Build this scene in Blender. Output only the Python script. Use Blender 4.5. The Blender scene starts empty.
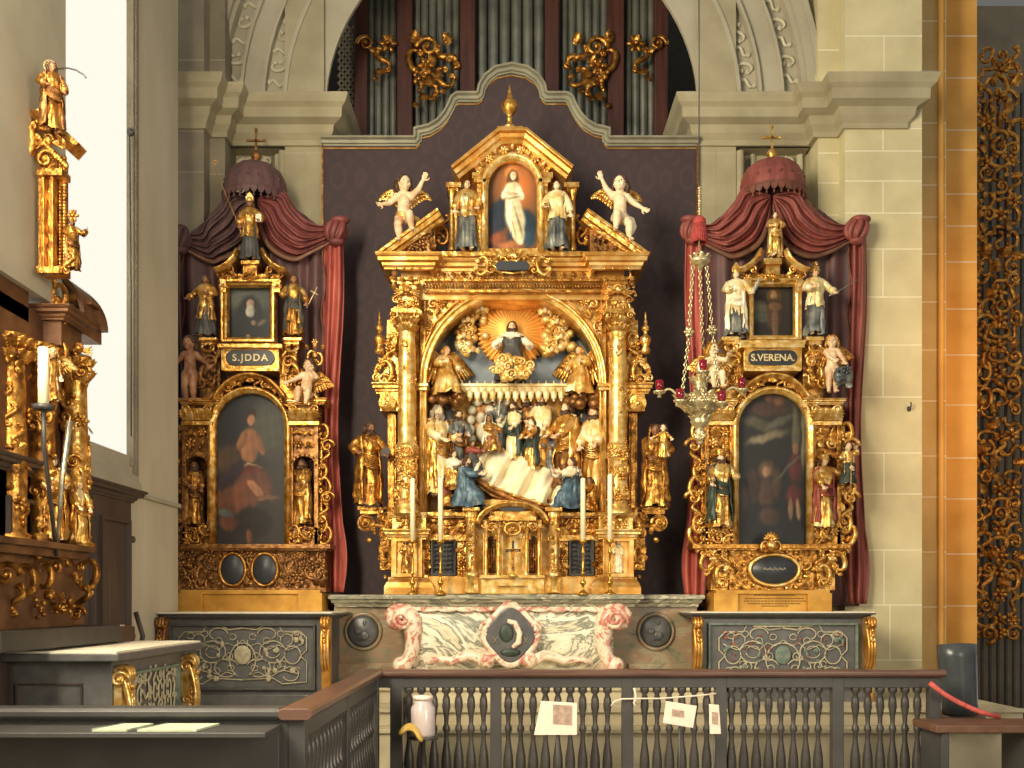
import bpy, bmesh, math, random
from mathutils import Vector, Matrix, Euler
PI = math.pi
HZ, CZ, CXP = 600.0, 1.6, 512.0      # horizon row, eye height, optical axis column (focal length = 1000 px of 1024)
def W(px, py, Y):
    return Vector(((px-CXP)*Y/1000.0, Y, CZ+(HZ-py)*Y/1000.0))
C = bpy.context.scene.collection
MATS = {}

# ------------------------------------------------------------------ materials
def nmat(name):
    m = bpy.data.materials.new(name); m.use_nodes = True
    nt = m.node_tree; b = nt.nodes['Principled BSDF']
    MATS[name] = m
    return m, nt, b
def srgb(c):
    if isinstance(c, str):
        c = c.lstrip('#'); c = tuple(int(c[i:i+2], 16)/255 for i in (0, 2, 4))
    return tuple((x/12.92 if x <= .04045 else ((x+.055)/1.055)**2.4) for x in c) + (1.0,)
def ramp(nt, stops, fac, interp='LINEAR'):
    r = nt.nodes.new('ShaderNodeValToRGB'); e = r.color_ramp.elements; r.color_ramp.interpolation = interp
    e[0].position, e[0].color = stops[0][0], srgb(stops[0][1])
    e[1].position, e[1].color = stops[-1][0], srgb(stops[-1][1])
    for p, c in stops[1:-1]:
        x = e.new(p); x.color = srgb(c)
    nt.links.new(fac, r.inputs[0]); return r.outputs[0]
def noise(nt, scale, detail=4, dist=0, vec=None, rough=.5):
    n = nt.nodes.new('ShaderNodeTexNoise'); n.inputs['Scale'].default_value = scale
    n.inputs['Detail'].default_value = detail; n.inputs['Distortion'].default_value = dist
    n.inputs['Roughness'].default_value = rough
    if vec is None:
        g = nt.nodes.new('ShaderNodeNewGeometry'); vec = g.outputs['Position']
    nt.links.new(vec, n.inputs['Vector']); return n.outputs['Fac']
def scaled_pos(nt, s):
    g = nt.nodes.new('ShaderNodeNewGeometry'); m = nt.nodes.new('ShaderNodeMapping')
    m.inputs['Scale'].default_value = s
    nt.links.new(g.outputs['Position'], m.inputs['Vector']); return m.outputs[0]
def bump(nt, b, h, strength=.3, dist=.01):
    n = nt.nodes.new('ShaderNodeBump'); n.inputs['Strength'].default_value = strength
    n.inputs['Distance'].default_value = dist
    nt.links.new(h, n.inputs['Height']); nt.links.new(n.outputs[0], b.inputs['Normal'])
def simple(name, cols, rough=.6, metal=0, scale=14, bs=.15, bd=.004, bscale=60, spec=.5, dist=0, smap=None):
    m, nt, b = nmat(name)
    b.inputs['Roughness'].default_value = rough; b.inputs['Metallic'].default_value = metal
    b.inputs['Specular IOR Level'].default_value = spec
    if isinstance(cols, (list, tuple)) and len(cols) > 1:
        v = scaled_pos(nt, smap) if smap else None
        f = noise(nt, scale, 5, dist, v)
        n = len(cols)
        nt.links.new(ramp(nt, [(.3+.4*i/(n-1), c) for i, c in enumerate(cols)], f), b.inputs['Base Color'])
    else:
        b.inputs['Base Color'].default_value = srgb(cols if isinstance(cols, str) else cols[0])
    if bs: bump(nt, b, noise(nt, bscale, 3), bs, bd)
    return m
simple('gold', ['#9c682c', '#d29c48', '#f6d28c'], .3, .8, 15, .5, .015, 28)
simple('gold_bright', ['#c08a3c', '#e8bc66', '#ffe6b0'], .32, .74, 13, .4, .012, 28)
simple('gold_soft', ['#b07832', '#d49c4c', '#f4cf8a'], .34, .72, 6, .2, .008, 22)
simple('gold_deep', ['#6a4220', '#b07a34', '#e8b058'], .32, .8, 16, .6, .015, 30)  # darker gold; crevice shade put into the colour of backing boards
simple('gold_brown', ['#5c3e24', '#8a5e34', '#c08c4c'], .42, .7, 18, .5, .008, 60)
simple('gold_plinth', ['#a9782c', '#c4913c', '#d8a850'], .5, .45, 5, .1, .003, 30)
simple('silver', ['#8e8878', '#cfc8b2'], .35, .85, 20, .3, .004, 60)
simple('flesh', ['#c99a70', '#e6c39a', '#f0d6b0'], .45, 0, 8, 0)
simple('flesh_dark', ['#6b4630', '#916444', '#b08058'], .5, 0, 8, .1)
simple('flesh_pale', ['#dcbc90', '#f4e0bc'], .4, 0, 8, 0)
simple('hair_brown', ['#2e1c12', '#5a3b22'], .5, 0, 60, .4, .004, 200)
simple('hair_grey', ['#6a5f50', '#b5a88e'], .5, 0, 60, .4, .004, 200)
simple('hair_gold', ['#8a5a1e', '#dca544'], .4, .5, 60, .4, .004, 200)
simple('eye_dark', ['#1c1410'], .3, bs=0)
simple('cloth_blue', ['#26343f', '#3e5665', '#647e8a'], .45, 0, 10, .2)
simple('cloth_slate', ['#3a3c40', '#6a6c68', '#9a9886'], .4, .2, 10, .2)
simple('cloth_white', ['#cfc09a', '#efe3c2', '#fbf4de'], .5, 0, 8, .2)
simple('cloth_black', ['#42403e', '#54524e'], .5, 0, 10, .2)
simple('cloth_green', ['#26302a', '#3f4e40'], .5, 0, 10, .2)
simple('cloth_red', ['#6e2a20', '#a8503c'], .5, 0, 10, .2)
simple('cloth_cream_gold', ['#d4ab5c', '#f2dca0', '#fff4d6'], .42, .25, 7, .25)
simple('cloud_gold', ['#c08a38', '#ecc370', '#fbe6ae'], .4, .55, 7, .2)
simple('panel_blue', ['#6a7278', '#7e8a92', '#94a2ac'], .55, 0, 5, .1)
simple('dark_recess', ['#3a2e24', '#4a3a2a'], .6, 0, 8, .1)
simple('black_wood', ['#2f2d2b', '#3b3937'], .45, 0, 10, .1)
simple('black_marble', ['#504f4e', '#5a5957', '#646260'], .35, 0, 12, 0)
simple('brown_wood', ['#3b2a22', '#553a2a'], .4, 0, 5, .1, smap=(6, 6, .6))
simple('rail_wood', ['#393532', '#443f3b'], .38, 0, 5, .1, smap=(.6, 6, 6))
simple('rail_top', ['#503a31', '#6a4e42'], .3, 0, 5, .05, smap=(.6, 6, 6))
simple('rail_dark', ['#3c3a38', '#454341'], .42, 0, 5, .1)
simple('panel_dark_wood', ['#352c28', '#453a34', '#52453e'], .5, 0, 6, .15, smap=(5, 5, .25))
simple('organ_wood', ['#3e2420', '#5c342a'], .5, 0, 5, .1, smap=(5, 5, .4))
simple('pipe_metal', ['#7c8078', '#a4a698'], .38, .65, 4, 0)
simple('moulding_grey', ['#7d7a68', '#99947c'], .45, .1, 5, .05)
simple('white_cloth', ['#d8ccb0', '#efe6ce'], .8, 0, 3, .1)
simple('candle_wax', ['#f0e2b4', '#fbf2d2'], .4, 0, 3, 0)
simple('brass', ['#a07428', '#e0b458'], .3, .9, 20, .2)
simple('chandelier_metal', ['#9c8a66', '#e8d8a8'], .34, .75, 30, .3)
simple('iron', ['#454443', '#54524f'], .5, .4, 20, .1)
simple('rope_red', ['#c0483e', '#e07068'], .7, 0, 30, .3)
simple('tassel_red', ['#7c2a28', '#a43c36'], .8, 0, 40, .4)
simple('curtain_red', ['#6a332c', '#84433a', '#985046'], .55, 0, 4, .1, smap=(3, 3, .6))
simple('curtain_dark', ['#4c3838', '#5c403f', '#6c4846'], .6, 0, 4, .1, smap=(3, 3, .6))  # dusky copy of the curtain red; left canopy's shade put into the colour
simple('curtain_trim', ['#5c3428', '#7a4a36'], .6, .1, 10, .2)
simple('curtain_edge', ['#5c3c2c', '#7c553c'], .55, .2, 10, .2)
simple('pale_step', ['#a89c80', '#c8bc9c'], .6, 0, 3, .1)
simple('stone_plaster', ['#b4ab92', '#c4bba2', '#d0c7ae'], .85, 0, 1.6, .12, .01, 18, smap=(1, 1, .35))
simple('stone_shade', ['#7c7260', '#8a806c', '#968c76'], .85, 0, 2.5, .12, .01, 18)  # darker stone copy; dimness of the left side put into the colour
simple('stone', ['#978d71', '#a49a7d', '#b0a688'], .85, 0, 2.5, .12, .01, 18)
simple('stone_pale', ['#a69e88', '#b6ae98'], .85, 0, 2.5, .12, .01, 18)
simple('stone_block', ['#bfb38c', '#ccc198', '#d8cda4'], .88, 0, 2.0, .2, .008, 40)
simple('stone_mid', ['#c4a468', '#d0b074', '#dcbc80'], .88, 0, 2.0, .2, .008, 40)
simple('gilt_wood', ['#4e3322', '#6b4830', '#85603c'], .45, .3, 5, .2, .004, 30)
simple('stone_warm_lit', ['#d89c48', '#e6aa54', '#f0b860'], .88, 0, 2.0, .2, .008, 40)  # orange cast of warm light put into the stone colour
simple('mortar', ['#e6dfc6', '#f2ecd4'], .9, 0, 6, 0)
simple('paper_green', ['#a4ac90', '#c0c6aa'], .7, 0, 8, 0)
simple('paper', ['#d8c4b0', '#e8d8c8'], .8, 0, 20, 0)
simple('paper_pink', ['#8c7466', '#b49c8a'], .8, 0, 25, 0)
simple('chair_black', ['#3a3d3e', '#44484a'], .28, 0, 10, 0)
simple('seat_brown', ['#5a3a2a', '#70503c'], .5, 0, 10, .1)
simple('yellow_cloth', ['#c8a04c', '#dcb860'], .7, 0, 10, 0)
simple('inlay_pale', ['#8a8068', '#b0a486'], .5, 0, 20, 0)
simple('inlay_bright', ['#a69a7e', '#cdc4a4'], .5, 0, 20, 0)
simple('inlay_green', ['#56645a', '#7c8a78'], .5, 0, 20, 0)
simple('inlay_red', ['#8c4a3c', '#a86a58'], .5, 0, 20, 0)
simple('floor_stone', ['#7c7464', '#948c78'], .5, 0, 3, .1)
simple('plaque_black', ['#282b30', '#31343a'], .4, 0, 10, 0)
simple('text_gold', ['#c9b07c', '#ead8a4'], .45, .2, 20, 0)
simple('ink', ['#6a4c1c'], .7, bs=0)
simple('relief_cream', ['#bdb59a', '#d6ceb2'], .8, 0, 6, .1)
simple('quilt_cream', ['#ecdcb0', '#fbf2d4'], .5, .08, 5, .1)
simple('sun_gold', ['#e09a40', '#f0b45c'], .4, .5, 3, .1)
simple('pillow', ['#b8ae90', '#e0d8bc'], .6, 0, 12, .2)
m, nt, b = nmat('red_glass'); b.inputs['Base Color'].default_value = srgb('#a01830')
b.inputs['Transmission Weight'].default_value = .6; b.inputs['Roughness'].default_value = .1
m, nt, b = nmat('clear_glass'); b.inputs['Base Color'].default_value = srgb('#e4d4d0')
b.inputs['Transmission Weight'].default_value = .35; b.inputs['Roughness'].default_value = .15
# marble of the high altar front: veined cream, sage and red
def marble(name, stops, sc, dist, smap=(1, 1, 1.6)):
    m, nt, b = nmat(name); b.inputs['Roughness'].default_value = .3
    v = scaled_pos(nt, smap)
    f = noise(nt, sc, 7, dist, v, .6)
    nt.links.new(ramp(nt, stops, f), b.inputs['Base Color'])
marble('marble_green', [(.3, '#505848'), (.38, '#8c907a'), (.42, '#f2ead2'), (.46, '#70786a'), (.49, '#e6dcc0'), (.54, '#f8f0d8'), (.58, '#6a7060'), (.62, '#e8dcbc'), (.7, '#7c7c64')], 1.05, 2.6, (1, 1, 1.5))
marble('marble_pink', [(.3, '#a84c40'), (.4, '#d8a48e'), (.46, '#f2e2c8'), (.53, '#e8d0b4'), (.6, '#b85c4c'), (.7, '#f0dcc2')], 5, 1.2, (1, 1, 1))
marble('marble_slab', [(.3, '#4f5446'), (.42, '#a59e84'), (.5, '#64675a'), (.58, '#cfc6a8'), (.7, '#50524a')], 2.6, 2.2, (1, 1, 5))
marble('marble_shade', [(.3, '#5c5a48'), (.42, '#8d8468'), (.5, '#9a7a5e'), (.58, '#a49a7c'), (.7, '#6c6450')], 2.0, 1.6)
# damask backdrop
m, nt, b = nmat('damask'); b.inputs['Roughness'].default_value = .75
v = scaled_pos(nt, (1, 1, .62))
w1 = nt.nodes.new('ShaderNodeTexVoronoi'); w1.inputs['Scale'].default_value = 4.2; w1.inputs['Randomness'].default_value = .15
nt.links.new(v, w1.inputs['Vector'])
f2 = noise(nt, 22, 3, 1.5, v)
mx = nt.nodes.new('ShaderNodeMath'); mx.operation = 'MULTIPLY'
sn = nt.nodes.new('ShaderNodeMath'); sn.operation = 'SINE'
ml = nt.nodes.new('ShaderNodeMath'); ml.operation = 'MULTIPLY'; ml.inputs[1].default_value = 26
nt.links.new(w1.outputs['Distance'], ml.inputs[0]); nt.links.new(ml.outputs[0], sn.inputs[0])
nt.links.new(sn.outputs[0], mx.inputs[0]); nt.links.new(f2, mx.inputs[1])
nt.links.new(ramp(nt, [(.0, '#3d3032'), (.6, '#473537'), (1, '#573f41')], mx.outputs[0]), b.inputs['Base Color'])
# window pane: bright sky behind leaded glass
m, nt, b = nmat('window_sky')
em = nt.nodes.new('ShaderNodeEmission'); em.inputs['Color'].default_value = srgb('#fffaea'); em.inputs['Strength'].default_value = 1.9
nt.links.new(em.outputs[0], nt.nodes['Material Output'].inputs['Surface'])
m, nt, b = nmat('painting')
at = nt.nodes.new('ShaderNodeAttribute'); at.attribute_name = 'Col'
nt.links.new(at.outputs['Color'], b.inputs['Base Color']); b.inputs['Roughness'].default_value = .45
b.inputs['Specular IOR Level'].default_value = .3

# ------------------------------------------------------------------ mesh builder
class MB:
    def __init__(s, M=None):
        s.v = []; s.f = []; s.sm = []; s.mi = []; s.M = M; s.mat = 0
    def add(s, vs, fs, smooth=True):
        o = len(s.v)
        s.v += [(s.M @ Vector(p)) if s.M else Vector(p) for p in vs]
        s.f += [tuple(i+o for i in f) for f in fs]
        s.sm += [smooth]*len(fs); s.mi += [s.mat]*len(fs)
        return s
    def box(s, x0, x1, y0, y1, z0, z1):
        vs = [(x, y, z) for z in (z0, z1) for y in (y0, y1) for x in (x0, x1)]
        return s.add(vs, [(0, 2, 3, 1), (4, 5, 7, 6), (0, 1, 5, 4), (2, 6, 7, 3), (0, 4, 6, 2), (1, 3, 7, 5)], False)
    def pbox(s, px0, px1, py0, py1, Y, Y2):           # front face spans the given outline at distance Y, back at Y2
        a = W(px0, py1, Y); b_ = W(px1, py0, Y)
        return s.box(a.x, b_.x, Y, Y2, a.z, b_.z)
    def prism(s, pts, y0, y1):                        # pts: (x,z) outline
        n = len(pts)
        vs = [(x, y0, z) for x, z in pts] + [(x, y1, z) for x, z in pts]
        fs = [tuple(range(n)), tuple(range(2*n-1, n-1, -1))] + [(i, (i+1) % n, n+(i+1) % n, n+i) for i in range(n)]
        return s.add(vs, fs, False)
    def pprism(s, pts, Y, Y2):
        return s.prism([(W(a, b_, Y).x, W(a, b_, Y).z) for a, b_ in pts], Y, Y2)
    def lathe(s, prof, c=(0, 0, 0), seg=20, axis='z', a0=0, a1=2*PI, flute=0, fl=0.0, smooth=True):
        c = Vector(c); n = len(prof); full = abs(a1-a0-2*PI) < 1e-6; k = seg if full else seg+1
        vs = []; fs = []
        for j in range(k):
            a = a0+(a1-a0)*j/seg
            for r, z in prof:
                rr = r*(1-fl*abs(math.sin(a*flute/2))) if flute else r
                p = (rr*math.cos(a), rr*math.sin(a), z)
                if axis == 'y': p = (p[0], z, p[1])
                elif axis == 'x': p = (z, p[0], p[1])
                vs.append(c+Vector(p))
        for j in range(seg):
            j2 = (j+1) % k
            for i in range(n-1):
                fs.append((j*n+i, j2*n+i, j2*n+i+1, j*n+i+1))
        s.add(vs, fs, smooth)
        return s
    def ell(s, c, r, R=None, seg=10, ring=7):
        c = Vector(c); r = (r, r, r) if isinstance(r, (int, float)) else r
        vs = []; fs = []
        for i in range(ring+1):
            t = PI*i/ring
            for j in range(seg):
                a = 2*PI*j/seg
                p = Vector((r[0]*math.sin(t)*math.cos(a), r[1]*math.sin(t)*math.sin(a), r[2]*math.cos(t)))
                if R is not None: p = R @ p
                vs.append(c+p)
        for i in range(ring):
            for j in range(seg):
                fs.append((i*seg+j, (i+1)*seg+j, (i+1)*seg+(j+1) % seg, i*seg+(j+1) % seg))
        return s.add(vs, fs)
    def tube(s, path, rad, seg=8, closed=False, flat=1.0, up=None, cap=True):
        P = [Vector(p) for p in path]; n = len(P)
        if not hasattr(rad, '__len__'): rad = [rad]*n
        T = []
        for i in range(n):
            a = P[(i-1) % n] if (closed or i > 0) else P[0]; b_ = P[(i+1) % n] if (closed or i < n-1) else P[-1]
            t = b_-a
            T.append(t.normalized() if t.length > 1e-9 else Vector((0, 0, 1)))
        u = Vector(up) if up else (Vector((0, 1, 0)) if abs(T[0].y) < .9 else Vector((1, 0, 0)))
        vs = []; fs = []
        for i in range(n):
            u = (Vector(up) if up else u); u = u-T[i]*u.dot(T[i])
            u = u.normalized() if u.length > 1e-6 else T[i].orthogonal().normalized()
            w = T[i].cross(u)
            for j in range(seg):
                a = 2*PI*j/seg
                vs.append(P[i]+(u*math.cos(a)*flat+w*math.sin(a))*rad[i])
        for i in range(n if closed else n-1):
            i2 = (i+1) % n
            for j in range(seg):
                fs.append((i*seg+j, i*seg+(j+1) % seg, i2*seg+(j+1) % seg, i2*seg+j))
        if cap and not closed:
            fs.append(tuple(range(seg-1, -1, -1))); fs.append(tuple((n-1)*seg+j for j in range(seg)))
        return s.add(vs, fs)
    def cap(s, a, b_, ra, rb, seg=10):                # tapered limb with round ends
        a = Vector(a); b_ = Vector(b_); d = (b_-a); L = max(d.length, 1e-6); d = d/L
        pts = []; rr = []
        for k in (-1, -.8, -.45): pts.append(a+d*ra*k); rr.append(ra*math.sqrt(max(1-k*k, .002)))
        for k in range(5): pts.append(a+d*L*k/4); rr.append(ra+(rb-ra)*k/4)
        for k in (.45, .8, 1): pts.append(b_+d*rb*k); rr.append(rb*math.sqrt(max(1-k*k, .002)))
        return s.tube(pts, rr, seg)
    def sweep(s, path, prof, B, closed=False, smooth=False):
        P = [Vector(p) for p in path]; B = Vector(B).normalized(); n = len(P); k = len(prof)
        vs = []; fs = []
        for i in range(n):
            tp = (P[i]-P[i-1]).normalized() if (i > 0 or closed) else None
            tn = (P[(i+1) % n]-P[i]).normalized() if (i < n-1 or closed) else None
            if tp is None: tp = tn
            if tn is None: tn = tp
            n1 = tp.cross(B); n2 = tn.cross(B); m = (n1+n2)
            m = m.normalized() if m.length > 1e-6 else n1
            sc = 1/max(m.dot(n1), .35)
            for a, b_ in prof: vs.append(P[i]+m*a*sc+B*b_)
        for i in range(n if closed else n-1):
            i2 = (i+1) % n
            for j in range(k):
                fs.append((i*k+j, i*k+(j+1) % k, i2*k+(j+1) % k, i2*k+j))
        if not closed:
            fs.append(tuple(range(k))); fs.append(tuple((n-1)*k+j for j in range(k-1, -1, -1)))
        return s.add(vs, fs, smooth)
    def cornice(s, path, z, prof):                    # plan path left to right; prof (out, up)
        return s.sweep([(x, y, z) for x, y in path], prof, (0, 0, 1))
    def fsweep(s, pts, Y, prof, closed=False, smooth=True):  # outline in the picture plane at distance Y; prof (inward metres, towards viewer metres)
        return s.sweep([W(a, b_, Y) for a, b_ in pts], prof, (0, -1, 0), closed, smooth)
    def grid(s, fn, nu, nv, smooth=True):
        vs = [fn(i/nu, j/nv) for j in range(nv+1) for i in range(nu+1)]
        fs = [(j*(nu+1)+i, j*(nu+1)+i+1, (j+1)*(nu+1)+i+1, (j+1)*(nu+1)+i) for j in range(nv) for i in range(nu)]
        return s.add(vs, fs, smooth)
    def build(s, name, mat, parent=None, bevel=0, solid=0, mods=None, recalc=True):
        me = bpy.data.meshes.new(name)
        off = world_loc(parent) if parent is not None else Vector((0, 0, 0))
        R = world_rot(parent).inverted() if parent is not None else None
        me.from_pydata([(R @ (p-off)) if R else p for p in s.v], [], s.f)
        me.polygons.foreach_set('use_smooth', s.sm)
        mats = mat if isinstance(mat, (list, tuple)) else [mat]
        for q in mats: me.materials.append(MATS[q] if isinstance(q, str) else q)
        if len(mats) > 1: me.polygons.foreach_set('material_index', s.mi)
        if recalc:
            bm = bmesh.new(); bm.from_mesh(me); bmesh.ops.remove_doubles(bm, verts=bm.verts, dist=2e-5); bmesh.ops.recalc_face_normals(bm, faces=bm.faces); bm.to_mesh(me); bm.free()
        me.update()
        o = bpy.data.objects.new(name, me); C.objects.link(o)
        if parent is not None: o.parent = parent
        if bevel:
            q = o.modifiers.new('bevel', 'BEVEL'); q.width = bevel; q.segments = 2; q.limit_method = 'ANGLE'; q.angle_limit = .7
            q.harden_normals = False
        if solid:
            q = o.modifiers.new('thickness', 'SOLIDIFY'); q.thickness = solid; q.offset = 0
        return o
def world_loc(o):
    p = Vector(o.location); q = o.parent
    while q is not None:
        p = q.rotation_euler.to_matrix() @ p + Vector(q.location); q = q.parent
    return p
def world_rot(o):
    R = o.rotation_euler.to_matrix(); q = o.parent
    while q is not None:
        R = q.rotation_euler.to_matrix() @ R; q = q.parent
    return R
def tag(o, label, cat, group=None, kind=None):
    if label: o['label'] = label
    if cat: o['category'] = cat
    if group: o['group'] = group
    if kind: o['kind'] = kind
    return o
def thing(name, label, cat, loc=(0, 0, 0), group=None, rot=0):
    o = bpy.data.objects.new(name, None); C.objects.link(o); o.location = loc; o.rotation_euler.z = rot
    o.empty_display_size = .05
    return tag(o, label, cat, group)
def struct(name, mb, mat, bevel=0):
    o = mb.build(name, mat, None, bevel); o['kind'] = 'structure'; return o
def copy_tree(o, parent=None):
    c = o.copy(); C.objects.link(c)
    if parent is not None: c.parent = parent
    for ch in list(o.children): copy_tree(ch, c)
    return c

# ------------------------------------------------------------------ ornament vocabulary (local frame: x right, z up, y towards the back)
def frame(px, py, Y, s=1.0, rot=0, flip=False):       # s: metres per unit
    p = W(px, py, Y)
    return Matrix.Translation(p) @ Matrix.Rotation(rot, 4, 'Y') @ Matrix.Diagonal((-s if flip else s, s, s, 1))
def spiral_pts(turns=1.4, r0=1.0, r1=.15, a0=0, d=1, n=22, cx=0, cz=0, lift=.0):
    out = []
    for i in range(n+1):
        t = i/n; a = a0+d*turns*2*PI*t; r = r0+(r1-r0)*t**.8
        out.append((cx+r*math.cos(a), -lift*t, cz+r*math.sin(a)))
    return out
def volute(mb, M, turns=1.3, th=.27, d=1, a0=0, seg=6):
    mb.M = M; p = spiral_pts(turns, 1, .2, a0, d, 18, lift=.25)
    mb.tube(p, [th*(1-.5*i/len(p)) for i in range(len(p))], seg); mb.ell((0, -.28, 0), .26, seg=8, ring=5); mb.M = None
def c_scroll(mb, M, th=.22):
    mb.M = M
    pts = []
    for i in range(26):
        t = i/25; a = -PI*.75+t*PI*1.5
        pts.append((math.cos(a)*.62-.1, 0, math.sin(a)*1.0))
    A = spiral_pts(1.1, .34, .08, PI*.4, -1, 12, pts[0][0]-.0, pts[0][2]+.0)
    mb.tube(pts, [th*(.7+.6*math.sin(PI*i/25)) for i in range(26)], 6)
    for sgn in (-1, 1):
        c = Vector((pts[0][0]-.08, 0, sgn*(abs(pts[0][2])-.27)))
        q = spiral_pts(1.2, .3, .08, sgn*PI/2, sgn, 12, c.x, c.z, .12)
        mb.tube(q, [th*.8*(1-.4*i/12) for i in range(13)], 5); mb.ell((c.x, -.12, c.z), .12, seg=6, ring=4)
    mb.M = None
def s_scroll(mb, M, th=.21):
    mb.M = M
    pts = [(.5*math.sin(t*2*PI), 0, 1-2*t) for t in [i/20 for i in range(21)]]
    mb.tube(pts, [th*(.6+.7*math.sin(PI*i/20)) for i in range(21)], 6)
    for sgn in (-1, 1):
        q = spiral_pts(1.2, .32, .08, PI if sgn > 0 else 0, -1, 12, sgn*.3, sgn*.95, .12)
        mb.tube(q, [th*.9*(1-.4*i/12) for i in range(13)], 5); mb.ell((sgn*.3, -.12, sgn*.95), .13, seg=6, ring=4)
    mb.M = None
def leaf(mb, M, curl=.5, lobes=4, wd=.42):            # acanthus leaf pointing +z
    mb.M = M
    def fn(u, v):
        e = abs(u*2-1); wv = wd*math.sin(PI*min(1, v*.93+.07))**.6*(1+.28*math.cos(v*lobes*2*PI))
        return ((u*2-1)*wv, -(.28*(1-e**1.5)*math.sin(PI*v)+curl*v*v)+.1*math.cos(e*6*PI)*.3, v-(.35*curl*v**3))
    mb.grid(fn, 8, 12)
    mb.M = None
def rosette(mb, M, n=6):
    mb.M = M
    for k in range(n):
        a = 2*PI*k/n; R = Matrix.Rotation(-a, 3, 'Y')
        mb.ell((math.cos(a)*.55, -.1, math.sin(a)*.55), (.42, .2, .24), R, 7, 5)
    mb.ell((0, -.25, 0), .26, seg=8, ring=5); mb.M = None
def shell(mb, M, n=7):
    mb.M = M
    for k in range(n):
        a = PI*(k+.5)/n
        mb.tube([(0, 0, 0), (math.cos(a)*.5, -.22, math.sin(a)*.5), (math.cos(a), -.1, math.sin(a))], [.06, .13, .17], 6)
    mb.ell((0, -.12, 0), .2, seg=8, ring=5); mb.M = None
def cherub(mb, M):                                    # small winged head in relief
    mb.M = M
    mb.ell((0, -.25, .05), (.36, .36, .42)); mb.ell((0, -.58, .0), (.07, .08, .07), seg=6, ring=4)
    for sx in (-1, 1):
        mb.ell((sx*.17, -.5, -.06), (.13, .1, .11), seg=6, ring=4)
        for k in range(4):
            a = -.5+k*.32
            mb.cap((sx*.3, -.12, -.12), (sx*(.3+.85*math.cos(a)), -.08, -.12+.85*math.sin(a)), .13, .07, 6)
    for k in range(9):
        a = PI*k/8
        mb.ell((math.cos(a)*.32, -.2-.1*math.sin(a), .14+math.sin(a)*.34), .14, seg=6, ring=4)
    mb.M = None
def fruit(mb, M, rng, n=7):
    mb.M = M
    for k in range(n):
        mb.ell((rng.uniform(-.45, .45), -rng.uniform(.1, .4), 1-2*k/n), rng.uniform(.2, .32), seg=7, ring=5)
    mb.M = None
def motif(mb, kind, px, py, Y, s, rot=0, flip=False, rng=random):
    M = frame(px, py, Y, s*Y/1000, rot, flip)
    if kind == 'v': volute(mb, M)
    elif kind == 'c': c_scroll(mb, M)
    elif kind == 's': s_scroll(mb, M)
    elif kind == 'l': leaf(mb, M)
    elif kind == 'r': rosette(mb, M)
    elif kind == 'h': shell(mb, M)
    elif kind == 'k': cherub(mb, M)
    elif kind == 'f': fruit(mb, M, rng)
    elif kind == 'b': mb.M = M; mb.ell((0, -.1, 0), 1, seg=8, ring=6); mb.M = None
def carve(mb, x0, x1, y0, y1, Y, cell=7, seed=1, kinds='cslrvl', mirror=None, size=.72, keep=None):
    """fills an outline region (picture-plane units at distance Y) with interlaced scrolls and leaves"""
    rng = random.Random(seed)
    nx = max(1, round((x1-x0)/cell)); ny = max(1, round((y1-y0)/cell))
    for i in range(nx):
        for j in range(ny):
            cx = x0+(i+.5)*(x1-x0)/nx+rng.uniform(-.12, .12)*cell; cy = y0+(j+.5)*(y1-y0)/ny+rng.uniform(-.12, .12)*cell
            k = rng.choice(kinds); rot = rng.choice([0, .6, -.6, PI, PI/2, -PI/2, 2.3, -2.3]) if k not in 'khf' else 0
            fl = rng.random() < .5; s = cell*size*rng.uniform(.8, 1.12)
            if keep and not keep(cx, cy): continue
            if k == 'l': cy2 = cy+s*.4*math.cos(rot)
            else: cy2 = cy
            motif(mb, k, cx, cy2, Y, s*(1.5 if k == 'l' else 1), rot, fl, rng)
            if mirror is not None:
                motif(mb, k, 2*mirror-cx, cy2, Y, s*(1.5 if k == 'l' else 1), -rot, not fl, rng)
def beads(mb, pts, Y, r, gap):
    acc = 0; prev = None
    for a, b_ in pts:
        if prev is not None:
            L = math.hypot(a-prev[0], b_-prev[1]); t = acc
            while t < L:
                q = W(prev[0]+(a-prev[0])*t/L, prev[1]+(b_-prev[1])*t/L, Y); mb.ell(q, r*Y/1000, seg=7, ring=5); t += gap
            acc = t-L
        prev = (a, b_)
def arch_pts(cx, cy, r, a0=180, a1=0, n=24, rx=None):
    rx = rx or r
    return [(cx+rx*math.cos(math.radians(a0+(a1-a0)*i/n)), cy-r*math.sin(math.radians(a0+(a1-a0)*i/n))) for i in range(n+1)]
FRAME = [(0, 0), (0, .035), (.008, .05), (.022, .05), (.028, .035), (.04, .03), (.05, .012), (.05, 0)]
def fprof(w, d):                                      # frame section of width w and depth d metres
    return [(a*w/.05, b_*d/.05) for a, b_ in FRAME]
def corn(h, out, steps=None):                         # classical cornice section, height h, projection out, closed at the wall (out=-.02)
    s = steps or [(0, 0), (.12, 0), (.12, .12), (.3, .25), (.36, .42), (.72, .5), (.74, .72), (.9, .8), (1.0, .93), (1.0, 1.0)]
    return [(-.03, 0)]+[(a*out, b_*h) for a, b_ in s]+[(-.03, h)]
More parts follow.
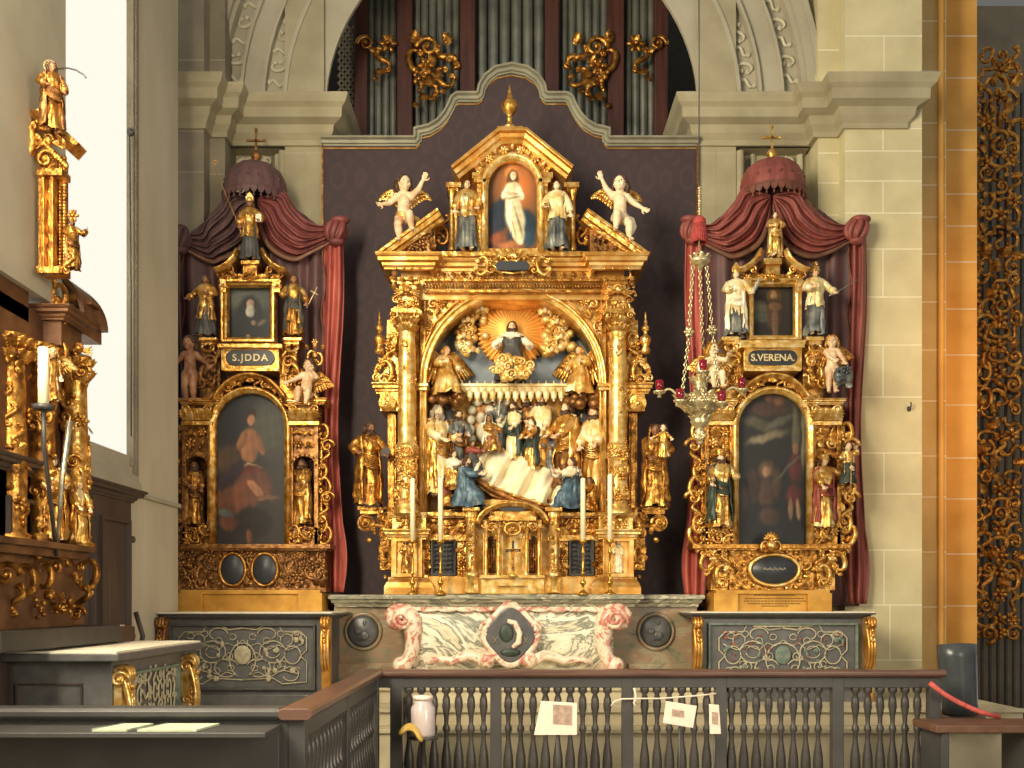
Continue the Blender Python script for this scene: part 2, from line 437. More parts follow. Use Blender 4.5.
# ------------------------------------------------------------------ figures
def ik(a, c, l1, l2, hint):
    a = Vector(a); c = Vector(c); d = c-a; L = d.length
    if L > (l1+l2)*.985: c = a+d*((l1+l2)*.985/L); d = c-a; L = d.length
    x = (l1*l1-l2*l2+L*L)/(2*L); h = math.sqrt(max(l1*l1-x*x, 0)); n = Vector(hint); u = d/L
    n = n-u*n.dot(u); n = n.normalized() if n.length > 1e-6 else u.orthogonal().normalized()
    return a+u*x+n*h, c
def hand(mb, w, d, s, curl=.5, side=1):               # palm, four unequal bent fingers and a thumb from the side of the palm
    d = Vector(d).normalized(); up = Vector((0, -1, .15)); up = (up-d*up.dot(d))
    up = up.normalized() if up.length > .05 else d.orthogonal().normalized()
    sd = d.cross(up).normalized()*side
    pc = w+d*.028*s
    mb.cap(w, pc+d*.018*s, .016*s, .021*s, 8); mb.cap(pc-sd*.012*s, pc+sd*.012*s+d*.012*s, .017*s, .017*s, 8)
    for k, L in enumerate((.042, .048, .045, .036)):
        b_ = pc+d*.022*s+sd*(k-1.5)*.0125*s; m = b_+(d*(1-.25*curl)+up*curl*.45+sd*(k-1.5)*.1)*L*.55*s
        e = m+(d*(1-curl*.8)+up*curl*.9)*L*.5*s
        mb.cap(b_, m, .0078*s, .007*s, 6); mb.cap(m, e, .007*s, .0056*s, 6)
    t = pc-sd*.02*s-d*.008*s; t2 = t-sd*.022*s+d*.016*s
    mb.cap(t, t2, .009*s, .008*s, 6); mb.cap(t2, t2+d*.022*s-sd*.004*s, .008*s, .0062*s, 6)
def wing(mb, root, side, span=.3, drop=.5, n=9, lift=.55):
    """layered feathers, opening from ROOT to the given side"""
    root = Vector(root)
    top = [root+Vector((side*span*t, .05+.04*t, lift*span*math.sin(t*PI*.75)*1.1)) for t in [i/8 for i in range(9)]]
    mb.tube(top, [.028-.012*i/8 for i in range(9)], 7)
    for row, (L, r, yy) in enumerate(((1.0, .036, .03), (.62, .038, .014), (.34, .034, -.002))):
        for k in range(n):
            t = (k+.7)/n; i = min(7, int(t*8)); p = top[i].lerp(top[i+1], t*8-i)
            a = Vector((side*(.25+.55*t), .0, -1+.35*t)).normalized(); LL = drop*L*(.55+.45*math.sin(PI*(.25+.55*t)))
            xx = Vector((0, 1, 0)).cross(a).normalized(); R = Matrix((xx, Vector((0, 1, 0)), a)).transposed()
            mb.ell(p+a*LL*.5+Vector((0, yy, 0)), (r, .012, LL*.5), R, 6, 6)
def robe_mb(mb, zt, zb, prof, seed, amp=.14, kf=(5, 9, 14), lean=None, bul=None, n=40, arc=None, off=0, tw=1.0):
    rng = random.Random(seed); ph = [rng.uniform(0, 6.28) for _ in range(8)]; m = 26
    a0, a1 = arc or (0, 2*PI)
    def P(z):
        for (z0, a, b_), (z1, c, d) in zip(prof, prof[1:]):
            if z0 >= z >= z1:
                t = (z0-z)/(z0-z1); t = t*t*(3-2*t); return a+(c-a)*t, b_+(d-b_)*t
        return prof[-1][1:] if z < prof[-1][0] else prof[0][1:]
    def fn(u, v):
        z = zt+(zb-zt)*v; a = a0+(a1-a0)*u; rx, ry = P(z); rx += off; ry += off
        f = .5*math.sin(kf[0]*a+ph[0]+tw*v*2)+.35*math.sin(kf[1]*a+ph[1]-tw*v*1.5)+.25*math.sin(kf[2]*a+ph[2]+tw*v*2.5)
        f = (1-abs(f))*1.3-.55; A = amp*(.25+.75*v**.8)
        k = 1+A*f+.035*math.sin(17*v+3*a+ph[3])*(.4+v)+.025*math.sin(29*v-5*a+ph[6])
        x, y = rx*k*math.cos(a), ry*k*math.sin(a)
        if bul:
            for bx, bz, br in bul:
                w = math.exp(-((x-bx)/br)**2-((z-bz)/(br*1.6))**2)
                if y < 0: y -= .05*w
        cx, cy = lean(z) if lean else (0, 0)
        return (x+cx, y+cy, z+(.018*math.sin(3*a+ph[4])+.01*math.sin(7*a+ph[5]))*v*(1 if v > .9 else 0))
    mb.grid(fn, n, m)
def figure(name, label, cat, px, py, Y, hpx, rot=0, pose='stand', child=False, lh=None, rh=None, robe='gold', over=None, over_z=.42,
           cloak=None, skin='flesh', hair='hair_brown', hairlen=1, beard=None, wings=None, hat=None, halo=False, nude=False,
           wdrop=None, look=(0, 0), props=(), group=None, seed=None, lhip=None, lf=None, rf=None, lk=None, rk=None, loin=None, lean=0, wspan=.26, sash=None, tilt=0, belt=None):
    """one carved figure; height hpx is its standing height in picture units at distance Y; lh/rh are hand targets in body units,
       l = the viewer's left; the body is one continuous surface, hair, clothes, wings and held things are its parts"""
    seed = seed if seed is not None else (int(px)*131+int(py)*17)
    H = hpx*Y/1000; t = thing(name, label, cat, W(px, py, Y), group, rot)
    if tilt: t.rotation_euler.y = tilt
    S = Matrix.Diagonal((H, H, H, 1)); loc = Vector(t.location); Rz = t.rotation_euler.to_matrix().to_4x4()
    def new(): return MB(Matrix.Translation(loc) @ Rz @ S)
    kneel = {'stand': 0, 'kneel': .235, 'sit': .26, 'fly': 0}[pose]
    if child:
        hr = .098; zh = .885-kneel; zs = .72-kneel; zp = .42-kneel; sw = .095; ua, fa = .135, .12; ul, ll = .2, .19; th = 1.5; hw = .05; k = 1.35
    else:
        hr = .058; zh = .928-kneel; zs = .815-kneel; zp = .52-kneel; sw = .1; ua, fa = .165, .15; ul, ll = .241, .241; th = 1.0; hw = .05; k = 1.05
    lx = lambda z: (lean*(z-.1), 0)
    hx = lean*zh; sx_ = lean*zs; pxx = lean*zp
    head = Vector((hx+.01*look[0], -.015, zh)); neck = Vector((sx_, 0, zs+.03)); chest = Vector((sx_*.95, 0, zs-.08)); pel = Vector((pxx, 0, zp))
    b = new(); Rl = Euler((look[1]*.5, 0, look[0]*.9)).to_matrix()
    # head with brow, nose, cheeks, chin, lips, ears
    b.ell(head, (hr*.86, hr, hr*1.12), Rl, 14, 10)
    def hp(x, y, z): return head+Rl @ Vector((x*hr, y*hr, z*hr))
    b.ell(hp(0, -.35, -.62), (hr*.5, hr*.48, hr*.5), Rl, 10, 7)
    b.cap(hp(0, -.88, .18), hp(0, -1.12, -.18), hr*.1, hr*.17, 7); b.ell(hp(0, -.86, -.52), (hr*.26, hr*.13, hr*.07), Rl, 8, 5)
    b.ell(hp(0, -.84, -.66), (hr*.22, hr*.14, hr*.08), Rl, 8, 5); b.ell(hp(0, -.7, -.98), (hr*.24, hr*.2, hr*.18), Rl, 8, 5)
    for q in (-1, 1):
        b.ell(hp(q*.42, -.66, -.25), (hr*.3, hr*.26, hr*.28), Rl, 8, 5); b.cap(hp(q*.18, -.9, .3), hp(q*.55, -.72, .26), hr*.1, hr*.09, 6)
        b.ell(hp(q*.88, 0, -.08), (hr*.12, hr*.2, hr*.28), Rl, 7, 5)
    b.cap(neck, head-Vector((0, 0, hr*.5)), .03*th*k, .028*th, 10)
    # trunk
    b.ell(chest+Vector((0, 0, .01)), (sw*.95, .062*th, .115 if not child else .1)); b.cap(chest-Vector((0, -.005, .04)), pel+Vector((0, 0, .02)), .068*th**.6, .072*th**.7, 12)
    b.cap(pel-Vector((hw*.7, 0, 0)), pel+Vector((hw*.7, 0, 0)), .07*th**.5, .07*th**.5, 12); b.cap(neck-Vector((sw*.8, 0, .025)), neck+Vector((sw*.8, 0, -.025)), .036*th, .036*th, 10)
    if child: b.ell(pel+Vector((0, -.05, .09)), (.075, .055, .08))
    else:
        for q in (-1, 1): b.ell(chest+Vector((q*.04, -.045, .02)), (.045, .03, .045))
    arms = {}
    for q, tgt in ((-1, lh), (1, rh)):
        sh = Vector((sx_+q*sw, 0, zs-.01)); c = Vector(tgt) if tgt else sh+Vector((q*.05, -.06, -.28))
        if tgt: c.z -= 0
        e, c = ik(sh, c, ua, fa, (q*.8, .35, -.6)); arms[q] = (sh, e, c)
        b.ell(sh, .043*th**.7); b.cap(sh, e, .036*th**.8, .028*th**.8); b.cap(e, c, .029*th**.8, .019*th**.8)
        hand(b, c, c-e, k*1.05, .55, -q)
    feet = {}
    for q, f, kn in ((-1, lf, lk), (1, rf, rk)):
        hip = Vector((pxx+q*hw, 0, zp)); 
        if f is None:
            f = {'stand': (q*.055, -.01, .045), 'fly': (q*.04, .06, .02), 'kneel': (q*.07, .2, .05), 'sit': (q*.07, -.2, .04)}[pose]
            if pose == 'sit' : f = (q*.07, -.2, -.0)
        kk, f = ik(hip, f, ul, ll, kn or (q*.15, -1, .3)); feet[q] = (hip, kk, f)
        b.cap(hip, kk, .058*th**.75, .04*th**.8); b.ell(kk, .041*th**.8); b.cap(kk, kk.lerp(f, .45), .038*th**.8, .04*th**.75); b.cap(kk.lerp(f, .45), f, .038*th**.75, .023*th**.7)
        toe = f+Vector((q*.02, -.075, -.022)); b.cap(f+Vector((0, .012, -.012)), toe, .024*th**.5, .02*th**.4)
        for j in range(5): b.cap(toe+Vector(((j-2)*.011, 0, -.004)), toe+Vector(((j-2)*.014, -.022+abs(j-1.5)*.003, -.007)), .0085, .0075, 6)
    bd = b.build('body', skin, t, recalc=False)
    rm = bd.modifiers.new('skin', 'REMESH'); rm.mode = 'VOXEL'; rm.voxel_size = H*.0075; rm.use_smooth_shade = True
    sm = bd.modifiers.new('soft', 'SMOOTH'); sm.factor = .5; sm.iterations = 4
    for q in (-1, 1):
        e = new(); e.ell(hp(q*.36, -.84, .1), hr*.11, seg=7, ring=5); e.build('eye', 'eye_dark', t)
    rng = random.Random(seed)
    if hair:
        h = new()
        h.ell(hp(0, .16, .22), (hr*.98, hr*1.02, hr*1.05), Rl, 14, 8)
        for j in range(26 if hairlen else 14):
            a = rng.uniform(-.35, PI+.35); u = rng.uniform(0, 1)
            p = hp(math.cos(a)*.86, -.35+.9*u*(.4+.6*abs(math.sin(a))), .15+math.sin(a)*.85); h.ell(p, hr*rng.uniform(.2, .32), seg=7, ring=5)
        if hairlen:
            for q in (-1, 1):
                for j in range(5): h.tube([hp(q*(.85+.04*j), .05+.15*j, .2), hp(q*(1.08), .1+.18*j, -.5), hp(q*(.9+.1*(j % 2)), .2+.16*j, -1.1-.35*hairlen)], [hr*.24, hr*.26, hr*.12], 6)
        h.build('hair', hair, t)
    if beard:
        h = new()
        for j in range(7):
            a = (j-3)*.2; h.tube([hp(a*1.5, -.72+abs(a)*.3, -.62), hp(a*1.2, -.9, -1.15), hp(a*.6, -.78, -1.75-.2*math.cos(j))], [hr*.22, hr*.24, hr*.07], 6)
        h.build('beard', beard, t)
    if hat == 'mitre':
        h = new(); h.M = h.M @ Matrix.Translation(head)
        for q in (-1, 1): h.prism([(-.055, .03), (.055, .03), (.062, .085), (.03, .14), (0, .175), (-.03, .14), (-.062, .085)], q*.03-.012, q*.03+.012)
        h.lathe([(.058, .02), (.062, .03), (.06, .075), (.05, .08)], seg=16)
        h.build('mitre', 'gold_bright', t, bevel=.003)
    elif hat == 'crown':
        h = new(); h.M = h.M @ Matrix.Translation(head)
        h.lathe([(.05, .04), (.06, .045), (.062, .07), (.052, .07), (.05, .04)], seg=16)
        for j in range(6): h.cap((.058*math.cos(j*PI/3), .058*math.sin(j*PI/3), .07), (.066*math.cos(j*PI/3), .066*math.sin(j*PI/3), .1), .012, .006, 6)
        h.build('crown', 'gold_bright', t)
    elif hat == 'turban':
        h = new(); h.M = h.M @ Matrix.Translation(head)
        for j in range(4): h.tube([(.058*math.cos(a*.5), .058*math.sin(a*.5), .03+.02*j+.006*math.sin(a+j)) for a in range(13)], .017, 6, True)
        h.ell((0, 0, .08), (.05, .05, .04)); h.build('turban', robe, t)
    elif hat == 'helmet':
        h = new(); h.M = h.M @ Matrix.Translation(head)
        h.lathe([(.064, .01), (.075, .015), (.064, .03), (.058, .07), (.03, .1), (.0, .108)], seg=16)
        h.tube([(0, -.05, .1), (0, -.02, .14), (0, .05, .14), (0, .1, .08), (0, .11, 0)], [.012, .024, .028, .024, .01], 8)
        h.build('helmet', 'gold', t)
    elif hat == 'veil':
        h = new()
        def vf(u, v):
            a = -.15*PI+u*1.3*PI; r = 1.16+.06*math.sin(9*a); z = .75-v*3.4+.5*math.sin(PI*u)*(1-v)
            return hp(math.cos(a)*r*(1+.5*v*v), .1+math.sin(a)*r*(.9+.1*v), z) if v > .08 else hp(math.cos(a)*r*.75, .1+math.sin(a)*r*.7, 1.12)
        h.grid(vf, 24, 14); h.build('veil', cloak or robe, t, solid=H*.006)
    elif hat == 'hood':
        h = new(); h.ell(hp(0, .22, .18), (hr*1.12, hr*1.1, hr*1.28), Rl); h.build('hood', robe, t)
    if halo:
        h = new(); h.M = h.M @ Matrix.Translation(head+Vector((0, hr*1.0, hr*.3)))
        h.lathe([(.095, -.003), (.1, 0), (.095, .004), (.088, 0), (.095, -.003)], seg=28, axis='y')
        for j in range(12): h.cap((.06*math.cos(j*PI/6), 0, .06*math.sin(j*PI/6)), (.09*math.cos(j*PI/6), 0, .09*math.sin(j*PI/6)), .003, .003, 5)
        h.build('halo', 'gold_bright', t)
    if not nude:
        base = [(.86, .045, .045), (.83, .085, .055), (.79, sw+.022, .072), (.71, .108, .102), (.6, .085, .08), (.5, .1, .088), (.3, .112, .108), (.12, .125, .12), (.0, .14, .13)]
        if child: base = [(.86, .05, .05), (.8, .1, .07), (.7, sw+.025, .09), (.6, .11, .1), (.5, .105, .1), (.4, .12, .11), (.2, .14, .12), (0, .16, .13)]
        if pose in ('stand', 'fly'):
            pr = base; zt = .85 if not child else .77; zb = .02; bul = [((.045 if seed % 2 else -.045), .3, .07)]
        else:
            s_ = (1-kneel/.85)
            pr = [(z*s_, a*(1+.35*(1-z)), b_*(1+(.9 if z < .5 else .2)*(1-z))) for z, a, b_ in base]; zt = .85-kneel; zb = 0
            bul = [(-.06, .15, .1), (.06, .2, .1)]
        r = new(); robe_mb(r, zt, zb, pr, seed, .5, lean=lx, bul=bul)
        slv = new() if over else r
        for q in (-1, 1):                             # sleeves
            sh, el, c = arms[q]; pts = [sh+Vector((-q*.02, 0, .004)), sh.lerp(el, .5), el, el.lerp(c, .45), el.lerp(c, .82)]
            slv.tube(pts, [.05, .052, .048, .05, .056], 12)
            for j in range(3):
                p0 = sh.lerp(el, .4+.25*j); slv.tube([p0+Vector((.045*math.cos(a), .045*math.sin(a), -.012*math.sin(a*2+j))) for a in [i*PI/4 for i in range(8)]], .008, 5, True)
        r.build('robe', robe, t)
        if over:
            slv.build('sleeves', over, t)
            o_ = new(); zo = over_z-kneel*.6
            robe_mb(o_, zt+.005, zo, pr, seed+5, .4, kf=(4, 8, 13), lean=lx, off=.014)
            o_.build('tunic', over, t, solid=H*.006)
        if belt:
            z = (.62-kneel); o_ = new(); o_.tube([(lx(z)[0]+.097*math.cos(a), .09*math.sin(a), z+.006*math.sin(2*a)) for a in [i*PI/10 for i in range(20)]], .011, 6, True); o_.build('belt', belt, t)
    if cloak:
        o_ = new(); z1 = .84-kneel
        s_ = (1-kneel/.85)
        prc = [(.86*s_, .07, .06), (.8*s_, sw+.05, .085), (.6*s_, .128, .112), (.35*s_, .138, .13), (.1*s_, .142, .14), (0, .15, .145)]
        robe_mb(o_, z1, .07 if not nude else .35, prc, seed+9, .42, kf=(5, 8, 13), lean=lx, arc=(-.28*PI, 1.28*PI), tw=1.5)
        o_.build('cloak', cloak, t, solid=H*.008)
        if not nude:                                  # swag of the cloak across the hips
            o_ = new(); z0 = .56-kneel
            for j in range(7):
                a = j/6
                o_.tube([(sx_*.8+.105*math.cos(PI+PI*u)*(1.05+.05*a), -.02-.105*math.sin(PI*u)*(1+.1*a), z0-.05*a*1.6+.1*(1-u)*(1-.3*a)-.05*math.sin(PI*u)*(.6+a)) for u in [i/10 for i in range(11)]], [.012+.005*math.sin(PI*i/10+j) for i in range(11)], 6)
            o_.build('swag', cloak, t)
    if loin:
        o_ = new()
        for j in range(5):
            a = j/4
            o_.tube([(pxx+(.1+.01*a)*math.cos(u), -.005-(.09+.01*a)*math.sin(-u), zp+.03-.035*a+.02*math.sin(u*2)) for u in [i*PI/8 for i in range(16)]], .02, 6, True)
        o_.tube([(pxx+.1, 0, zp+.03), (pxx+.17, .03, zp+.0), (pxx+.2, .04, zp-.1), (pxx+.18, .03, zp-.2)], [.02, .04, .045, .01], 8)
        o_.build('loincloth', loin, t)
    if sash:
        o_ = new()
        for j in range(3): o_.tube([(sx_-.1+.02*j, -.06, zs-.0), (sx_-.02+.02*j, -.1, zs-.12), (pxx+.06+.02*j, -.1, zp+.06), (pxx+.12, -.03, zp+.0)], [.012]*4, 6)
        o_.build('sash', sash, t)
    if wings:
        for q in (-1, 1):
            w_ = new(); wing(w_, (sx_+q*.03, .055, zs-.02), q, wspan, wdrop or (.5 if not child else .3)); w_.build('wing', wings, t)
    for pr in props:
        kind = pr[0]; w_ = new()
        side = pr[1]; c = arms[side][2]+(arms[side][2]-arms[side][1]).normalized()*.035
        if kind == 'staff':
            w_.tube([c+Vector(pr[2]), c, c+Vector(pr[3])], .008, 6); e2 = c+Vector(pr[3])
            q = spiral_pts(1.1, .05, .012, PI, -1, 12, e2.x+.05, e2.z); w_.tube([(a, e2.y, z) for a, _, z in q], .007, 5); w_.build('staff', pr[4] if len(pr) > 4 else 'gold', t)
        elif kind == 'rod':
            w_.tube([c+Vector(pr[2]), c, c+Vector(pr[3])], [.008, .008, .006], 6); w_.build('rod', pr[4], t)
        elif kind == 'cross':
            a = c+Vector((0, 0, -.06)); d = Vector(pr[2]); w_.tube([a, a+d], .009, 6); m_ = a+d*.72; n_ = Vector((d.z, 0, -d.x)).normalized()*.07
            w_.tube([m_-n_, m_+n_], .009, 6); w_.build('cross', pr[3], t)
        elif kind == 'book':
            R = Matrix.Rotation(pr[2], 4, 'Y'); w_.M = w_.M @ Matrix.Translation(c) @ R
            w_.box(-.045, .045, -.014, .014, -.03, .09); w_.build('book', pr[3], t, bevel=.002)
        elif kind == 'palm':
            for j in range(9):
                u = j/9; p = c+Vector(pr[2])*u
                for q in (-1, 1): w_.cap(p, p+Vector(pr[2]).normalized()*.06+Vector((q*.04*(1-u*.4), 0, -.0)), .007, .003, 5)
            w_.tube([c, c+Vector(pr[2])], [.008, .004], 6); w_.build('palm_branch', pr[3], t)
        elif kind == 'sword':
            d = Vector(pr[2]); w_.tube([c-d*.12, c+d*.12], .008, 6); n_ = Vector((d.z, 0, -d.x)).normalized()*.04
            w_.tube([c+d*.12-n_, c+d*.12+n_], .008, 6); w_.tube([c+d*.12, c+d], [.012, .003], 4, flat=.4); w_.build('sword', pr[3], t)
        elif kind == 'jar':
            w_.M = w_.M @ Matrix.Translation(c); w_.lathe([(0, -.03), (.03, -.03), (.036, 0), (.02, .03), (.026, .045), (0, .05)], seg=12); w_.build('jar', pr[2], t)
    return t
# ================================================================== the setting
XL = -3.28
# --- left wall with its tall window
wl = MB()
wl.box(XL-.35, XL, 8.74, 9.82, -.05, 8.6); wl.box(XL-.35, XL, 3.0, 8.74, -.05, 2.5); wl.box(XL-.35, XL, 3.0, 3.6, 2.5, 8.6); wl.box(XL-.35, XL, 3.6, 8.74, 8.2, 8.6)
struct('wall_left', wl, 'stone_plaster')
sl = MB()
for k, (z0, z1, o) in enumerate(((2.5, 2.545, .1), (2.545, 2.62, .045), (2.62, 2.68, .02), (2.68, 2.75, -.01), (2.75, 2.85, -.035))):
    sl.box(XL-.35, XL+o, 3.6, 8.74+(.02 if k == 0 else -.0), z0, z1)
sl.box(XL, XL+.035, 8.74, 9.82, 2.5, 2.54)
struct('trim_1', sl, 'stone_pale', .006)
wf = MB()
for o, w_ in ((0, .035), (.03, .03)): wf.box(XL-.06, XL+.012-o*.4, 8.70-o*1.2, 8.76-o, 2.55, 8.2)
rng = random.Random(3)
for k in range(150): wf.ell((XL+.006, 8.715, 2.6+k*.0375), (.012, .014, .014), seg=6, ring=4)
struct('trim_2', wf, 'stone_shade')
g = MB(); g.box(XL-.075, XL-.07, 3.62, 8.72, 2.84, 8.2); wn = struct('window_1', g, 'window_sky')
lead = MB()
lead.box(XL-.066, XL-.05, 8.7, 8.73, 2.84, 8.2); lead.box(XL-.066, XL-.05, 3.65, 8.7, 2.84, 2.855)
q = lead.build('window_frame', 'stone_pale', wn)
ww = MB(); ww.tube([(XL+.01, 8.55, 5.6), (XL+.02, 8.56, 4.2), (XL+.02, 8.56, 3.0)], .006, 6); ww.ell((XL+.02, 8.55, 5.6), .035)
tag(ww.build('window_cord', 'iron'), 'thin pull cord with a dark knob hanging down the edge of the tall bright window', 'cord')

# --- stonework at the back
def jointed(mb, px0, px1, rows, Y, vert=(), j=.45):
    """a coursed ashlar face: block faces (slot 0) and mortar joints (slot 1); rows are joint heights from top to bottom"""
    xs0 = W(px0, 0, Y).x; xs1 = W(px1, 0, Y).x; h = j*Y/1000
    def quad(x0, x1, z0, z1, m, d=0):
        mb.mat = m; mb.add([(x0, Y+d, z0), (x1, Y+d, z0), (x1, Y+d, z1), (x0, Y+d, z1)], [(0, 1, 2, 3)], False)
    for i in range(len(rows)-1):
        zt = W(0, rows[i], Y).z-h; zb = W(0, rows[i+1], Y).z+h
        quad(xs0, xs1, zb-2*h, zb, 1, .0)
        vv = [W(v, 0, Y).x for (k, v) in vert if k == i]
        e = [xs0]+[x for v in vv for x in (v-h, v+h)]+[xs1]
        for a in range(0, len(e)-1):
            quad(e[a], e[a+1], zb, zt, a % 2)
    mb.mat = 0
pier = MB()
rows = [-40, 36, 84, 128.5, 151, 181, 213, 249, 297, 345, 397, 453, 494, 550, 605, 660, 720]
jointed(pier, 845, 922, rows, 10.5, [(3, 883), (5, 883), (7, 883), (9, 883), (11, 884), (13, 884), (1, 884), (14, 890)])
x0 = W(845, 0, 10.5).x; x1 = W(922, 0, 10.5).x
pier.box(x0, x1, 10.501, 12.4, -.05, 9)
rows2 = [-40, 50, 90, 131, 153, 183, 215, 251, 299, 347, 398, 454, 495, 551, 606, 690]
jointed(pier, 818, 846.5, rows2, 10.7); pier.box(W(818, 0, 10.7).x, W(846.5, 0, 10.7).x, 10.701, 12.4, -.05, 9)
struct('wall_right', pier, ['stone_block', 'mortar'])
p2 = MB()
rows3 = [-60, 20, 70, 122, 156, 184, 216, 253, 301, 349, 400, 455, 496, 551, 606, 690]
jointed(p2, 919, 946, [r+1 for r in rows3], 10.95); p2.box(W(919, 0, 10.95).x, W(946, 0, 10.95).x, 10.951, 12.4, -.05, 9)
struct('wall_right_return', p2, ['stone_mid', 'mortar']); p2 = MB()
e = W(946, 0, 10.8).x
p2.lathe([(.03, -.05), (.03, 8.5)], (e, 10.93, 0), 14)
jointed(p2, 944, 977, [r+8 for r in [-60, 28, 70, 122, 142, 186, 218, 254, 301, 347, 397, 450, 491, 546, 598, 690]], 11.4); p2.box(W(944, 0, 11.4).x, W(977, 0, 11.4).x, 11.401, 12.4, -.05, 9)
struct('wall_right_far', p2, ['stone_warm_lit', 'mortar'])
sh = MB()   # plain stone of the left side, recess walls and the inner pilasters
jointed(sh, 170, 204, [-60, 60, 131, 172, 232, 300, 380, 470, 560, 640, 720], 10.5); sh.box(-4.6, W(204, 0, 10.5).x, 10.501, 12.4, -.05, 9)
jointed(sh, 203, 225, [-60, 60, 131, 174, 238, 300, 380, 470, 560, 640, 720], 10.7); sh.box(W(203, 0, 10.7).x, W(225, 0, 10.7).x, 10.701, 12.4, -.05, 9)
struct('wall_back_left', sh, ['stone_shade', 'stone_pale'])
ip = MB()
for a, b_ in ((285, 324), (696, 736)):
    jointed(ip, a, b_, [-20, 153, 330, 500, 700], 10.9); ip.box(W(a, 0, 10.9).x, W(b_, 0, 10.9).x, 10.901, 12.4, -.05, 6.6)
    m_ = (a+b_)/2; ip.pbox(m_-.5, m_+.2, 140, 700, 10.897, 10.9)
for a, b_ in ((224, 286), (735, 819)):
    ip.pbox(a, b_, 130, 720, 11.12, 12.4)
for a in (740.5, 282):
    ip.lathe([(.045, .6), (.045, 6.5)], (W(a, 0, 10.9).x, 10.93, 0), 16)
struct('wall_back', ip, ['stone', 'stone_pale'])
rp = MB()
for a, b_ in ((228, 280), (750, 802)):
    rp.fsweep([(a, 520), (a, 149), (b_, 149), (b_, 520)], 11.12, fprof(.06, .05), smooth=False)
    carve(rp, a+9, b_-9, 158, 200, 11.1, 9, 5, 'csvl', size=.7)
struct('trim_3', rp, 'relief_cream')
# --- cornices of the arch piers
K = W
cpr = corn(.47, .27)
XO = 2.02
cr = MB()
cr.cornice([(XO, 12.2), (XO, 10.9), (3.25, 10.9), (3.25, 10.7), (3.5, 10.7), (3.5, 10.5), (4.12, 10.5), (4.12, 11.2)], 6.54, cpr)
cr.cornice([(-4.4, 10.5), (-3.235, 10.5), (-3.235, 10.7), (-3.07, 10.7), (-3.07, 10.9), (-2.02, 10.9), (-2.02, 12.2)], 6.54, cpr)
struct('trim_4', cr, 'stone', .004)
cs = MB(); cs.box(-3.07, -2.02, 10.9, 12.2, 6.54, 7.0); cs.box(2.02, 3.25, 10.9, 12.2, 6.54, 7.0); cs.box(-4.4, -3.07, 10.72, 12.2, 6.54, 7.0)
struct('trim_5', cs, 'stone')
# --- arch rings above the cornices
def ring(mb, r0, r1, Y, Y2, zc=7.0, a0=0, a1=180, n=40):
    A = [math.radians(a0+(a1-a0)*i/n) for i in range(n+1)]
    vs = []; fs = []
    for a in A:
        for r, y in ((r0, Y), (r1, Y), (r1, Y2), (r0, Y2)): vs.append((r*math.cos(a), y, zc+r*math.sin(a)))
    for i in range(n):
        for j in range(4): fs.append((i*4+j, (i+1)*4+j, (i+1)*4+(j+1) % 4, i*4+(j+1) % 4))
    mb.add(vs, fs, False)
ar = MB(); s9 = 10.95/1000
ring(ar, 186*s9, 224*s9, 10.95, 11.0); ring(ar, 224*s9, 228*s9, 10.88, 11.4); ring(ar, 228*s9, 246*s9, 10.98, 11.4); ring(ar, 246*s9, 249*s9, 10.88, 11.4)
ring(ar, 249*s9, 268*s9, 10.93, 11.4); ring(ar, 268*s9, 271*s9, 10.88, 11.4); ring(ar, 271*s9, 288*s9, 10.98, 11.4); ring(ar, 288*s9, 292*s9, 10.86, 11.4); ring(ar, 292*s9, 300*s9, 10.8, 11.4); ring(ar, 300*s9, 306*s9, 10.75, 11.4)
struct('trim_6', ar, 'stone_pale')
ao = MB()
for r in (237, 279.5):
    for k in range(46):
        a = math.radians(2+k*3.9)
        for sgn in (1, -1) if a < PI/2 else ():
            p = Vector((sgn*r*s9*math.cos(a), 10.965, 7.0+r*s9*math.sin(a)))
            M = Matrix.Translation(p) @ Matrix.Rotation(-sgn*(PI/2-a) if sgn > 0 else (PI/2-a), 4, 'Y') @ Matrix.Scale(.075, 4)
            (s_scroll if k % 2 else c_scroll)(ao, M, .2)
struct('trim_7', ao, 'relief_cream')
wu = MB()     # wall above and outside the arch
for sgn in (-1, 1):
    pts = [(sgn*306*s9*math.cos(math.radians(a)), 7.0+306*s9*math.sin(math.radians(a))) for a in range(0, 91, 5)]
    pts = pts+[(0, 11.4), (sgn*4.6, 11.4), (sgn*4.6, 7.0)]
    wu.prism(pts, 10.98, 11.4)
struct('wall_back_upper', wu, 'stone')
# --- dark space behind the organ, floor, steps
bk = MB(); bk.box(-2.6, 2.6, 13.4, 13.5, 4.5, 9.9); struct('wall_organ_loft', bk, 'iron')
fl = MB(); fl.box(-7, 7.5, 1.0, 14.5, -.06, 0); struct('floor', fl, 'floor_stone')
st = MB(); st.box(-3.28, 4.6, 8.72, 12.4, 0, .47); st.box(-3.28, 4.6, 9.0, 12.4, .47, .62); st.box(-1.9, 1.95, 9.5, 12.4, .62, .77)
st.box(-3.28, 4.6, 8.69, 8.75, .44, .475); st.box(-3.28, 4.6, 8.97, 9.03, .59, .625); st.box(-1.93, 1.98, 9.47, 9.53, .74, .775)
struct('floor_steps', st, 'pale_step', .004)
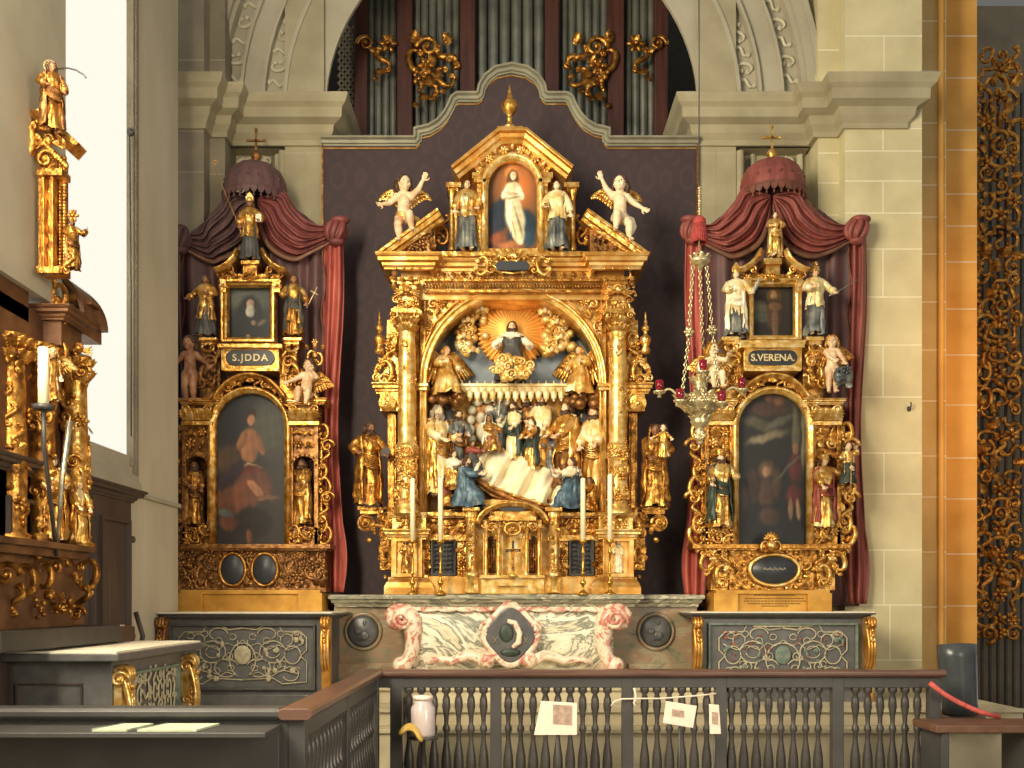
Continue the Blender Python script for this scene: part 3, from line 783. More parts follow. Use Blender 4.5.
# dark gilded screen glimpsed beyond the pier
sc = thing('iron_screen', 'dark iron choir screen with gilded scrolls, far right edge beyond the orange pier', 'screen', (5.9, 12.6, 0))
a = MB()
for k in range(16): a.box(5.72+k*.1, 5.745+k*.1, 12.6, 12.64, 0, 8)
for z in (.1, 2.2, 4.2, 6.2): a.box(5.7, 7.3, 12.58, 12.66, z, z+.08)
a.build('bars', 'iron', sc)
a = MB(); carve(a, 966, 1020, 50, 640, 12.5, 13, 8, 'cslvr'); a.build('gilded_scrollwork', 'gold_deep', sc)
wr = MB(); wr.box(5.5, 7.6, 13.3, 13.4, 0, 9.5); struct('wall_far_right', wr, 'stone_shade')
# iron hook on the pier
h = MB(); p = W(909, 409, 10.5); h.tube([p+Vector((0, .01, 0)), p+Vector((0, -.04, 0)), p+Vector((0, -.06, .03)), p+Vector((.0, -.05, .06))], .008, 6); h.ell(p, (.025, .01, .03))
tag(h.build('iron_hook', 'iron'), 'small iron hook fixed in the sunlit stone pier right of the red curtain', 'hook')

# ================================================================== organ behind the high altar
org = thing('pipe_organ', 'church organ with tall grey metal pipes and gilded scrolls above the red backdrop', 'organ', (0, 12.6, 4.9))
YO = 12.0
for a, b_ in ((354, 367), (397, 412), (460, 475), (545, 559), (608, 624), (655, 668)):
    m_ = MB(); m_.pbox(a, b_, -60, 190, YO-.1, YO+.35); m_.build('post', 'organ_wood', org, bevel=.01)
m_ = MB(); m_.pbox(340, 690, 160, 215, YO-.05, YO+.4); m_.build('base_board', 'organ_wood', org)
def pipes(x0, x1, n, r):
    for k in range(n):
        x = x0+(x1-x0)*(k+.5)/n; m_ = MB(); c = W(x, 175, YO+.1); R = r*YO/1000
        m_.lathe([(0, -.3), (R*.3, -.3), (R, .1), (R, 3.6), (R*1.05, 3.62), (R, 3.66), (R*.9, 3.66)], c, 16); m_.build('pipe', 'pipe_metal', org)
pipes(367, 397, 4, 3.6); pipes(413, 460, 6, 3.7); pipes(476, 545, 6, 5.1); pipes(560, 608, 6, 3.7); pipes(624, 655, 4, 3.6)
la = MB()
for i in range(20):
    for j in range(3):
        c = W(341.5+j*6, 30+i*7.6, YO+.02); la.sweep([c+Vector((0, 0, .046)), c+Vector((.036, 0, 0)), c+Vector((0, 0, -.046)), c+Vector((-.036, 0, 0))], [(-.011, -.006), (.011, -.006), (.011, .006), (-.011, .006)], (0, -1, 0), True)
la.build('lattice', 'relief_cream', org)
for cx, mir in ((512, False),):
    for sgn in (-1, 1):
        g = MB()
        def Q(x, y): return 512+sgn*(x-512)
        for (x, y, s, k, rot) in ((428, 48, 12, 'v', 0), (416, 62, 7, 'c', .5), (447, 57, 7, 's', .6), (440, 70, 8, 'l', 2.6), (428, 76, 9, 'l', 3.3), (420, 84, 6, 'f', 0), (436, 62, 6, 'l', 1.0), (422, 93, 7, 'l', 3.5), (415, 102, 5, 'l', 3.4), (450, 44, 7, 'l', .6), (444, 78, 6, 'c', .8), (434, 96, 5, 'l', 2.6), (426, 66, 6, 'r', 0), (452, 60, 5, 'l', 1.2), (445, 90, 4, 'l', 2.2), (412, 42, 7, 'l', -.5), (430, 84, 6, 's', .3)):
            motif(g, k, Q(x, y), y, YO-.14, s if k == 'v' and s > 8 else s*1.75, sgn*-rot if sgn > 0 else rot, sgn > 0)
        g.build('gilded_carving', 'gold_deep', org)
        g = MB()
        for (x, y, s, k, rot) in ((366, 44, 9, 'v', 0), (378, 50, 6, 'l', 1.8), (383, 60, 6, 's', .2), (379, 68, 7, 'l', 3.3), (374, 76, 5, 'l', 3.5), (392, 46, 7, 'l', .7), (388, 44, 6, 'r', 0)):
            motif(g, k, Q(x, y), y, YO-.14, s if k == 'v' and s > 8 else s*1.75, sgn*-rot if sgn > 0 else rot, sgn > 0)
        g.build('gilded_carving', 'gold_deep', org)

# ================================================================== dark red backdrop with its grey curved cornice
BY = 10.86
path = [(322, 141), (416, 141), (419, 138), (419, 131.5), (430, 129), (440, 123), (447, 115), (452, 106), (455, 99), (458, 97), (478, 97), (481.5, 94), (483, 86), (488, 78), (497, 71), (512, 68), (526, 71), (536, 78), (541, 86), (542.5, 94), (546, 97), (566, 97), (569, 99), (572, 106), (577, 115), (584, 123), (594, 129), (605, 131.5), (605, 138), (608, 141), (698, 141)]
path = [(a, b_+2.5) for a, b_ in path]
bd = thing('backdrop', 'tall dark wine-red damask backdrop with a grey curved cornice behind the golden high altar', 'backdrop', (0, BY, .77))
m_ = MB(); m_.pprism([(322, 640)]+path+[(698, 640)], BY, BY+.05); m_.build('damask_panel', 'damask', bd)
m_ = MB(); m_.fsweep(path, BY, [(-.05, -.03), (-.062, .05), (-.05, .085), (-.03, .085), (-.018, .05), (.012, .045), (.016, .02), (.032, .018), (.036, -.03)], smooth=False)
m_.build('curved_cornice', 'moulding_grey', bd)
m_ = MB()
m_.fsweep([(a, b_+5) for a, b_ in path], BY, [(-.004, 0), (-.004, .014), (.008, .014), (.008, 0)], smooth=False)
m_.build('gilt_fillet', 'gold_soft', bd)
for a in (322.5, 697.5):
    m_ = MB(); m_.pbox(a-.9, a+.9, 144, 560, BY-.02, BY+.01)
    m_.build('gilt_edge', 'gold_brown', bd)
# ================================================================== the golden high altar
AX = 512.5
def mx(x): return 2*AX-x
hi = thing('high_altar_retable', 'huge gilded central altar retable with twin columns, broken pediment and deep arched relief', 'altar', W(AX, 595, 10.0))
def part(name, mat, fn, par=None, bevel=.004, lab=None, **kw):
    m_ = MB(); fn(m_); o = m_.build(name, mat, par if par is not None else hi, bevel, **kw)
    if lab: o['label'] = lab
    return o
S = 10/1000
# --- base and predella
def f(m):
    m.cornice([(W(386, 0, 9.95).x, 10.5), (W(386, 0, 9.95).x, 9.95), (W(432, 0, 9.95).x, 9.95), (W(432, 0, 9.95).x, 10.08), (W(mx(432), 0, 9.95).x, 10.08), (W(mx(432), 0, 9.95).x, 9.95), (W(mx(386), 0, 9.95).x, 9.95), (W(mx(386), 0, 9.95).x, 10.5)], 1.655, [(-.05, 0), (0.02, 0), (.02, .07), (.0, .12), (-.04, .17), (-.05, .2)])
    m.pbox(388, 637, 577, 594, 10.0, 10.5)
part('base', 'gold_soft', f)
for sg in (0, 1):
    X = (lambda x: x) if not sg else mx
    def px(m, a, b_, c, d, Y, Y2): m.pbox(min(X(a), X(b_)), max(X(a), X(b_)), c, d, Y, Y2)
    def f(m):
        px(m, 391, 422, 538, 580, 9.98, 10.5)
        for (a, b_, c, d) in ((391, 396, 538, 577), (417, 422, 538, 577), (396, 417, 538, 541.5), (396, 417, 573, 577)): px(m, a, b_, c, d, 9.94, 9.98)
    ped = part('pedestal', 'gold_soft', f)
    def f(m):
        xs = [W(X(x), 0, 9.9).x for x in (388, 425)]; a, b_ = min(xs), max(xs)
        m.cornice([(a, 10.5), (a, 9.96), (b_, 9.96), (b_, 10.5)], W(0, 539, 9.9).z, corn(.1, .05))
        m.cornice([(a+.01, 10.5), (a+.01, 9.96), (b_-.01, 9.96), (b_-.01, 10.5)], W(0, 515, 9.9).z-.02, corn(.05, .03)); px(m, 392, 426, 513, 532, 9.98, 10.5)
    part('pedestal_cornice', 'gold_bright', f)
    def f(m): carve(m, min(X(397), X(421)), max(X(397), X(421)), 514, 529, 9.96, 8, 4+sg, 'slrc')
    part('carved_panel', 'gold', f)
    # predella panel with reliquary grille
    def f(m):
        px(m, 420, 472, 535, 580, 10.16, 10.5); px(m, 420, 430, 541, 576, 10.1, 10.16); px(m, 457, 472, 541, 576, 10.1, 10.16)
        px(m, 420, 476, 576, 594, 10.08, 10.5); px(m, 422, 477, 512, 516, 10.06, 10.5); px(m, 426, 477, 535, 541, 10.06, 10.5)
    part('predella_panel', 'gold', f)
    def f(m): px(m, 431, 456.5, 540, 575, 10.13, 10.17)
    part('grille_recess', 'plaque_black', f, bevel=0)
    def f(m):
        for k in range(8):
            c = W(X(443.5), 542+k*4.5, 10.11); m.tube([c+Vector((-.13, 0, 0)), c+Vector((.13, 0, 0))], .006, 6)
            m.ell(c+Vector((-.07, -.01, .01)), (.035, .012, .008)); m.ell(c+Vector((.05, -.01, .01)), (.045, .012, .008))
        for k in range(4):
            c = W(X(434+k*6.3), 558, 10.1); m.tube([c+Vector((0, 0, -.18)), c+Vector((0, 0, .18))], .006, 6)
        m.fsweep([(X(431), 576), (X(431), 539.5), (X(456), 539.5), (X(456), 576)] if not sg else [(X(456), 576), (X(456), 539.5), (X(431), 539.5), (X(431), 576)], 10.1, fprof(.03, .04), closed=True, smooth=False)
    part('grille', 'iron', f, bevel=0)
    def f(m):
        carve(m, min(X(424), X(472)), max(X(424), X(472)), 517, 535, 10.14, 9, 14+sg, 'clsvl'); px(m, 426, 472, 515, 536, 10.15, 10.5)
        carve(m, min(X(458), X(465)), max(X(458), X(465)), 543, 575, 10.08, 7, 24+sg, 'slr'); carve(m, min(X(423), X(430)), max(X(423), X(430)), 543, 575, 10.08, 7, 26+sg, 'slr')
    part('carved_frieze', 'gold_deep', f, bevel=0)
    # slim columns beside the tabernacle
    def f(m):
        c = W(X(471), 592, 10.0)
        m.lathe([(.06, 0), (.06, .14), (.075, .15), (.075, .19), (.055, .2), (.05, .24), (.05, .66), (.062, .68), (.055, .7), (.06, .74), (.075, .82), (.0, .82)], c, 18, flute=12, fl=.1)
    col = part('small_column', 'gold_bright', f, bevel=0)
    def f(m): px(m, 464.5, 478, 577, 593, 9.95, 10.3); px(m, 462.5, 479.5, 507, 511, 9.92, 10.3); px(m, 465.5, 476.5, 511, 517, 9.96, 10.3)
    part('column_block', 'gold', f)
    def f(m): carve(m, X(471)-4, X(471)+4, 519, 575, 9.945, 7, 34+sg, 'lrl', size=.55)
    part('column_carving', 'gold', f, bevel=0)
    # great columns
    cx_ = X(407); s = 9.9/1000; c = W(cx_, 512, 9.93); z0 = 0
    def f(m):
        m.lathe([(.135, -.02), (.135, .02), (.12, .03), (.125, .06), (.1, .08), (.1, .52), (.108, .53), (.108, .56), (.1, .57), (.1, .62), (.115, .64), (.1, .66), (.088, .7), (.092, 1.1), (.088, 1.5), (.078, 1.74), (.09, 1.76), (.085, 1.78)], c, 26)
    col = part('column', 'gold_bright', f, bevel=0)
    def f(m):
        M0 = Matrix.Translation(c+Vector((0, 0, 1.78))); m.M = M0
        m.lathe([(.08, 0), (.085, .05), (.12, .15), (.13, .16)], seg=20); m.box(-.14, .14, -.14, .14, .165, .2); m.M = None
        for k in range(8):
            a = PI+PI*(k+.5)/8
            for zz, ss in ((.0, .08), (.07, .09)):
                M = Matrix.Translation(c+Vector((.085*math.cos(a), .085*math.sin(a), 1.78+zz))) @ Matrix.Rotation(a+PI/2, 4, 'Z') @ Matrix.Scale(ss, 4); leaf(m, M, .6)
        for q in (-1, 1): volute(m, Matrix.Translation(c+Vector((q*.11, -.12, 1.92))) @ Matrix.Diagonal((q*.045, .045, .045, 1)))
    part('capital', 'gold', f, col, 0)
    def f(m):
        rng = random.Random(5+sg)
        for k in range(54):
            a = PI+PI*rng.uniform(.02, .98); z = rng.choice([.1+.42*rng.random(), .1+.42*rng.random(), .58+.03*rng.random(), .7+1.0*rng.random()]); up = z > .69
            r = .1 if not up else .088
            M = Matrix.Translation(c+Vector((r*math.cos(a), r*math.sin(a), z))) @ Matrix.Rotation(a+PI/2, 4, 'Z') @ Matrix.Rotation(rng.choice([0, .8, PI, -.8]), 4, 'Y') @ Matrix.Scale(.055 if not up else .035, 4)
            rng.choice([leaf, s_scroll, rosette, c_scroll])(m, M)
        for zz in (.08, .5): 
            for k in range(14): a = PI+PI*k/13; m.ell(c+Vector((.112*math.cos(a), .112*math.sin(a), zz+.04)), .012, seg=6, ring=4)
    part('column_carving', 'gold', f, col, 0)
    # pilaster behind the column and outer strip
    def f(m):
        px(m, 397, 419.5, 300, 515, 10.15, 10.5); px(m, 387.5, 396, 413, 514, 10.08, 10.5); px(m, 389.5, 394, 418, 508, 10.06, 10.1)
        px(m, 393, 399, 308, 390, 10.15, 10.5); px(m, 418, 424, 386, 512, 10.08, 10.3)
    part('pilaster', 'gold_deep', f)
    # entablature block above the column
    def f(m):
        px(m, 397, 419, 300, 312, 9.85, 10.4); px(m, 394, 422, 310, 313, 9.8, 10.4); px(m, 399, 417, 283, 301, 9.9, 10.4)
        px(m, 397, 419, 277, 284, 9.86, 10.4)
    part('frieze_block', 'gold', f)
    def f(m):
        motif(m, 'k', X(407), 291, 9.86, 11); carve(m, min(X(396), X(418)), max(X(396), X(418)), 300, 311, 9.83, 7, 54+sg, 'slrv'); carve(m, min(X(391), X(398)), max(X(391), X(398)), 270, 300, 9.98, 8, 64+sg, 'slc');
        for k in range(4): motif(m, 'l', X(393+k*9), 276, 9.83, 6.5, PI); motif(m, 'b', X(396+k*8), 268.5, 9.84, 1.6)
        for q in (0, 1, 2): motif(m, 'v', X(396-q*.8), 300+q*11, 9.95, 4.5, 0, bool(sg))
        for k in range(9): motif(m, 'b', X(399+k*2.2), 280, 9.85, 1.1)
    part('block_carving', 'gold', f, bevel=0)
    # side scrollwork and bracket
    def f(m):
        for (x, y, s_, k, r) in ((386, 372, 11, 'c', 0), (380, 366, 7, 's', .3), (391, 352, 8, 's', .1), (384, 380, 7, 'v', 0), (376, 378, 5, 'v', 0), (393, 366, 7, 'l', -.6), (391, 380, 7, 'r', 0), (393, 340, 7, 'c', 0), (395, 328, 6, 'l', .2), (385, 359, 6, 'k', 0), (377, 371, 5, 'l', .8), (394, 316, 6, 's', 0), (388, 346, 5, 'f', 0), (395, 352, 6, 'l', 2.8)):
            motif(m, k, X(x), y, 10.0, s_, r if not sg else -r, bool(sg), random.Random(3))
        px(m, 383, 398, 350, 384, 10.06, 10.3); px(m, 387, 398, 320, 352, 10.06, 10.3)
    part('side_scrollwork', 'gold', f, bevel=0)
    def f(m):
        xs = sorted((W(X(376), 0, 9.95).x, W(X(399), 0, 9.95).x))
        m.cornice([(xs[0], 10.4), (xs[0], 10.0), (xs[1], 10.0), (xs[1], 10.4)], W(0, 394, 10).z, corn(.11, .05))
        px(m, 380, 398, 393, 411, 10.0, 10.4); m.tube([W(X(387), 403, 9.93), W(X(387), 403, 10.3)], .085, 20); motif(m, 'v', X(387), 403, 9.95, 6, 0, bool(sg)); motif(m, 'b', X(387), 403, 9.94, 2.5)
    part('side_bracket', 'gold', f, bevel=.003)
    def f(m):
        c = W(X(379.5), 350, 9.98)
        m.lathe([(.0, -.05), (.045, -.04), (.05, 0), (.03, .03), (.045, .06), (.058, .1), (.05, .13), (.02, .15), (.02, .18), (.038, .2), (.038, .23), (.015, .25), (.02, .28), (.008, .3), (.012, .33), (.004, .38), (0, .385)], c, 14)
    part('finial', 'gold', f, bevel=0)
    # bracket that carries the outer statue
    def f(m):
        px(m, 357.5, 381, 506.5, 509.5, 9.98, 10.3); px(m, 360, 379, 509, 514, 10.02, 10.3)
        m.tube([W(X(366), 523, 9.97), W(X(366), 523, 10.25)], .085, 20)
        for (x, y, s_, k, r) in ((365.5, 523, 8, 'v', 0), (376, 520, 8, 'l', 1.5), (380, 526, 7, 's', .8), (385, 515, 7, 'c', .3), (372, 531, 6, 'l', 2.2), (369, 540, 3, 'b', 0), (384, 534, 7, 'v', 0), (383, 545, 7, 's', 0), (386, 555, 8, 'c', .2), (387, 566, 6, 'v', 0), (385, 575, 4, 'l', PI), (379, 514, 5, 'f', 0), (387, 525, 6, 'l', .8)):
            motif(m, k, X(x), y, 9.97, s_, r if not sg else -r, bool(sg), random.Random(2))
        px(m, 380, 392, 512, 570, 10.1, 10.4)
    part('statue_bracket', 'gold_deep', f, bevel=.002)
# --- entablature
def f(m):
    a, b_, c_, d = [W(x, 0, 9.82).x for x in (384, 432, mx(432), mx(384))]
    pl = [(a, 10.5), (a, 9.9), (b_, 9.9), (b_, 10.08), (c_, 10.08), (c_, 9.9), (d, 9.9), (d, 10.5)]
    m.cornice(pl, W(0, 268, 9.85).z, corn(.15, .09))
    m.box(W(400, 0, 10).x, W(mx(400), 0, 10).x, 10.06, 10.5, W(0, 298, 10).z, W(0, 254, 10).z)
part('cornice', 'gold_soft', f, bevel=.003)
def f(m):
    for k in range(17): motif(m, 'l', 433+k*10, 271.5, 10.03, 6, PI); motif(m, 'b', 438+k*9.6, 274, 10.02, 1.4)
    m.pbox(424, mx(424), 279, 281, 10.0, 10.1)
    for k in range(54): motif(m, 'b', 424+k*3.33, 278, 10.02, 1.0)
    for k in range(62):
        c = W(424+k*2.92, 286, 10.03); m.tube([c+Vector((0, 0, -.025)), c+Vector((0, 0, .025))], .009, 6)
    m.pbox(424, mx(424), 290, 292, 9.98, 10.1)
part('entablature_carving', 'gold_deep', f, bevel=0)
# --- arch frame with spandrels
AC = (513, 384)
def f(m):
    pts = [(419, 515), (419, 384)]+arch_pts(AC[0], AC[1], 96, 180, 0, 28, 94)[1:-1]+[(607, 384), (607, 515)]
    m.fsweep(pts, 10.12, [(0, -.05), (0, .05), (.01, .07), (.03, .07), (.035, .045), (.06, .03), (.065, .045), (.075, .045), (.08, 0), (.08, -.35)])
part('arch_moulding', 'gold_bright', f, bevel=0)
def f(m):
    for sgn in (-1, 1):
        Q = (lambda x: x) if sgn < 0 else (lambda x: 2*513-x)
        pts = [(Q(420), 287)]+[(Q(a), b_) for a, b_ in arch_pts(AC[0], AC[1], 96, 90, 172, 16, 94)]+[(Q(420), 370)]
        m.pprism(pts, 10.12, 10.3)
part('spandrel', 'gold', f, bevel=0)
def f(m):
    for sgn in (-1, 1):
        Q = (lambda x: x) if sgn < 0 else (lambda x: 2*513-x)
        tri = [(Q(425), 298), (Q(425), 345), (Q(435), 323), (Q(452), 306), (Q(462), 298)]
        m.fsweep(tri if sgn > 0 else tri[::-1], 10.1, [(-.006, -.01), (-.006, .02), (.006, .02), (.006, -.01)], closed=True, smooth=False)
        for (x, y, s_, k) in ((433, 304, 6, 'v'), (442, 303, 5, 'r'), (430, 314, 5, 'l'), (437, 312, 5, 's'), (429, 325, 5, 'c'), (450, 301, 4, 'l'), (428, 336, 4, 'l')):
            motif(m, k, Q(x), y, 10.08, s_, .3*sgn, sgn > 0)
part('spandrel_carving', 'gold_soft', f, bevel=0)
def f(m):
    for q in (-1, 1):
        x = 513+q*91; m.pbox(x-6, x+6, 383, 386, 9.98, 10.4); m.pbox(x-5, x+5, 386, 390, 10.02, 10.4)
part('impost', 'gold_bright', f)
# --- recess of the relief
def f(m): m.pbox(415, 611, 285, 520, 10.55, 10.6)
part('recess_back', 'panel_blue', f, bevel=0)
def f(m):
    m.pbox(424, 603, 392, 520, 10.5, 10.55)
    for k in range(9): m.pbox(430+k*20.5, 431.2+k*20.5, 400, 515, 10.49, 10.5)
part('relief_wall', 'gold_soft', f, bevel=0)
def f(m): m.pbox(420, 606, 512, 518, 10.08, 10.55)
part('relief_floor', 'gold_brown', f)
def f(m):
    m.pbox(459, 570, 383.5, 386, 10.3, 10.36); m.pbox(461, 568, 386, 392, 10.33, 10.5)
    for k in range(15):
        x = 461+k*7.65; c = W(x+1, 393, 10.3)
        m.lathe([(0, -.012), (.036, -.006), (.036, .006), (0, .012)], c, 12, axis='y'); m.cap(c+Vector((0, 0, -.0)), c+Vector((0, 0, -.045)), .032, .03, 8)
        m.ell(c+Vector((0, -.012, -.08)), .013, seg=6, ring=4); m.cap(W(x+1, 384, 10.32), W(x+1, 380.5, 10.32), .014, .003, 6); m.ell(W(x+1, 388.5, 10.31), (.016, .016, .018), seg=6, ring=4)
part('bed_canopy_valance', 'cloth_cream_gold', f, bevel=0)
# --- sunburst with cloud ring
def f(m):
    c = W(512, 333, 10.46)
    def fn(u, v):
        a = 2*PI*u; r = .36*v; rr = r*(1+.05*math.sin(44*a)*v)
        return (c.x+rr*math.cos(a), c.y-.05*(1-v)-.012*max(0, v-.35)*math.sin(44*a)*1.5, c.z+rr*math.sin(a))
    m.grid(fn, 264, 12)
part('sunburst', 'sun_gold', f, bevel=0, solid=.01, lab='orange gold disc of rays')
def f(m):
    rng = random.Random(8)
    for k in range(58):
        a = math.radians(-32+k*4.3); r = rng.uniform(.86, 1.12); rx, rz = 50*r, 33*r
        x, y = 513+rx*math.cos(a), 332-rz*math.sin(a)+1
        c = W(x, y, 10.42); R = rng.uniform(.035, .06); m.ell(c, (R, R*.8, R), seg=9, ring=7)
        if k % 2 == 0: volute(m, Matrix.Translation(c+Vector((0, -.05, 0))) @ Matrix.Diagonal((.05*(1 if k % 2 else -1), .05, .05, 1)))
    for k in range(40):
        x = rng.choice([rng.uniform(458, 486), rng.uniform(542, 573)]); m.ell(W(x, rng.uniform(318, 354), 10.42), rng.uniform(.04, .065), seg=9, ring=7)
    for k in range(46): a_ = rng.uniform(0, 6.28); q_ = rng.uniform(.2, 1); m.ell(W(512+20*q_*math.cos(a_), 368+11*q_*math.sin(a_), 10.1), rng.uniform(.03, .05), seg=9, ring=7)
    for k in range(9): volute(m, Matrix.Translation(W(494+k*4.6, 366+8*math.sin(k*1.9+.6), 10.05)) @ Matrix.Diagonal((.05*(1 if k % 2 else -1), .05, .05, 1)))
part('cloud_ring', 'cloud_gold', f, bevel=0, lab='swirling pale gold clouds')
# --- broken pediment and attic
RK = [(0, -.02), (0, .0), (.03, .0), (.035, -.04), (.06, -.05), (.075, -.09), (.11, -.1), (.11, -.02)]
for sg in (0, 1):
    X = (lambda x: x) if not sg else mx
    def f(m):
        pts = [(X(375.5), 252.5), (X(437), 208)]
        if sg: pts = pts[::-1]
        P = [(W(a, b_, 9.85).x, W(a, b_, 9.85).z) for a, b_ in pts]
        m.sweep([(P[0][0], 9.9, P[0][1]), (P[1][0], 9.9, P[1][1])], [(0, .06), (0, -.38), (.1, -.38), (.115, -.02), (.085, 0), (.075, .03), (.035, .04), (.03, .06)], (0, -1, 0))
    part('raking_cornice', 'gold', f, bevel=.003)
    def f(m): m.pprism([(X(386), 254), (X(435), 254), (X(435), 218)][::(-1 if sg else 1)], 9.98, 10.3); carve(m, min(X(408), X(434)), max(X(408), X(434)), 226, 250, 9.95, 8, 44+sg, 'lfr')
    part('tympanum', 'gold_brown', f, bevel=0)
    # attic side scroll next to the statue
    def f(m):
        for (x, y, s_, k, r) in ((444, 236, 8, 'c', 0), (446, 222, 6, 's', 0), (441, 245, 7, 'l', -.6), (438, 238, 6, 'v', 0)): motif(m, k, X(x), y, 10.15, s_, r if not sg else -r, bool(sg))
    part('attic_scroll', 'gold_deep', f, bevel=0)
    def f(m):
        c = W(X(452), 251, 10.05)
        m.lathe([(.035, 0), (.035, .05), (.025, .07), (.025, .53), (.04, .58), (.045, .6)], c, 14); px(m, 446, 461, 182, 187, 10.0, 10.3); px(m, 448, 458, 187, 191, 10.04, 10.3)
    part('attic_column', 'gold', f, bevel=0)
    def f(m):
        px(m, 453, 462, 190, 252, 10.25, 10.4); px(m, 477, 485, 178, 252, 10.0, 10.3); px(m, 472, 489, 172, 178, 9.98, 10.3); px(m, 474, 487, 178, 182, 9.96, 10.3)
    part('attic_pier', 'gold', f)
def f(m):
    m.pbox(441, mx(441), 251, 256, 10.0, 10.4); m.pbox(462, mx(462), 248, 252, 10.05, 10.4)
    m.pbox(455, mx(455), 176, 252, 10.36, 10.45)
part('attic_base', 'gold', f)
def f(m):
    pts = [(451, 166), (498, 128), (527, 128), (574, 166)]
    P = [W(a, b_, 9.9) for a, b_ in pts]
    m.sweep([(p.x, 9.98, p.z) for p in P], [(0, .1), (0, -.36), (.12, -.36), (.12, .0), (.09, .02), (.075, .05), (.04, .06), (.03, .1)], (0, -1, 0))
part('gable', 'gold_soft', f, bevel=.003)
def f(m):
    pts = [(478, 176), (472, 160), (498, 140), (527, 140), (553, 160), (547, 176)]
    pts += [(513+31*math.cos(math.radians(a)), 188-31*math.sin(math.radians(a))) for a in range(20, 161, 10)]
    m.pprism(pts, 10.04, 10.36)
part('gable_face', 'gold', f, bevel=0)
def f(m):
    pts = [(485.5, 252), (485.5, 188)]+arch_pts(512.5, 188, 30, 180, 0, 20, 27)[1:-1]+[(539.5, 188), (539.5, 252)]
    m.fsweep(pts, 10.02, [(-.05, -.1), (-.05, .02), (-.03, .06), (0, .06), (.01, .03), (.02, .03), (.03, -.1)])
    for k in range(11):
        a = math.radians(20+k*14); motif(m, 'l' if k % 2 else 'r', 512.5+35*math.cos(a), 186-37*math.sin(a), 10.0, 5, PI/2-a)
part('niche_arch', 'gold_bright', f, bevel=0)
def f(m):
    c = W(509.5, 128.5, 9.95)
    m.lathe([(0, .0), (.06, 0), (.06, .02), (.03, .035), (.025, .08), (.035, .09), (.02, .11), (.03, .13), (.07, .17), (.085, .21), (.08, .25), (.05, .28), (.025, .295), (.035, .31), (.025, .33), (.014, .36), (.02, .375), (.01, .39), (.006, .43), (0, .44)], c, 20)
    m.pbox(497, 523, 126, 130.5, 9.9, 10.2)
part('ball_finial', 'gold', f, bevel=0, lab='gold ball and spire on the gable')
def f(m):
    for (x, y, s_, k, r) in ((483, 266, 9, 'c', .2), (491, 270, 6, 'v', 0), (478, 261, 5, 'l', -1), (495, 258, 6, 'l', 1.2), (489, 261, 5, 'r', 0), (500, 272, 5, 'l', 1.8), (506, 259, 5, 's', 1.5)):
        motif(m, k, x, y, 9.96, s_, r); motif(m, k, mx(x), y, 9.96, s_, -r, True)
    m.tube([W(496, 271, 9.97), W(512.5, 273.5, 9.97), W(529, 271, 9.97)], .012, 6); m.pbox(488, 537, 259, 272, 10.0, 10.1)
    motif(m, 'h', 512.5, 258, 9.95, 7)
cp = part('cartouche', 'gold', f, bevel=0)
def f(m):
    a, b_ = W(496, 0, 9.95).x, W(529, 0, 9.95).x; m.pprism([(498, 261), (527, 261), (530, 265.5), (527, 270), (498, 270), (495, 265.5)], 9.93, 9.99)
part('dark_plate', 'plaque_black', f, cp, .003)
# --- tabernacle
def f(m):
    m.pbox(483, 542, 500, 590, 10.14, 10.5); m.pbox(470, 555, 512, 592, 10.2, 10.5); m.pbox(481, 544, 577, 594, 9.98, 10.4)
    for a, b_ in ((483, 487), (496, 503), (522, 529), (538, 542)): m.pbox(a, b_, 520, 578, 10.02, 10.2)
    m.pbox(499, 526, 583, 586, 9.93, 10.0); m.pbox(480, 545, 575, 578.5, 9.94, 10.3)
part('tabernacle', 'gold_bright', f)
def f(m):
    pts = arch_pts(512.5, 524, 23, 178, 2, 20, 37)
    m.fsweep(pts, 9.98, [(0, -.3), (0, .05), (.02, .06), (.03, .04), (.05, .04), (.06, .0), (.06, -.3)])
    m.pbox(489, 536, 517, 520.5, 9.94, 10.2); m.pprism([(488, 518), (494, 511), (531, 511), (537, 518)], 10.0, 10.2)
part('tabernacle_pediment', 'gold', f, bevel=0)
def f(m):
    for x in (486, 498.5, 526.5, 539):
        c = W(x, 577, 9.98); m.lathe([(.028, 0), (.028, .04), (.02, .05), (.019, .42), (.03, .46), (.034, .49)], c, 12)
        for q in (-1, 1): motif(m, 'v', x+q*2.6, 527, 9.94, 2.4, 0, q < 0)
    for (x, y, s_, k, r) in ((492, 528, 6, 'v', 0), (495, 536, 4, 'l', PI), (502, 526, 5, 'c', 1.5), (490, 515, 5, 'l', .8), (505, 530, 4, 's', 1.4)):
        motif(m, k, x, y, 9.97, s_, r); motif(m, k, mx(x), y, 9.97, s_, -r, True)
    m.tube([W(512.5+8*math.cos(a), 529+6*math.sin(a), 9.95) for a in [i*PI/10 for i in range(20)]], .016, 7, True); motif(m, 'r', 512.5, 529, 9.96, 3); motif(m, 'h', 512.5, 506, 9.96, 6)
part('tabernacle_carving', 'gold', f, bevel=0)
def f(m): m.pprism([(498, 509), (503, 504.5), (512.5, 503), (522, 504.5), (527, 509), (522, 511), (503, 511)], 9.97, 10.0)
part('dark_oval', 'plaque_black', f, bevel=0)
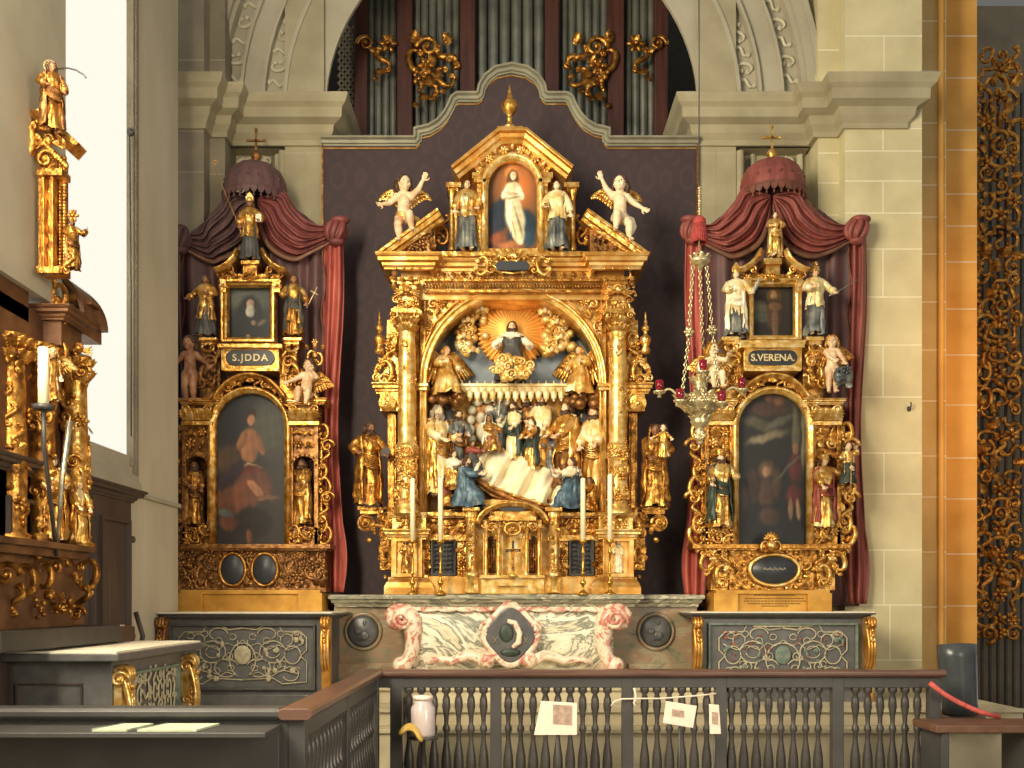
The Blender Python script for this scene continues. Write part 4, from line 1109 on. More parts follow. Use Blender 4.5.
for xc in (491.5, 533.5):
    def f(m): m.pprism([(xc-4.6, 573)]+arch_pts(xc, 541, 5, 180, 0, 10, 4.6)+[(xc+4.6, 573)], 10.1, 10.16)
    wq = part('arched_opening', 'dark_recess', f, bevel=0)
    def f(m):
        for k in range(3): m.tube([W(xc-2.6+k*2.6, 572, 10.08), W(xc-2.6+k*2.6, 539, 10.08)], .006, 6)
        for k in range(5): m.tube([W(xc-4.5, 542+k*7, 10.08), W(xc+4.5, 542+k*7, 10.08)], .004, 5)
        for k in range(4): volute(m, frame(xc+(-2 if k % 2 else 2), 546+k*7, 10.07, .018))
    part('gilt_grille', 'gold_deep', f, wq, 0)
# --- painted niche picture: a standing woman in white against an orange glow
def paint(name, cx, halfw, ytop, ybot, spring, Y, parent, ops, base, nx=60, nz=90, d=.01):
    """flat arched or square panel; the picture itself is a colour attribute laid down blob by blob"""
    vs = []; fs = []; cols = []
    rr = ybot-ytop
    for j in range(nz+1):
        y = ytop+(ybot-ytop)*j/nz
        wd = halfw
        if spring and y < spring: t = (spring-y)/(spring-ytop); wd = halfw*math.sqrt(max(1-t*t, 0.0004))
        for i in range(nx+1):
            x = cx+wd*(2*i/nx-1); p = W(x, y, Y); vs.append(p)
            u, v = (x-cx)/halfw, (y-ytop)/rr
            c = base(u, v); u0, v0 = u, v
            u += .02*math.sin(9*v0+3*u0+cx)+.012*math.sin(23*v0-11*u0)+.006*math.sin(57*u0+31*v0); v += .005*math.sin(11*u0+5*v0+cx)+.003*math.sin(27*u0+19*v0)
            for (bx, by, rx, ry, rot, col, k) in ops:
                dx, dy = u-bx, (v-by)*rr/halfw; ca, sa = math.cos(rot), math.sin(rot)
                q = math.sqrt(((dx*ca+dy*sa)/rx)**2+((-dx*sa+dy*ca)/ry)**2)
                a = min(max((1-q)*k+.5, 0), 1); a = a*a*(3-2*a)
                if a > 0:
                    sh = 1+.07*math.sin(17*u+29*v+bx*9)*math.sin(41*v-13*u+by*7)-.18*(dx*ca+dy*sa)/rx
                    c = tuple(c[n]*(1-a)+min(1, col[n]*sh)*a for n in range(3))
            cols.append(c)
    for j in range(nz):
        for i in range(nx): a = j*(nx+1)+i; fs.append((a, a+1, a+nx+2, a+nx+1))
    m = MB(); m.add(vs, fs, False); o = m.build(name, 'painting', parent)
    at = o.data.color_attributes.new('Col', 'FLOAT_COLOR', 'POINT')
    off = world_loc(parent)
    look = {}
    for v, c in zip(vs, cols): look[(round(v.x-off.x, 4), round(v.z-off.z, 4))] = c
    for i, v in enumerate(o.data.vertices): at.data[i].color = srgb(tuple(q*(1 if name == 'niche_painting' else .86) for q in look.get((round(v.co.x, 4), round(v.co.z, 4)), (.3, .25, .2))))
    so = o.modifiers.new('thickness', 'SOLIDIFY'); so.thickness = .01
    return o
def hx(c): c = c.lstrip('#'); return tuple(int(c[i:i+2], 16)/255 for i in (0, 2, 4))
def mixc(a, b_, t): t = min(max(t, 0), 1); return tuple(x*(1-t)+y*t for x, y in zip(hx(a), hx(b_)))
def base(u, v):
    g = math.exp(-((u-.15)/.75)**2-((v-.32)/.3)**2); c = mixc('#54402e', '#c8743a', g*1.05)
    t = max(0, min(1, (v-.55)/.3)); return tuple(x*(1-t)+y*t for x, y in zip(c, mixc('#2c3444', '#7a4a30', .5+.5*math.sin(u*9+v*14))))
paint('niche_painting', 512.5, 26, 158, 251, 188, 10.12, hi, [
    (-.5, .62, .42, .62, .2, hx('#2a3440'), 2), (.42, .72, .5, .62, -.4, hx('#24384a'), 2), (.5, .88, .4, .3, 0, hx('#2c4658'), 2),
    (-.55, .88, .35, .25, 0, hx('#8a4f34'), 1.5), (.0, .95, .5, .2, 0, hx('#a0663f'), 1.3), (.0, .18, .26, .3, 0, hx('#e89a50'), 1.2),
    (.0, .24, .24, .42, 0, hx('#5c3c28'), 2), (.02, .36, .36, .36, .0, hx('#d9cda4'), 2.5), (.05, .5, .3, .5, -.1, hx('#e2d7b0'), 2.2), (.1, .64, .36, .62, -.16, hx('#ded2aa'), 2.2), (.2, .8, .26, .44, -.3, hx('#d8cca2'), 2.2), (.32, .9, .1, .12, -.3, hx('#e8d8b0'), 2),
    (-.26, .38, .13, .26, .45, hx('#efe5c4'), 2), (.3, .38, .13, .26, -.4, hx('#efe5c4'), 2), (-.02, .385, .3, .05, .12, hx('#d0a57c'), 2), (.04, .43, .3, .05, -.1, hx('#9c8a62'), 1.2),
    (-.06, .62, .05, .6, .05, hx('#f8f0d4'), 1.2), (.16, .64, .035, .55, -.2, hx('#a89a70'), 1.2), (.26, .72, .04, .45, -.3, hx('#8e8260'), 1.2), (.04, .78, .04, .4, -.2, hx('#b0a278'), 1.2),
    (.02, .19, .125, .17, 0, hx('#eccaa2'), 2.5), (.02, .28, .08, .08, 0, hx('#e0b890'), 2), (-.02, .18, .03, .015, 0, hx('#6a4630'), 1.5), (.06, .18, .03, .015, 0, hx('#6a4630'), 1.5)], base, 70, 120)

# ================================================================== statues of the high altar
F = figure
F('cherub_statue', 'nude winged cherub raising its right arm, seated on the left slope of the pediment', 'statue', 404, 230, 9.93, 74, child=True, nude=True, pose='sit', wings='gold', loin='gold_bright', skin='flesh', lh=(-.28, -.05, .33), rh=(.36, -.05, .78), look=(.5, 0), wspan=.24, wdrop=.16, lf=(-.05, -.08, -.15), rf=(.12, -.16, -.04))
F('cherub_statue', 'nude winged cherub raising its left-hand arm, seated on the right slope of the pediment', 'statue', 620, 230, 9.93, 74, child=True, nude=True, pose='sit', wings='gold', loin='cloth_white', skin='flesh_pale', lh=(-.36, -.05, .78), rh=(.32, -.05, .28), look=(-.5, 0), wspan=.24, wdrop=.16, rf=(.1, -.1, -.15), lf=(-.1, -.16, -.04), rot=.15)
F('saint_statue', 'golden saint in slate skirt standing left of the niche with the woman in white', 'statue', 467, 251, 9.98, 71, robe='cloth_slate', over='gold_bright', over_z=.46, hair='hair_brown', lh=(-.17, -.15, .5), rh=(.16, -.16, .56), look=(.3, 0), props=[('palm', 1, (.05, -.03, .22), 'gold')], belt='gold')
F('saint_statue', 'golden saint in slate skirt standing right of the niche with the woman in white', 'statue', 557, 251, 9.98, 70, robe='cloth_slate', over='cloth_cream_gold', over_z=.44, hair='hair_brown', lh=(-.17, -.16, .58), rh=(.22, -.1, .42), look=(-.3, 0), props=[('jar', -1, 'gold')], belt='gold')
F('bishop_statue', 'gilded bearded figure holding a dark book on the left outer bracket of the high altar', 'statue', 369, 506, 9.97, 84, robe='gold_deep', cloak='gold_deep', hair='hair_brown', beard='hair_brown', skin='flesh_dark', lh=(-.17, -.13, .62), rh=(.14, -.18, .6), look=(.6, .3), rot=.4, props=[('book', 1, .3, 'cloth_black')])
s1 = F('saint_statue', 'gilded hooded saint carrying a small child on the right outer bracket of the high altar', 'statue', 655, 508, 9.97, 84, robe='gold_deep', cloak='gold_deep', hat='veil', skin='flesh_dark', lh=(-.05, -.2, .58), rh=(.14, -.18, .64), look=(.3, 0), rot=-.2)
F('child_statue', 'small gilded child carried in the arms of the hooded saint at right', 'statue', 663.5, 458, 9.78, 34, child=True, robe='gold', skin='flesh', lh=(-.3, -.1, .6), rh=(.3, -.15, .5), rot=-.3)
# angels on clouds inside the arch
for (x, lab, sg) in ((446, 'kneeling gold angel with raised wings on a cloud, upper left inside the arch', 1), (580, 'kneeling gold angel holding a cloth on a cloud, upper right inside the arch', -1)):
    F('angel_statue', lab, 'statue', x, 395, 10.22, 64, pose='kneel', robe='cloud_gold', wings='gold', hair='hair_gold', skin='flesh', lh=(-.12, -.2, .42+.05*sg), rh=(.12, -.22, .42-.05*sg), rot=.5*sg, wspan=.24, look=(.3*sg, 0))
    m_ = MB(); rng = random.Random(x)
    for k in range(15): m_.ell(W(x+rng.uniform(-15, 15), 397+rng.uniform(-3, 7), 10.22+rng.uniform(-.08, .12)), rng.uniform(.04, .07))
    tag(m_.build('cloud', 'gold_brown'), 'dark gold cloud under the kneeling angel at the %s of the arch' % ('left' if sg > 0 else 'right'), 'cloud')
F('god_figure', 'half length figure in black cloak and white collar in front of the orange sunburst', 'statue', 512, 381, 10.3, 78, pose='kneel', robe='cloth_black', over='cloth_white', over_z=.68, hair='hair_brown', beard='hair_brown', lh=(-.2, -.14, .42), rh=(.22, -.12, .42))
cb = [(497, 304), (513, 301), (530, 304), (545, 311), (557, 322), (561, 337), (552, 350), (482, 309), (468, 320), (464, 336), (473, 350)]
cb0 = None
for i, (x, y) in enumerate(cb):
    if cb0 is None:
        m_ = MB(); M = frame(x, y, 10.3, .068); t0 = thing('relief_cherub', 'small winged cherub head among the clouds around the orange sunburst', 'cherub', W(x, y, 10.3), 'cherub heads in the cloud ring')
        m_.M = M; m_.ell((0, -.25, .05), (.36, .36, .42)); m_.cap((0, -.55, .06), (0, -.64, -.04), .05, .08, 6)
        for sx in (-1, 1): m_.ell((sx*.17, -.5, -.06), (.13, .1, .11), seg=6, ring=4)
        m_.build('head', 'flesh', t0)
        m_ = MB(M)
        for k in range(12): a = PI*k/11; m_.ell((math.cos(a)*.34, -.2-.12*math.sin(a), .12+math.sin(a)*.34), .15, seg=6, ring=4)
        m_.build('hair', 'hair_gold', t0)
        for sx in (-1, 1):
            m_ = MB(M)
            for k in range(5): a = -.6+k*.32; m_.cap((sx*.25, -.12, -.12), (sx*(.25+.75*math.cos(a)), -.06, -.12+.75*math.sin(a)), .14, .08, 6)
            m_.build('wing', 'cloud_gold', t0)
        cb0 = t0
    else:
        c = copy_tree(cb0); c.location = W(x, y, 10.3)
# crowd around the deathbed
D = [
 # name, x, ybase, Y, h, dict, label
 ('apostle_figure', 437, 497, 10.2, 92, dict(robe='cloth_cream_gold', cloak='gold', hair='hair_grey', beard='hair_grey', rot=.8, lh=(-.1, -.2, .6), rh=(.12, -.2, .62)), 'tall grey bearded apostle in a gold cope standing far left of the bed'),
 ('apostle_figure', 446, 480, 10.38, 84, dict(robe='cloth_black', hair='hair_brown', beard='hair_brown', rot=.5, lh=(-.1, -.14, .5), rh=(.1, -.16, .5)), 'dark robed apostle whose head rises beside the grey bearded man'),
 ('apostle_figure', 458, 476, 10.3, 66, dict(robe='cloth_slate', cloak='gold_brown', hair='hair_brown', beard='hair_brown', rot=.3, look=(.2, .3), lh=(-.06, -.2, .6), rh=(.12, -.2, .6)), 'apostle in grey and brown with folded hands left of the pillows'),
 ('apostle_figure', 453, 490, 10.12, 52, dict(pose='kneel', robe='gold', over='cloth_white', over_z=.55, hair='hair_brown', rot=.9, lh=(-.05, -.24, .5), rh=(.08, -.24, .52)), 'kneeling apostle in white and gold crouched at the left of the bed'),
 ('apostle_figure', 466, 507, 10.02, 66, dict(pose='kneel', robe='cloth_blue', cloak='cloth_blue', hair='hair_brown', beard='hair_brown', rot=1.1, lh=(-.05, -.26, .48), rh=(.08, -.26, .5)), 'kneeling apostle in a blue cloak in front of the bed at left'),
 ('apostle_figure', 447, 508, 10.1, 44, dict(pose='kneel', robe='gold_deep', cloak='cloth_red', hair='hair_brown', rot=.7, lh=(-.05, -.24, .5), rh=(.08, -.24, .5)), 'small crouching figure in gold and red at the lower left of the relief'),
 ('apostle_figure', 472, 474, 10.16, 44, dict(pose='kneel', robe='cloth_black', over='cloth_red', over_z=.6, hair='hair_brown', rot=.8, lh=(.05, -.26, .5), rh=(.12, -.26, .55)), 'dark kneeling figure bending towards the pillow of the bed'),
 ('dying_woman', 491, 452, 10.26, 50, dict(pose='sit', robe='gold', hat='veil', cloak='cloth_white', hair='hair_brown', rot=.3, lean=-.08, lh=(-.02, -.22, .42), rh=(.12, -.24, .4)), 'woman in gold with a white veil propped up on the pillows of the bed'),
 ('apostle_figure', 499, 455, 10.42, 60, dict(robe='cloth_slate', hair='hair_grey', beard='hair_grey', rot=-.3, lh=(-.1, -.2, .6), rh=(.08, -.2, .55)), 'grey haired apostle peering from behind the bed pillows'),
 ('apostle_figure', 514, 462, 10.34, 60, dict(robe='cloth_cream_gold', cloak='cloth_green', hair='hair_brown', beard='hair_brown', rot=-.5, look=(-.4, .3), lh=(-.22, -.14, .55), rh=(.06, -.22, .5), props=[('rod', -1, (.0, 0, -.15), (0.06, 0, .75), 'cloth_white')]), 'apostle in cream gold with a dark green cloak holding a tall white candle'),
 ('apostle_figure', 526, 466, 10.42, 70, dict(robe='gold_brown', hair='hair_brown', beard='hair_brown', rot=-.2, lh=(-.08, -.2, .6), rh=(.08, -.2, .6)), 'bearded apostle in brown standing behind the middle of the bed'),
 ('apostle_figure', 541, 470, 10.36, 75, dict(robe='gold_soft', over='cloth_cream_gold', hair='hair_brown', beard='hair_brown', rot=-.3, lh=(-.1, -.2, .52), rh=(.1, -.2, .5)), 'tall apostle in cream gold vestment behind the right half of the bed'),
 ('apostle_figure', 532, 470, 10.28, 52, dict(robe='gold_soft', cloak='cloth_green', hair='hair_brown', rot=-.6, lh=(-.1, -.24, .6), rh=(.06, -.24, .6)), 'short apostle in green and gold leaning over the bed centre'),
 ('apostle_figure', 552, 478, 10.3, 50, dict(robe='cloth_slate', hair='hair_brown', rot=-.5, look=(0, .4), lh=(-.1, -.22, .6), rh=(.08, -.22, .55)), 'slate robed apostle bending at the right end of the bed'),
 ('apostle_figure', 567, 488, 10.22, 86, dict(robe='gold_brown', over='gold_soft', over_z=.4, cloak='gold', hat='hood', hair='hair_brown', beard='hair_brown', rot=-.7, lh=(-.15, -.2, .6), rh=(.02, -.22, .58)), 'hooded apostle in golden robes right of the bed'),
 ('apostle_figure', 580, 478, 10.42, 80, dict(robe='cloth_black', hair='hair_brown', beard='hair_brown', rot=-.5, lh=(-.1, -.2, .6), rh=(.1, -.2, .5)), 'dark figure standing behind the hooded apostle at right'),
 ('apostle_figure', 594, 500, 10.24, 94, dict(robe='gold_soft', over='cloth_cream_gold', over_z=.5, cloak='gold', hair='hair_brown', beard='hair_brown', rot=-.4, lh=(-.1, -.2, .52), rh=(.08, -.22, .54)), 'tall apostle with long brown hair standing far right inside the arch'),
 ('apostle_figure', 572, 509, 10.04, 68, dict(pose='kneel', robe='cloth_blue', over='cloth_white', over_z=.6, cloak='cloth_blue', hair='hair_brown', rot=-.9, lh=(-.08, -.26, .52), rh=(.05, -.26, .52)), 'kneeling woman in blue and white praying at the foot of the bed'),
 ('apostle_figure', 590, 512, 10.1, 46, dict(pose='kneel', robe='gold_deep', cloak='gold', hair='hair_brown', rot=-.8, lh=(-.08, -.24, .52), rh=(.05, -.26, .5)), 'crouching golden figure at the lower right corner of the relief'),
]
for nm, x, yb, Y, h, kw, lab in D: F(nm, lab, 'statue', x, yb, Y, h, skin='flesh' if h > 50 else 'flesh_dark', **kw)
# --- the bed
bed = thing('carved_bed', 'slanting deathbed with a cream and gold quilt in the middle of the relief', 'bed', W(515, 512, 10.2))
m_ = MB()
TOP = [(474, 452), (490, 447), (515, 447), (540, 452), (558, 464), (565, 478)]; BOT = [(466, 462), (476, 476), (492, 487), (515, 496), (540, 504), (559, 509)]
def bez(P, t):
    k = t*(len(P)-1); i = min(int(k), len(P)-2); w_ = k-i; w_ = w_*w_*(3-2*w_)*.5+w_*.5
    return (P[i][0]*(1-w_)+P[i+1][0]*w_, P[i][1]*(1-w_)+P[i+1][1]*w_)
def fn(u, v):
    a, b_ = bez(TOP, u), bez(BOT, u); Y = 10.36-.26*v+(.0 if v < .45 else .0)
    yv = a[1]+(b_[1]-a[1])*(v*1.1 if v < .5 else .55+.45*(v-.5)/.5)
    fold = (.07*math.sin(u*30+1.2*math.sin(v*4))+.035*math.sin(u*57+1+2*v))*min(1, .25+v*1.4)
    return W(a[0]+(b_[0]-a[0])*v, yv, Y+fold-.04*math.sin(PI*v))
m_.grid(fn, 70, 22); m_.build('quilt', 'quilt_cream', bed, solid=.015)
m_ = MB(); m_.tube([Vector(fn(i/40, 1))+Vector((0, -.01, 0)) for i in range(41)], .016, 6); m_.build('fringe', 'gold', bed)
m_ = MB(); m_.tube([W(a, b_+3, 10.12) for a, b_ in BOT], .035, 8); m_.tube([W(a, b_+8, 10.16) for a, b_ in BOT], .02, 8); m_.box(W(470, 0, 10.2).x, W(556, 0, 10.2).x, 10.15, 10.4, W(0, 512, 10.2).z, W(0, 480, 10.2).z-.2); m_.build('bed_rail', 'gold_brown', bed)
m_ = MB()
m_.pbox(472, 506, 402, 445, 10.46, 10.49); m_.build('bedhead', 'gold_brown', bed)
for (x, y, rx, rz) in [(472, 440, .05, .06), (471, 430, .045, .055), (471, 420, .045, .05), (472, 410, .05, .05), (477, 402, .06, .045), (487, 400, .055, .04), (497, 399, .055, .045), (506, 402, .05, .05), (482, 432, .06, .1), (481, 418, .05, .06), (490, 410, .055, .05), (500, 411, .05, .06)]:
    m_ = MB(); m_.ell(W(x, y, 10.43), (rx, .05, rz)); m_.build('bolster', 'pillow', bed)
# crucifix on the tabernacle
cr_ = thing('crucifix', 'small dark crucifix on a gold foot in front of the tabernacle door', 'crucifix', W(513, 577, 9.9))
m_ = MB(); c = W(513, 577, 9.9); m_.lathe([(0, 0), (.05, 0), (.045, .02), (.02, .04), (.015, .09), (0, .09)], c, 14); m_.build('foot', 'gold_bright', cr_)
m_ = MB(); m_.box(c.x-.013, c.x+.013, 9.885, 9.905, c.z+.07, c.z+.36); m_.box(c.x-.075, c.x+.075, 9.885, 9.905, c.z+.25, c.z+.276); m_.build('cross', 'black_wood', cr_, .002)
m_ = MB(); z = c.z
for q in (-1, 1): m_.cap((c.x, 9.875, z+.245), (c.x+q*.06, 9.875, z+.268), .009, .006, 6); m_.cap((c.x, 9.875, z+.19), (c.x+q*.004, 9.87, z+.1), .01, .007, 6)
m_.cap((c.x, 9.875, z+.24), (c.x, 9.875, z+.18), .016, .012, 7); m_.ell((c.x, 9.868, z+.272), .014, seg=7, ring=5); m_.build('corpus', 'gold_deep', cr_)
# small relief figures on the pedestals
F('relief_figure', 'small dark haired saint carved on the left pedestal of the high altar', 'statue', 406, 573, 9.97, 33, robe='gold', skin='flesh_dark', lh=(-.1, -.15, .6), rh=(.1, -.15, .5))
F('relief_figure', 'small fair saint carved on the right pedestal of the high altar', 'statue', 618, 573, 9.97, 33, robe='cloth_cream_gold', skin='flesh', hair='hair_grey', lh=(-.1, -.15, .6), rh=(.1, -.15, .5))
# candles on the mensa
def candle(px, top, bot, Y, lab):
    t = thing('altar_candle', lab, 'candle', W(px, 595, Y), 'tall candles on the high altar'); b0 = W(px, 595, Y); s = Y/1000
    hgt = (595-bot)*s; ht = (595-top)*s
    m_ = MB(); m_.lathe([(0, 0), (.06, 0), (.06, .015), (.035, .03), (.015, .05), (.012, .09), (.03, .11), (.03, .13), (.012, .15), (.011, .2), (.026, .215), (.012, .23), (.01, hgt*.75), (.022, hgt*.78), (.01, hgt*.82), (.01, hgt*.93), (.034, hgt*.95), (.04, hgt), (.0, hgt)], b0, 16); 
    m_.build('candlestick', 'brass', t)
    m_ = MB(); m_.lathe([(0, hgt), (.026, hgt), (.024, ht-.01), (.015, ht), (0, ht)], b0, 14); m_.build('candle_shaft', 'candle_wax', t)
    m_ = MB(); m_.tube([b0+Vector((0, 0, ht)), b0+Vector((.002, 0, ht+.02))], .003, 5); m_.build('wick', 'iron', t)
    return t
candle(412.5, 478, 540, 9.82, 'tall white candle furthest left, in front of the left great column')
candle(440.5, 478, 540, 9.78, 'tall white candle in front of the left reliquary grille')
candle(583, 478, 540, 9.78, 'tall white candle in front of the right reliquary grille')
candle(610, 474, 540, 9.82, 'tall white candle furthest right, in front of the right great column')

# ================================================================== marble altar table under the retable
mt = thing('marble_altar', 'veined green, cream and red marble altar table with scrolled corners and dark central cartouche', 'altar table', W(512, 690, 9.8))
mt.location.z = .77
zt = 1.655
m_ = MB()
a, b_ = W(393, 0, 9.8).x, W(633, 0, 9.8).x
m_.cornice([(a, 10.3), (a, 9.86), (b_, 9.86), (b_, 10.3)], zt-.125, [(-.1, 0), (.02, 0), (.03, .03), (.06, .045), (.075, .075), (.1, .08), (.1, .115), (.09, .125), (-.1, .125)]); m_.box(a, b_, 9.86, 10.6, zt-.125, zt-.002)
m_.build('top_slab', 'marble_slab', mt, .004)
m_ = MB()
c_, d = W(334, 0, 10.15).x, W(699, 0, 10.15).x
m_.cornice([(c_, 10.8), (c_, 10.2), (a, 10.2)], zt-.125, [(-.1, 0), (.0, 0), (.01, .03), (.03, .045), (.04, .075), (.06, .08), (.06, .115), (.05, .125), (-.1, .125)]); m_.box(c_, a, 10.2, 10.8, zt-.125, zt-.003); m_.build('wing_slab', 'marble_slab', mt, .003)
m_ = MB()
m_.cornice([(b_, 10.2), (d, 10.2), (d, 10.8)], zt-.125, [(-.1, 0), (.0, 0), (.01, .03), (.03, .045), (.04, .075), (.06, .08), (.06, .115), (.05, .125), (-.1, .125)]); m_.box(b_, d, 10.2, 10.8, zt-.125, zt-.003)
m_.build('wing_slab', 'marble_slab', mt, .003)
for q, (x0, x1, xc) in enumerate(((330, 400, 363), (628, 697, 656))):
    m_ = MB(); m_.box(W(x0+4 if q == 0 else 596, 0, 10.25).x, W(x1 if q else 428, 0, 10.25).x, 10.25, 10.8, .77, zt-.12); m_.box(W(x0, 0, 10.25).x, W(x1, 0, 10.25).x, 10.2, 10.8, .77, .95)
    wgm = m_.build('side_wing', 'marble_shade', mt, .004)
    m_ = MB(); c = W(xc, 631.5, 10.22); m_.lathe([(0, -.035), (.13, -.03), (.155, -.015), (.165, .02), (0, .03)], c, 30, axis='y'); pq = m_.build('dark_roundel', 'black_marble', wgm)
    m_ = MB(); m_.tube([c+Vector((.176*math.cos(t), .02, .18*math.sin(t))) for t in [i*PI/16 for i in range(32)]], .022, 8, True); m_.build('roundel_rim', 'marble_shade', wgm)
    m_ = MB()
    for k in range(7): m_.box(c.x-.06+k*.012, c.x+.0+k*.012, 10.18, 10.19, c.z-.09+.02*(k % 3), c.z-.082+.02*(k % 3))
    m_.ell(c+Vector((.02, -.035, -.04)), (.05, .012, .045)); m_.ell(c+Vector((-.05, -.035, .0)), (.04, .012, .03)); m_.ell(c+Vector((.02, -.035, .09)), (.02, .01, .03)); m_.build('roundel_relief', 'black_marble', pq)
m_ = MB()
def fn(u, v):
    x = 411+(613-411)*u; y = 606+(672-606)*v
    d_ = .05*math.sin(PI*v*1.25)-.05*max(0, v-.6); return W(x, y, 9.92-d_)
m_.grid(fn, 40, 20); m_.build('bowed_front', 'marble_green', mt, solid=.03)
m_ = MB(); m_.box(W(414, 0, 9.97).x, W(612, 0, 9.97).x, 9.96, 10.5, .77, zt-.12); m_.build('core', 'marble_green', mt)
m_ = MB(); m_.pbox(405, 620, 606.5, 610.5, 9.84, 10.0)
for k in range(12): m_.ell(W(410+k*18.5, 610.5, 9.85), (.08, .03, .02))
m_.build('upper_band', 'marble_pink', mt)
for sg in (0, 1):
    X = (lambda x: x) if not sg else (lambda x: 1024.5-x-8)
    def Pq(x, y): return W(X(x)+ (0), y, 9.86)
    m_ = MB()
    P = [(404, 622, 6), (399, 626, 7), (393, 623, 8), (391, 615, 9), (397, 610, 10), (405, 612, 12), (411, 619, 13), (413, 630, 12), (413, 641, 10), (412, 651, 9), (409, 659, 9), (403, 664, 9)]
    Pp = []
    for i in range(len(P)-1):
        for t in (0, .5): Pp.append(tuple(P[i][k]*(1-t)+P[i+1][k]*t for k in range(3)))
    Pp.append(P[-1])
    m_.tube([Pq(a, b2) for a, b2, _ in Pp], [r*.0079 for _, _, r in Pp], 14, flat=1.1, up=(0, 1, 0)); m_.ell(Pq(402, 665), (.1, .11, .085)); m_.tube([(p_.x, 9.76, p_.z) for p_ in [W(X(402)+(9.5-t*.42)*math.cos(t*.6)*(1 if not sg else -1), 619+(9.5-t*.42)*math.sin(t*.6), 9.8) for t in range(20)]], .022, 7); m_.box(min(Pq(399, 0).x, Pq(420, 0).x), max(Pq(399, 0).x, Pq(420, 0).x), 9.82, 10.1, .77, .9)
    m_.build('corner_scroll', 'marble_pink', mt)
    m_ = MB()
    m_.tube([W(X(a), b2, 9.83) for a, b2 in ((424, 662), (440, 659), (452, 661), (462, 657), (472, 655), (480, 659), (486, 662))], [.03, .035, .045, .05, .055, .06, .065], 10); m_.ell(W(X(487), 660, 9.82), .085); 
    m_.build('lower_scroll', 'marble_pink', mt)
m_ = MB(); cc = W(510.5, 635, 9.8)
pts = []
for k in range(48):
    t = 2*PI*k/48; r = 1+.07*math.cos(4*t); pts.append((cc.x+.225*r*math.cos(t), cc.z+.25*r*math.sin(t)))
m_.prism(pts, 9.76, 9.86); ctc = m_.build('cartouche', 'black_marble', mt, .012)
m_ = MB(); m_.tube([(510.5*0+x*1.0+(x-cc.x)*.09, 9.8, z+(z-cc.z)*.09) for x, z in pts], .034, 8, True); m_.ell((cc.x, 9.8, cc.z+.3), (.08, .04, .03)); 
for q in (-1, 1): volute(m_, Matrix.Translation((cc.x+q*.24, 9.78, cc.z+.05)) @ Matrix.Diagonal((q*.06, .06, .09, 1)))
m_.build('cartouche_frame', 'marble_pink', mt)
m_ = MB(); m_.tube([(cc.x-.03, 9.745, cc.z+.14), (cc.x+.04, 9.745, cc.z+.12), (cc.x+.09, 9.745, cc.z+.02), (cc.x+.08, 9.745, cc.z-.07), (cc.x+.02, 9.745, cc.z-.12)], [.02, .03, .03, .03, .02], 8); m_.build('cartouche_relief', 'marble_pink', ctc)
m_ = MB(); m_.ell((cc.x-.04, 9.755, cc.z+.02), (.07, .015, .09)); m_.ell((cc.x, 9.755, cc.z-.17), (.1, .015, .04)); m_.build('cartouche_field', 'cloth_green', ctc)
m_ = MB()
for q in (-1, 1):
    for s_ in (-1, 1): m_.tube([(cc.x+q*.15-.02*s_, 9.752, cc.z-.02), (cc.x+q*.15+.02*s_, 9.752, cc.z-.08)], .004, 5)
m_.build('painted_mark', 'inlay_pale', ctc)
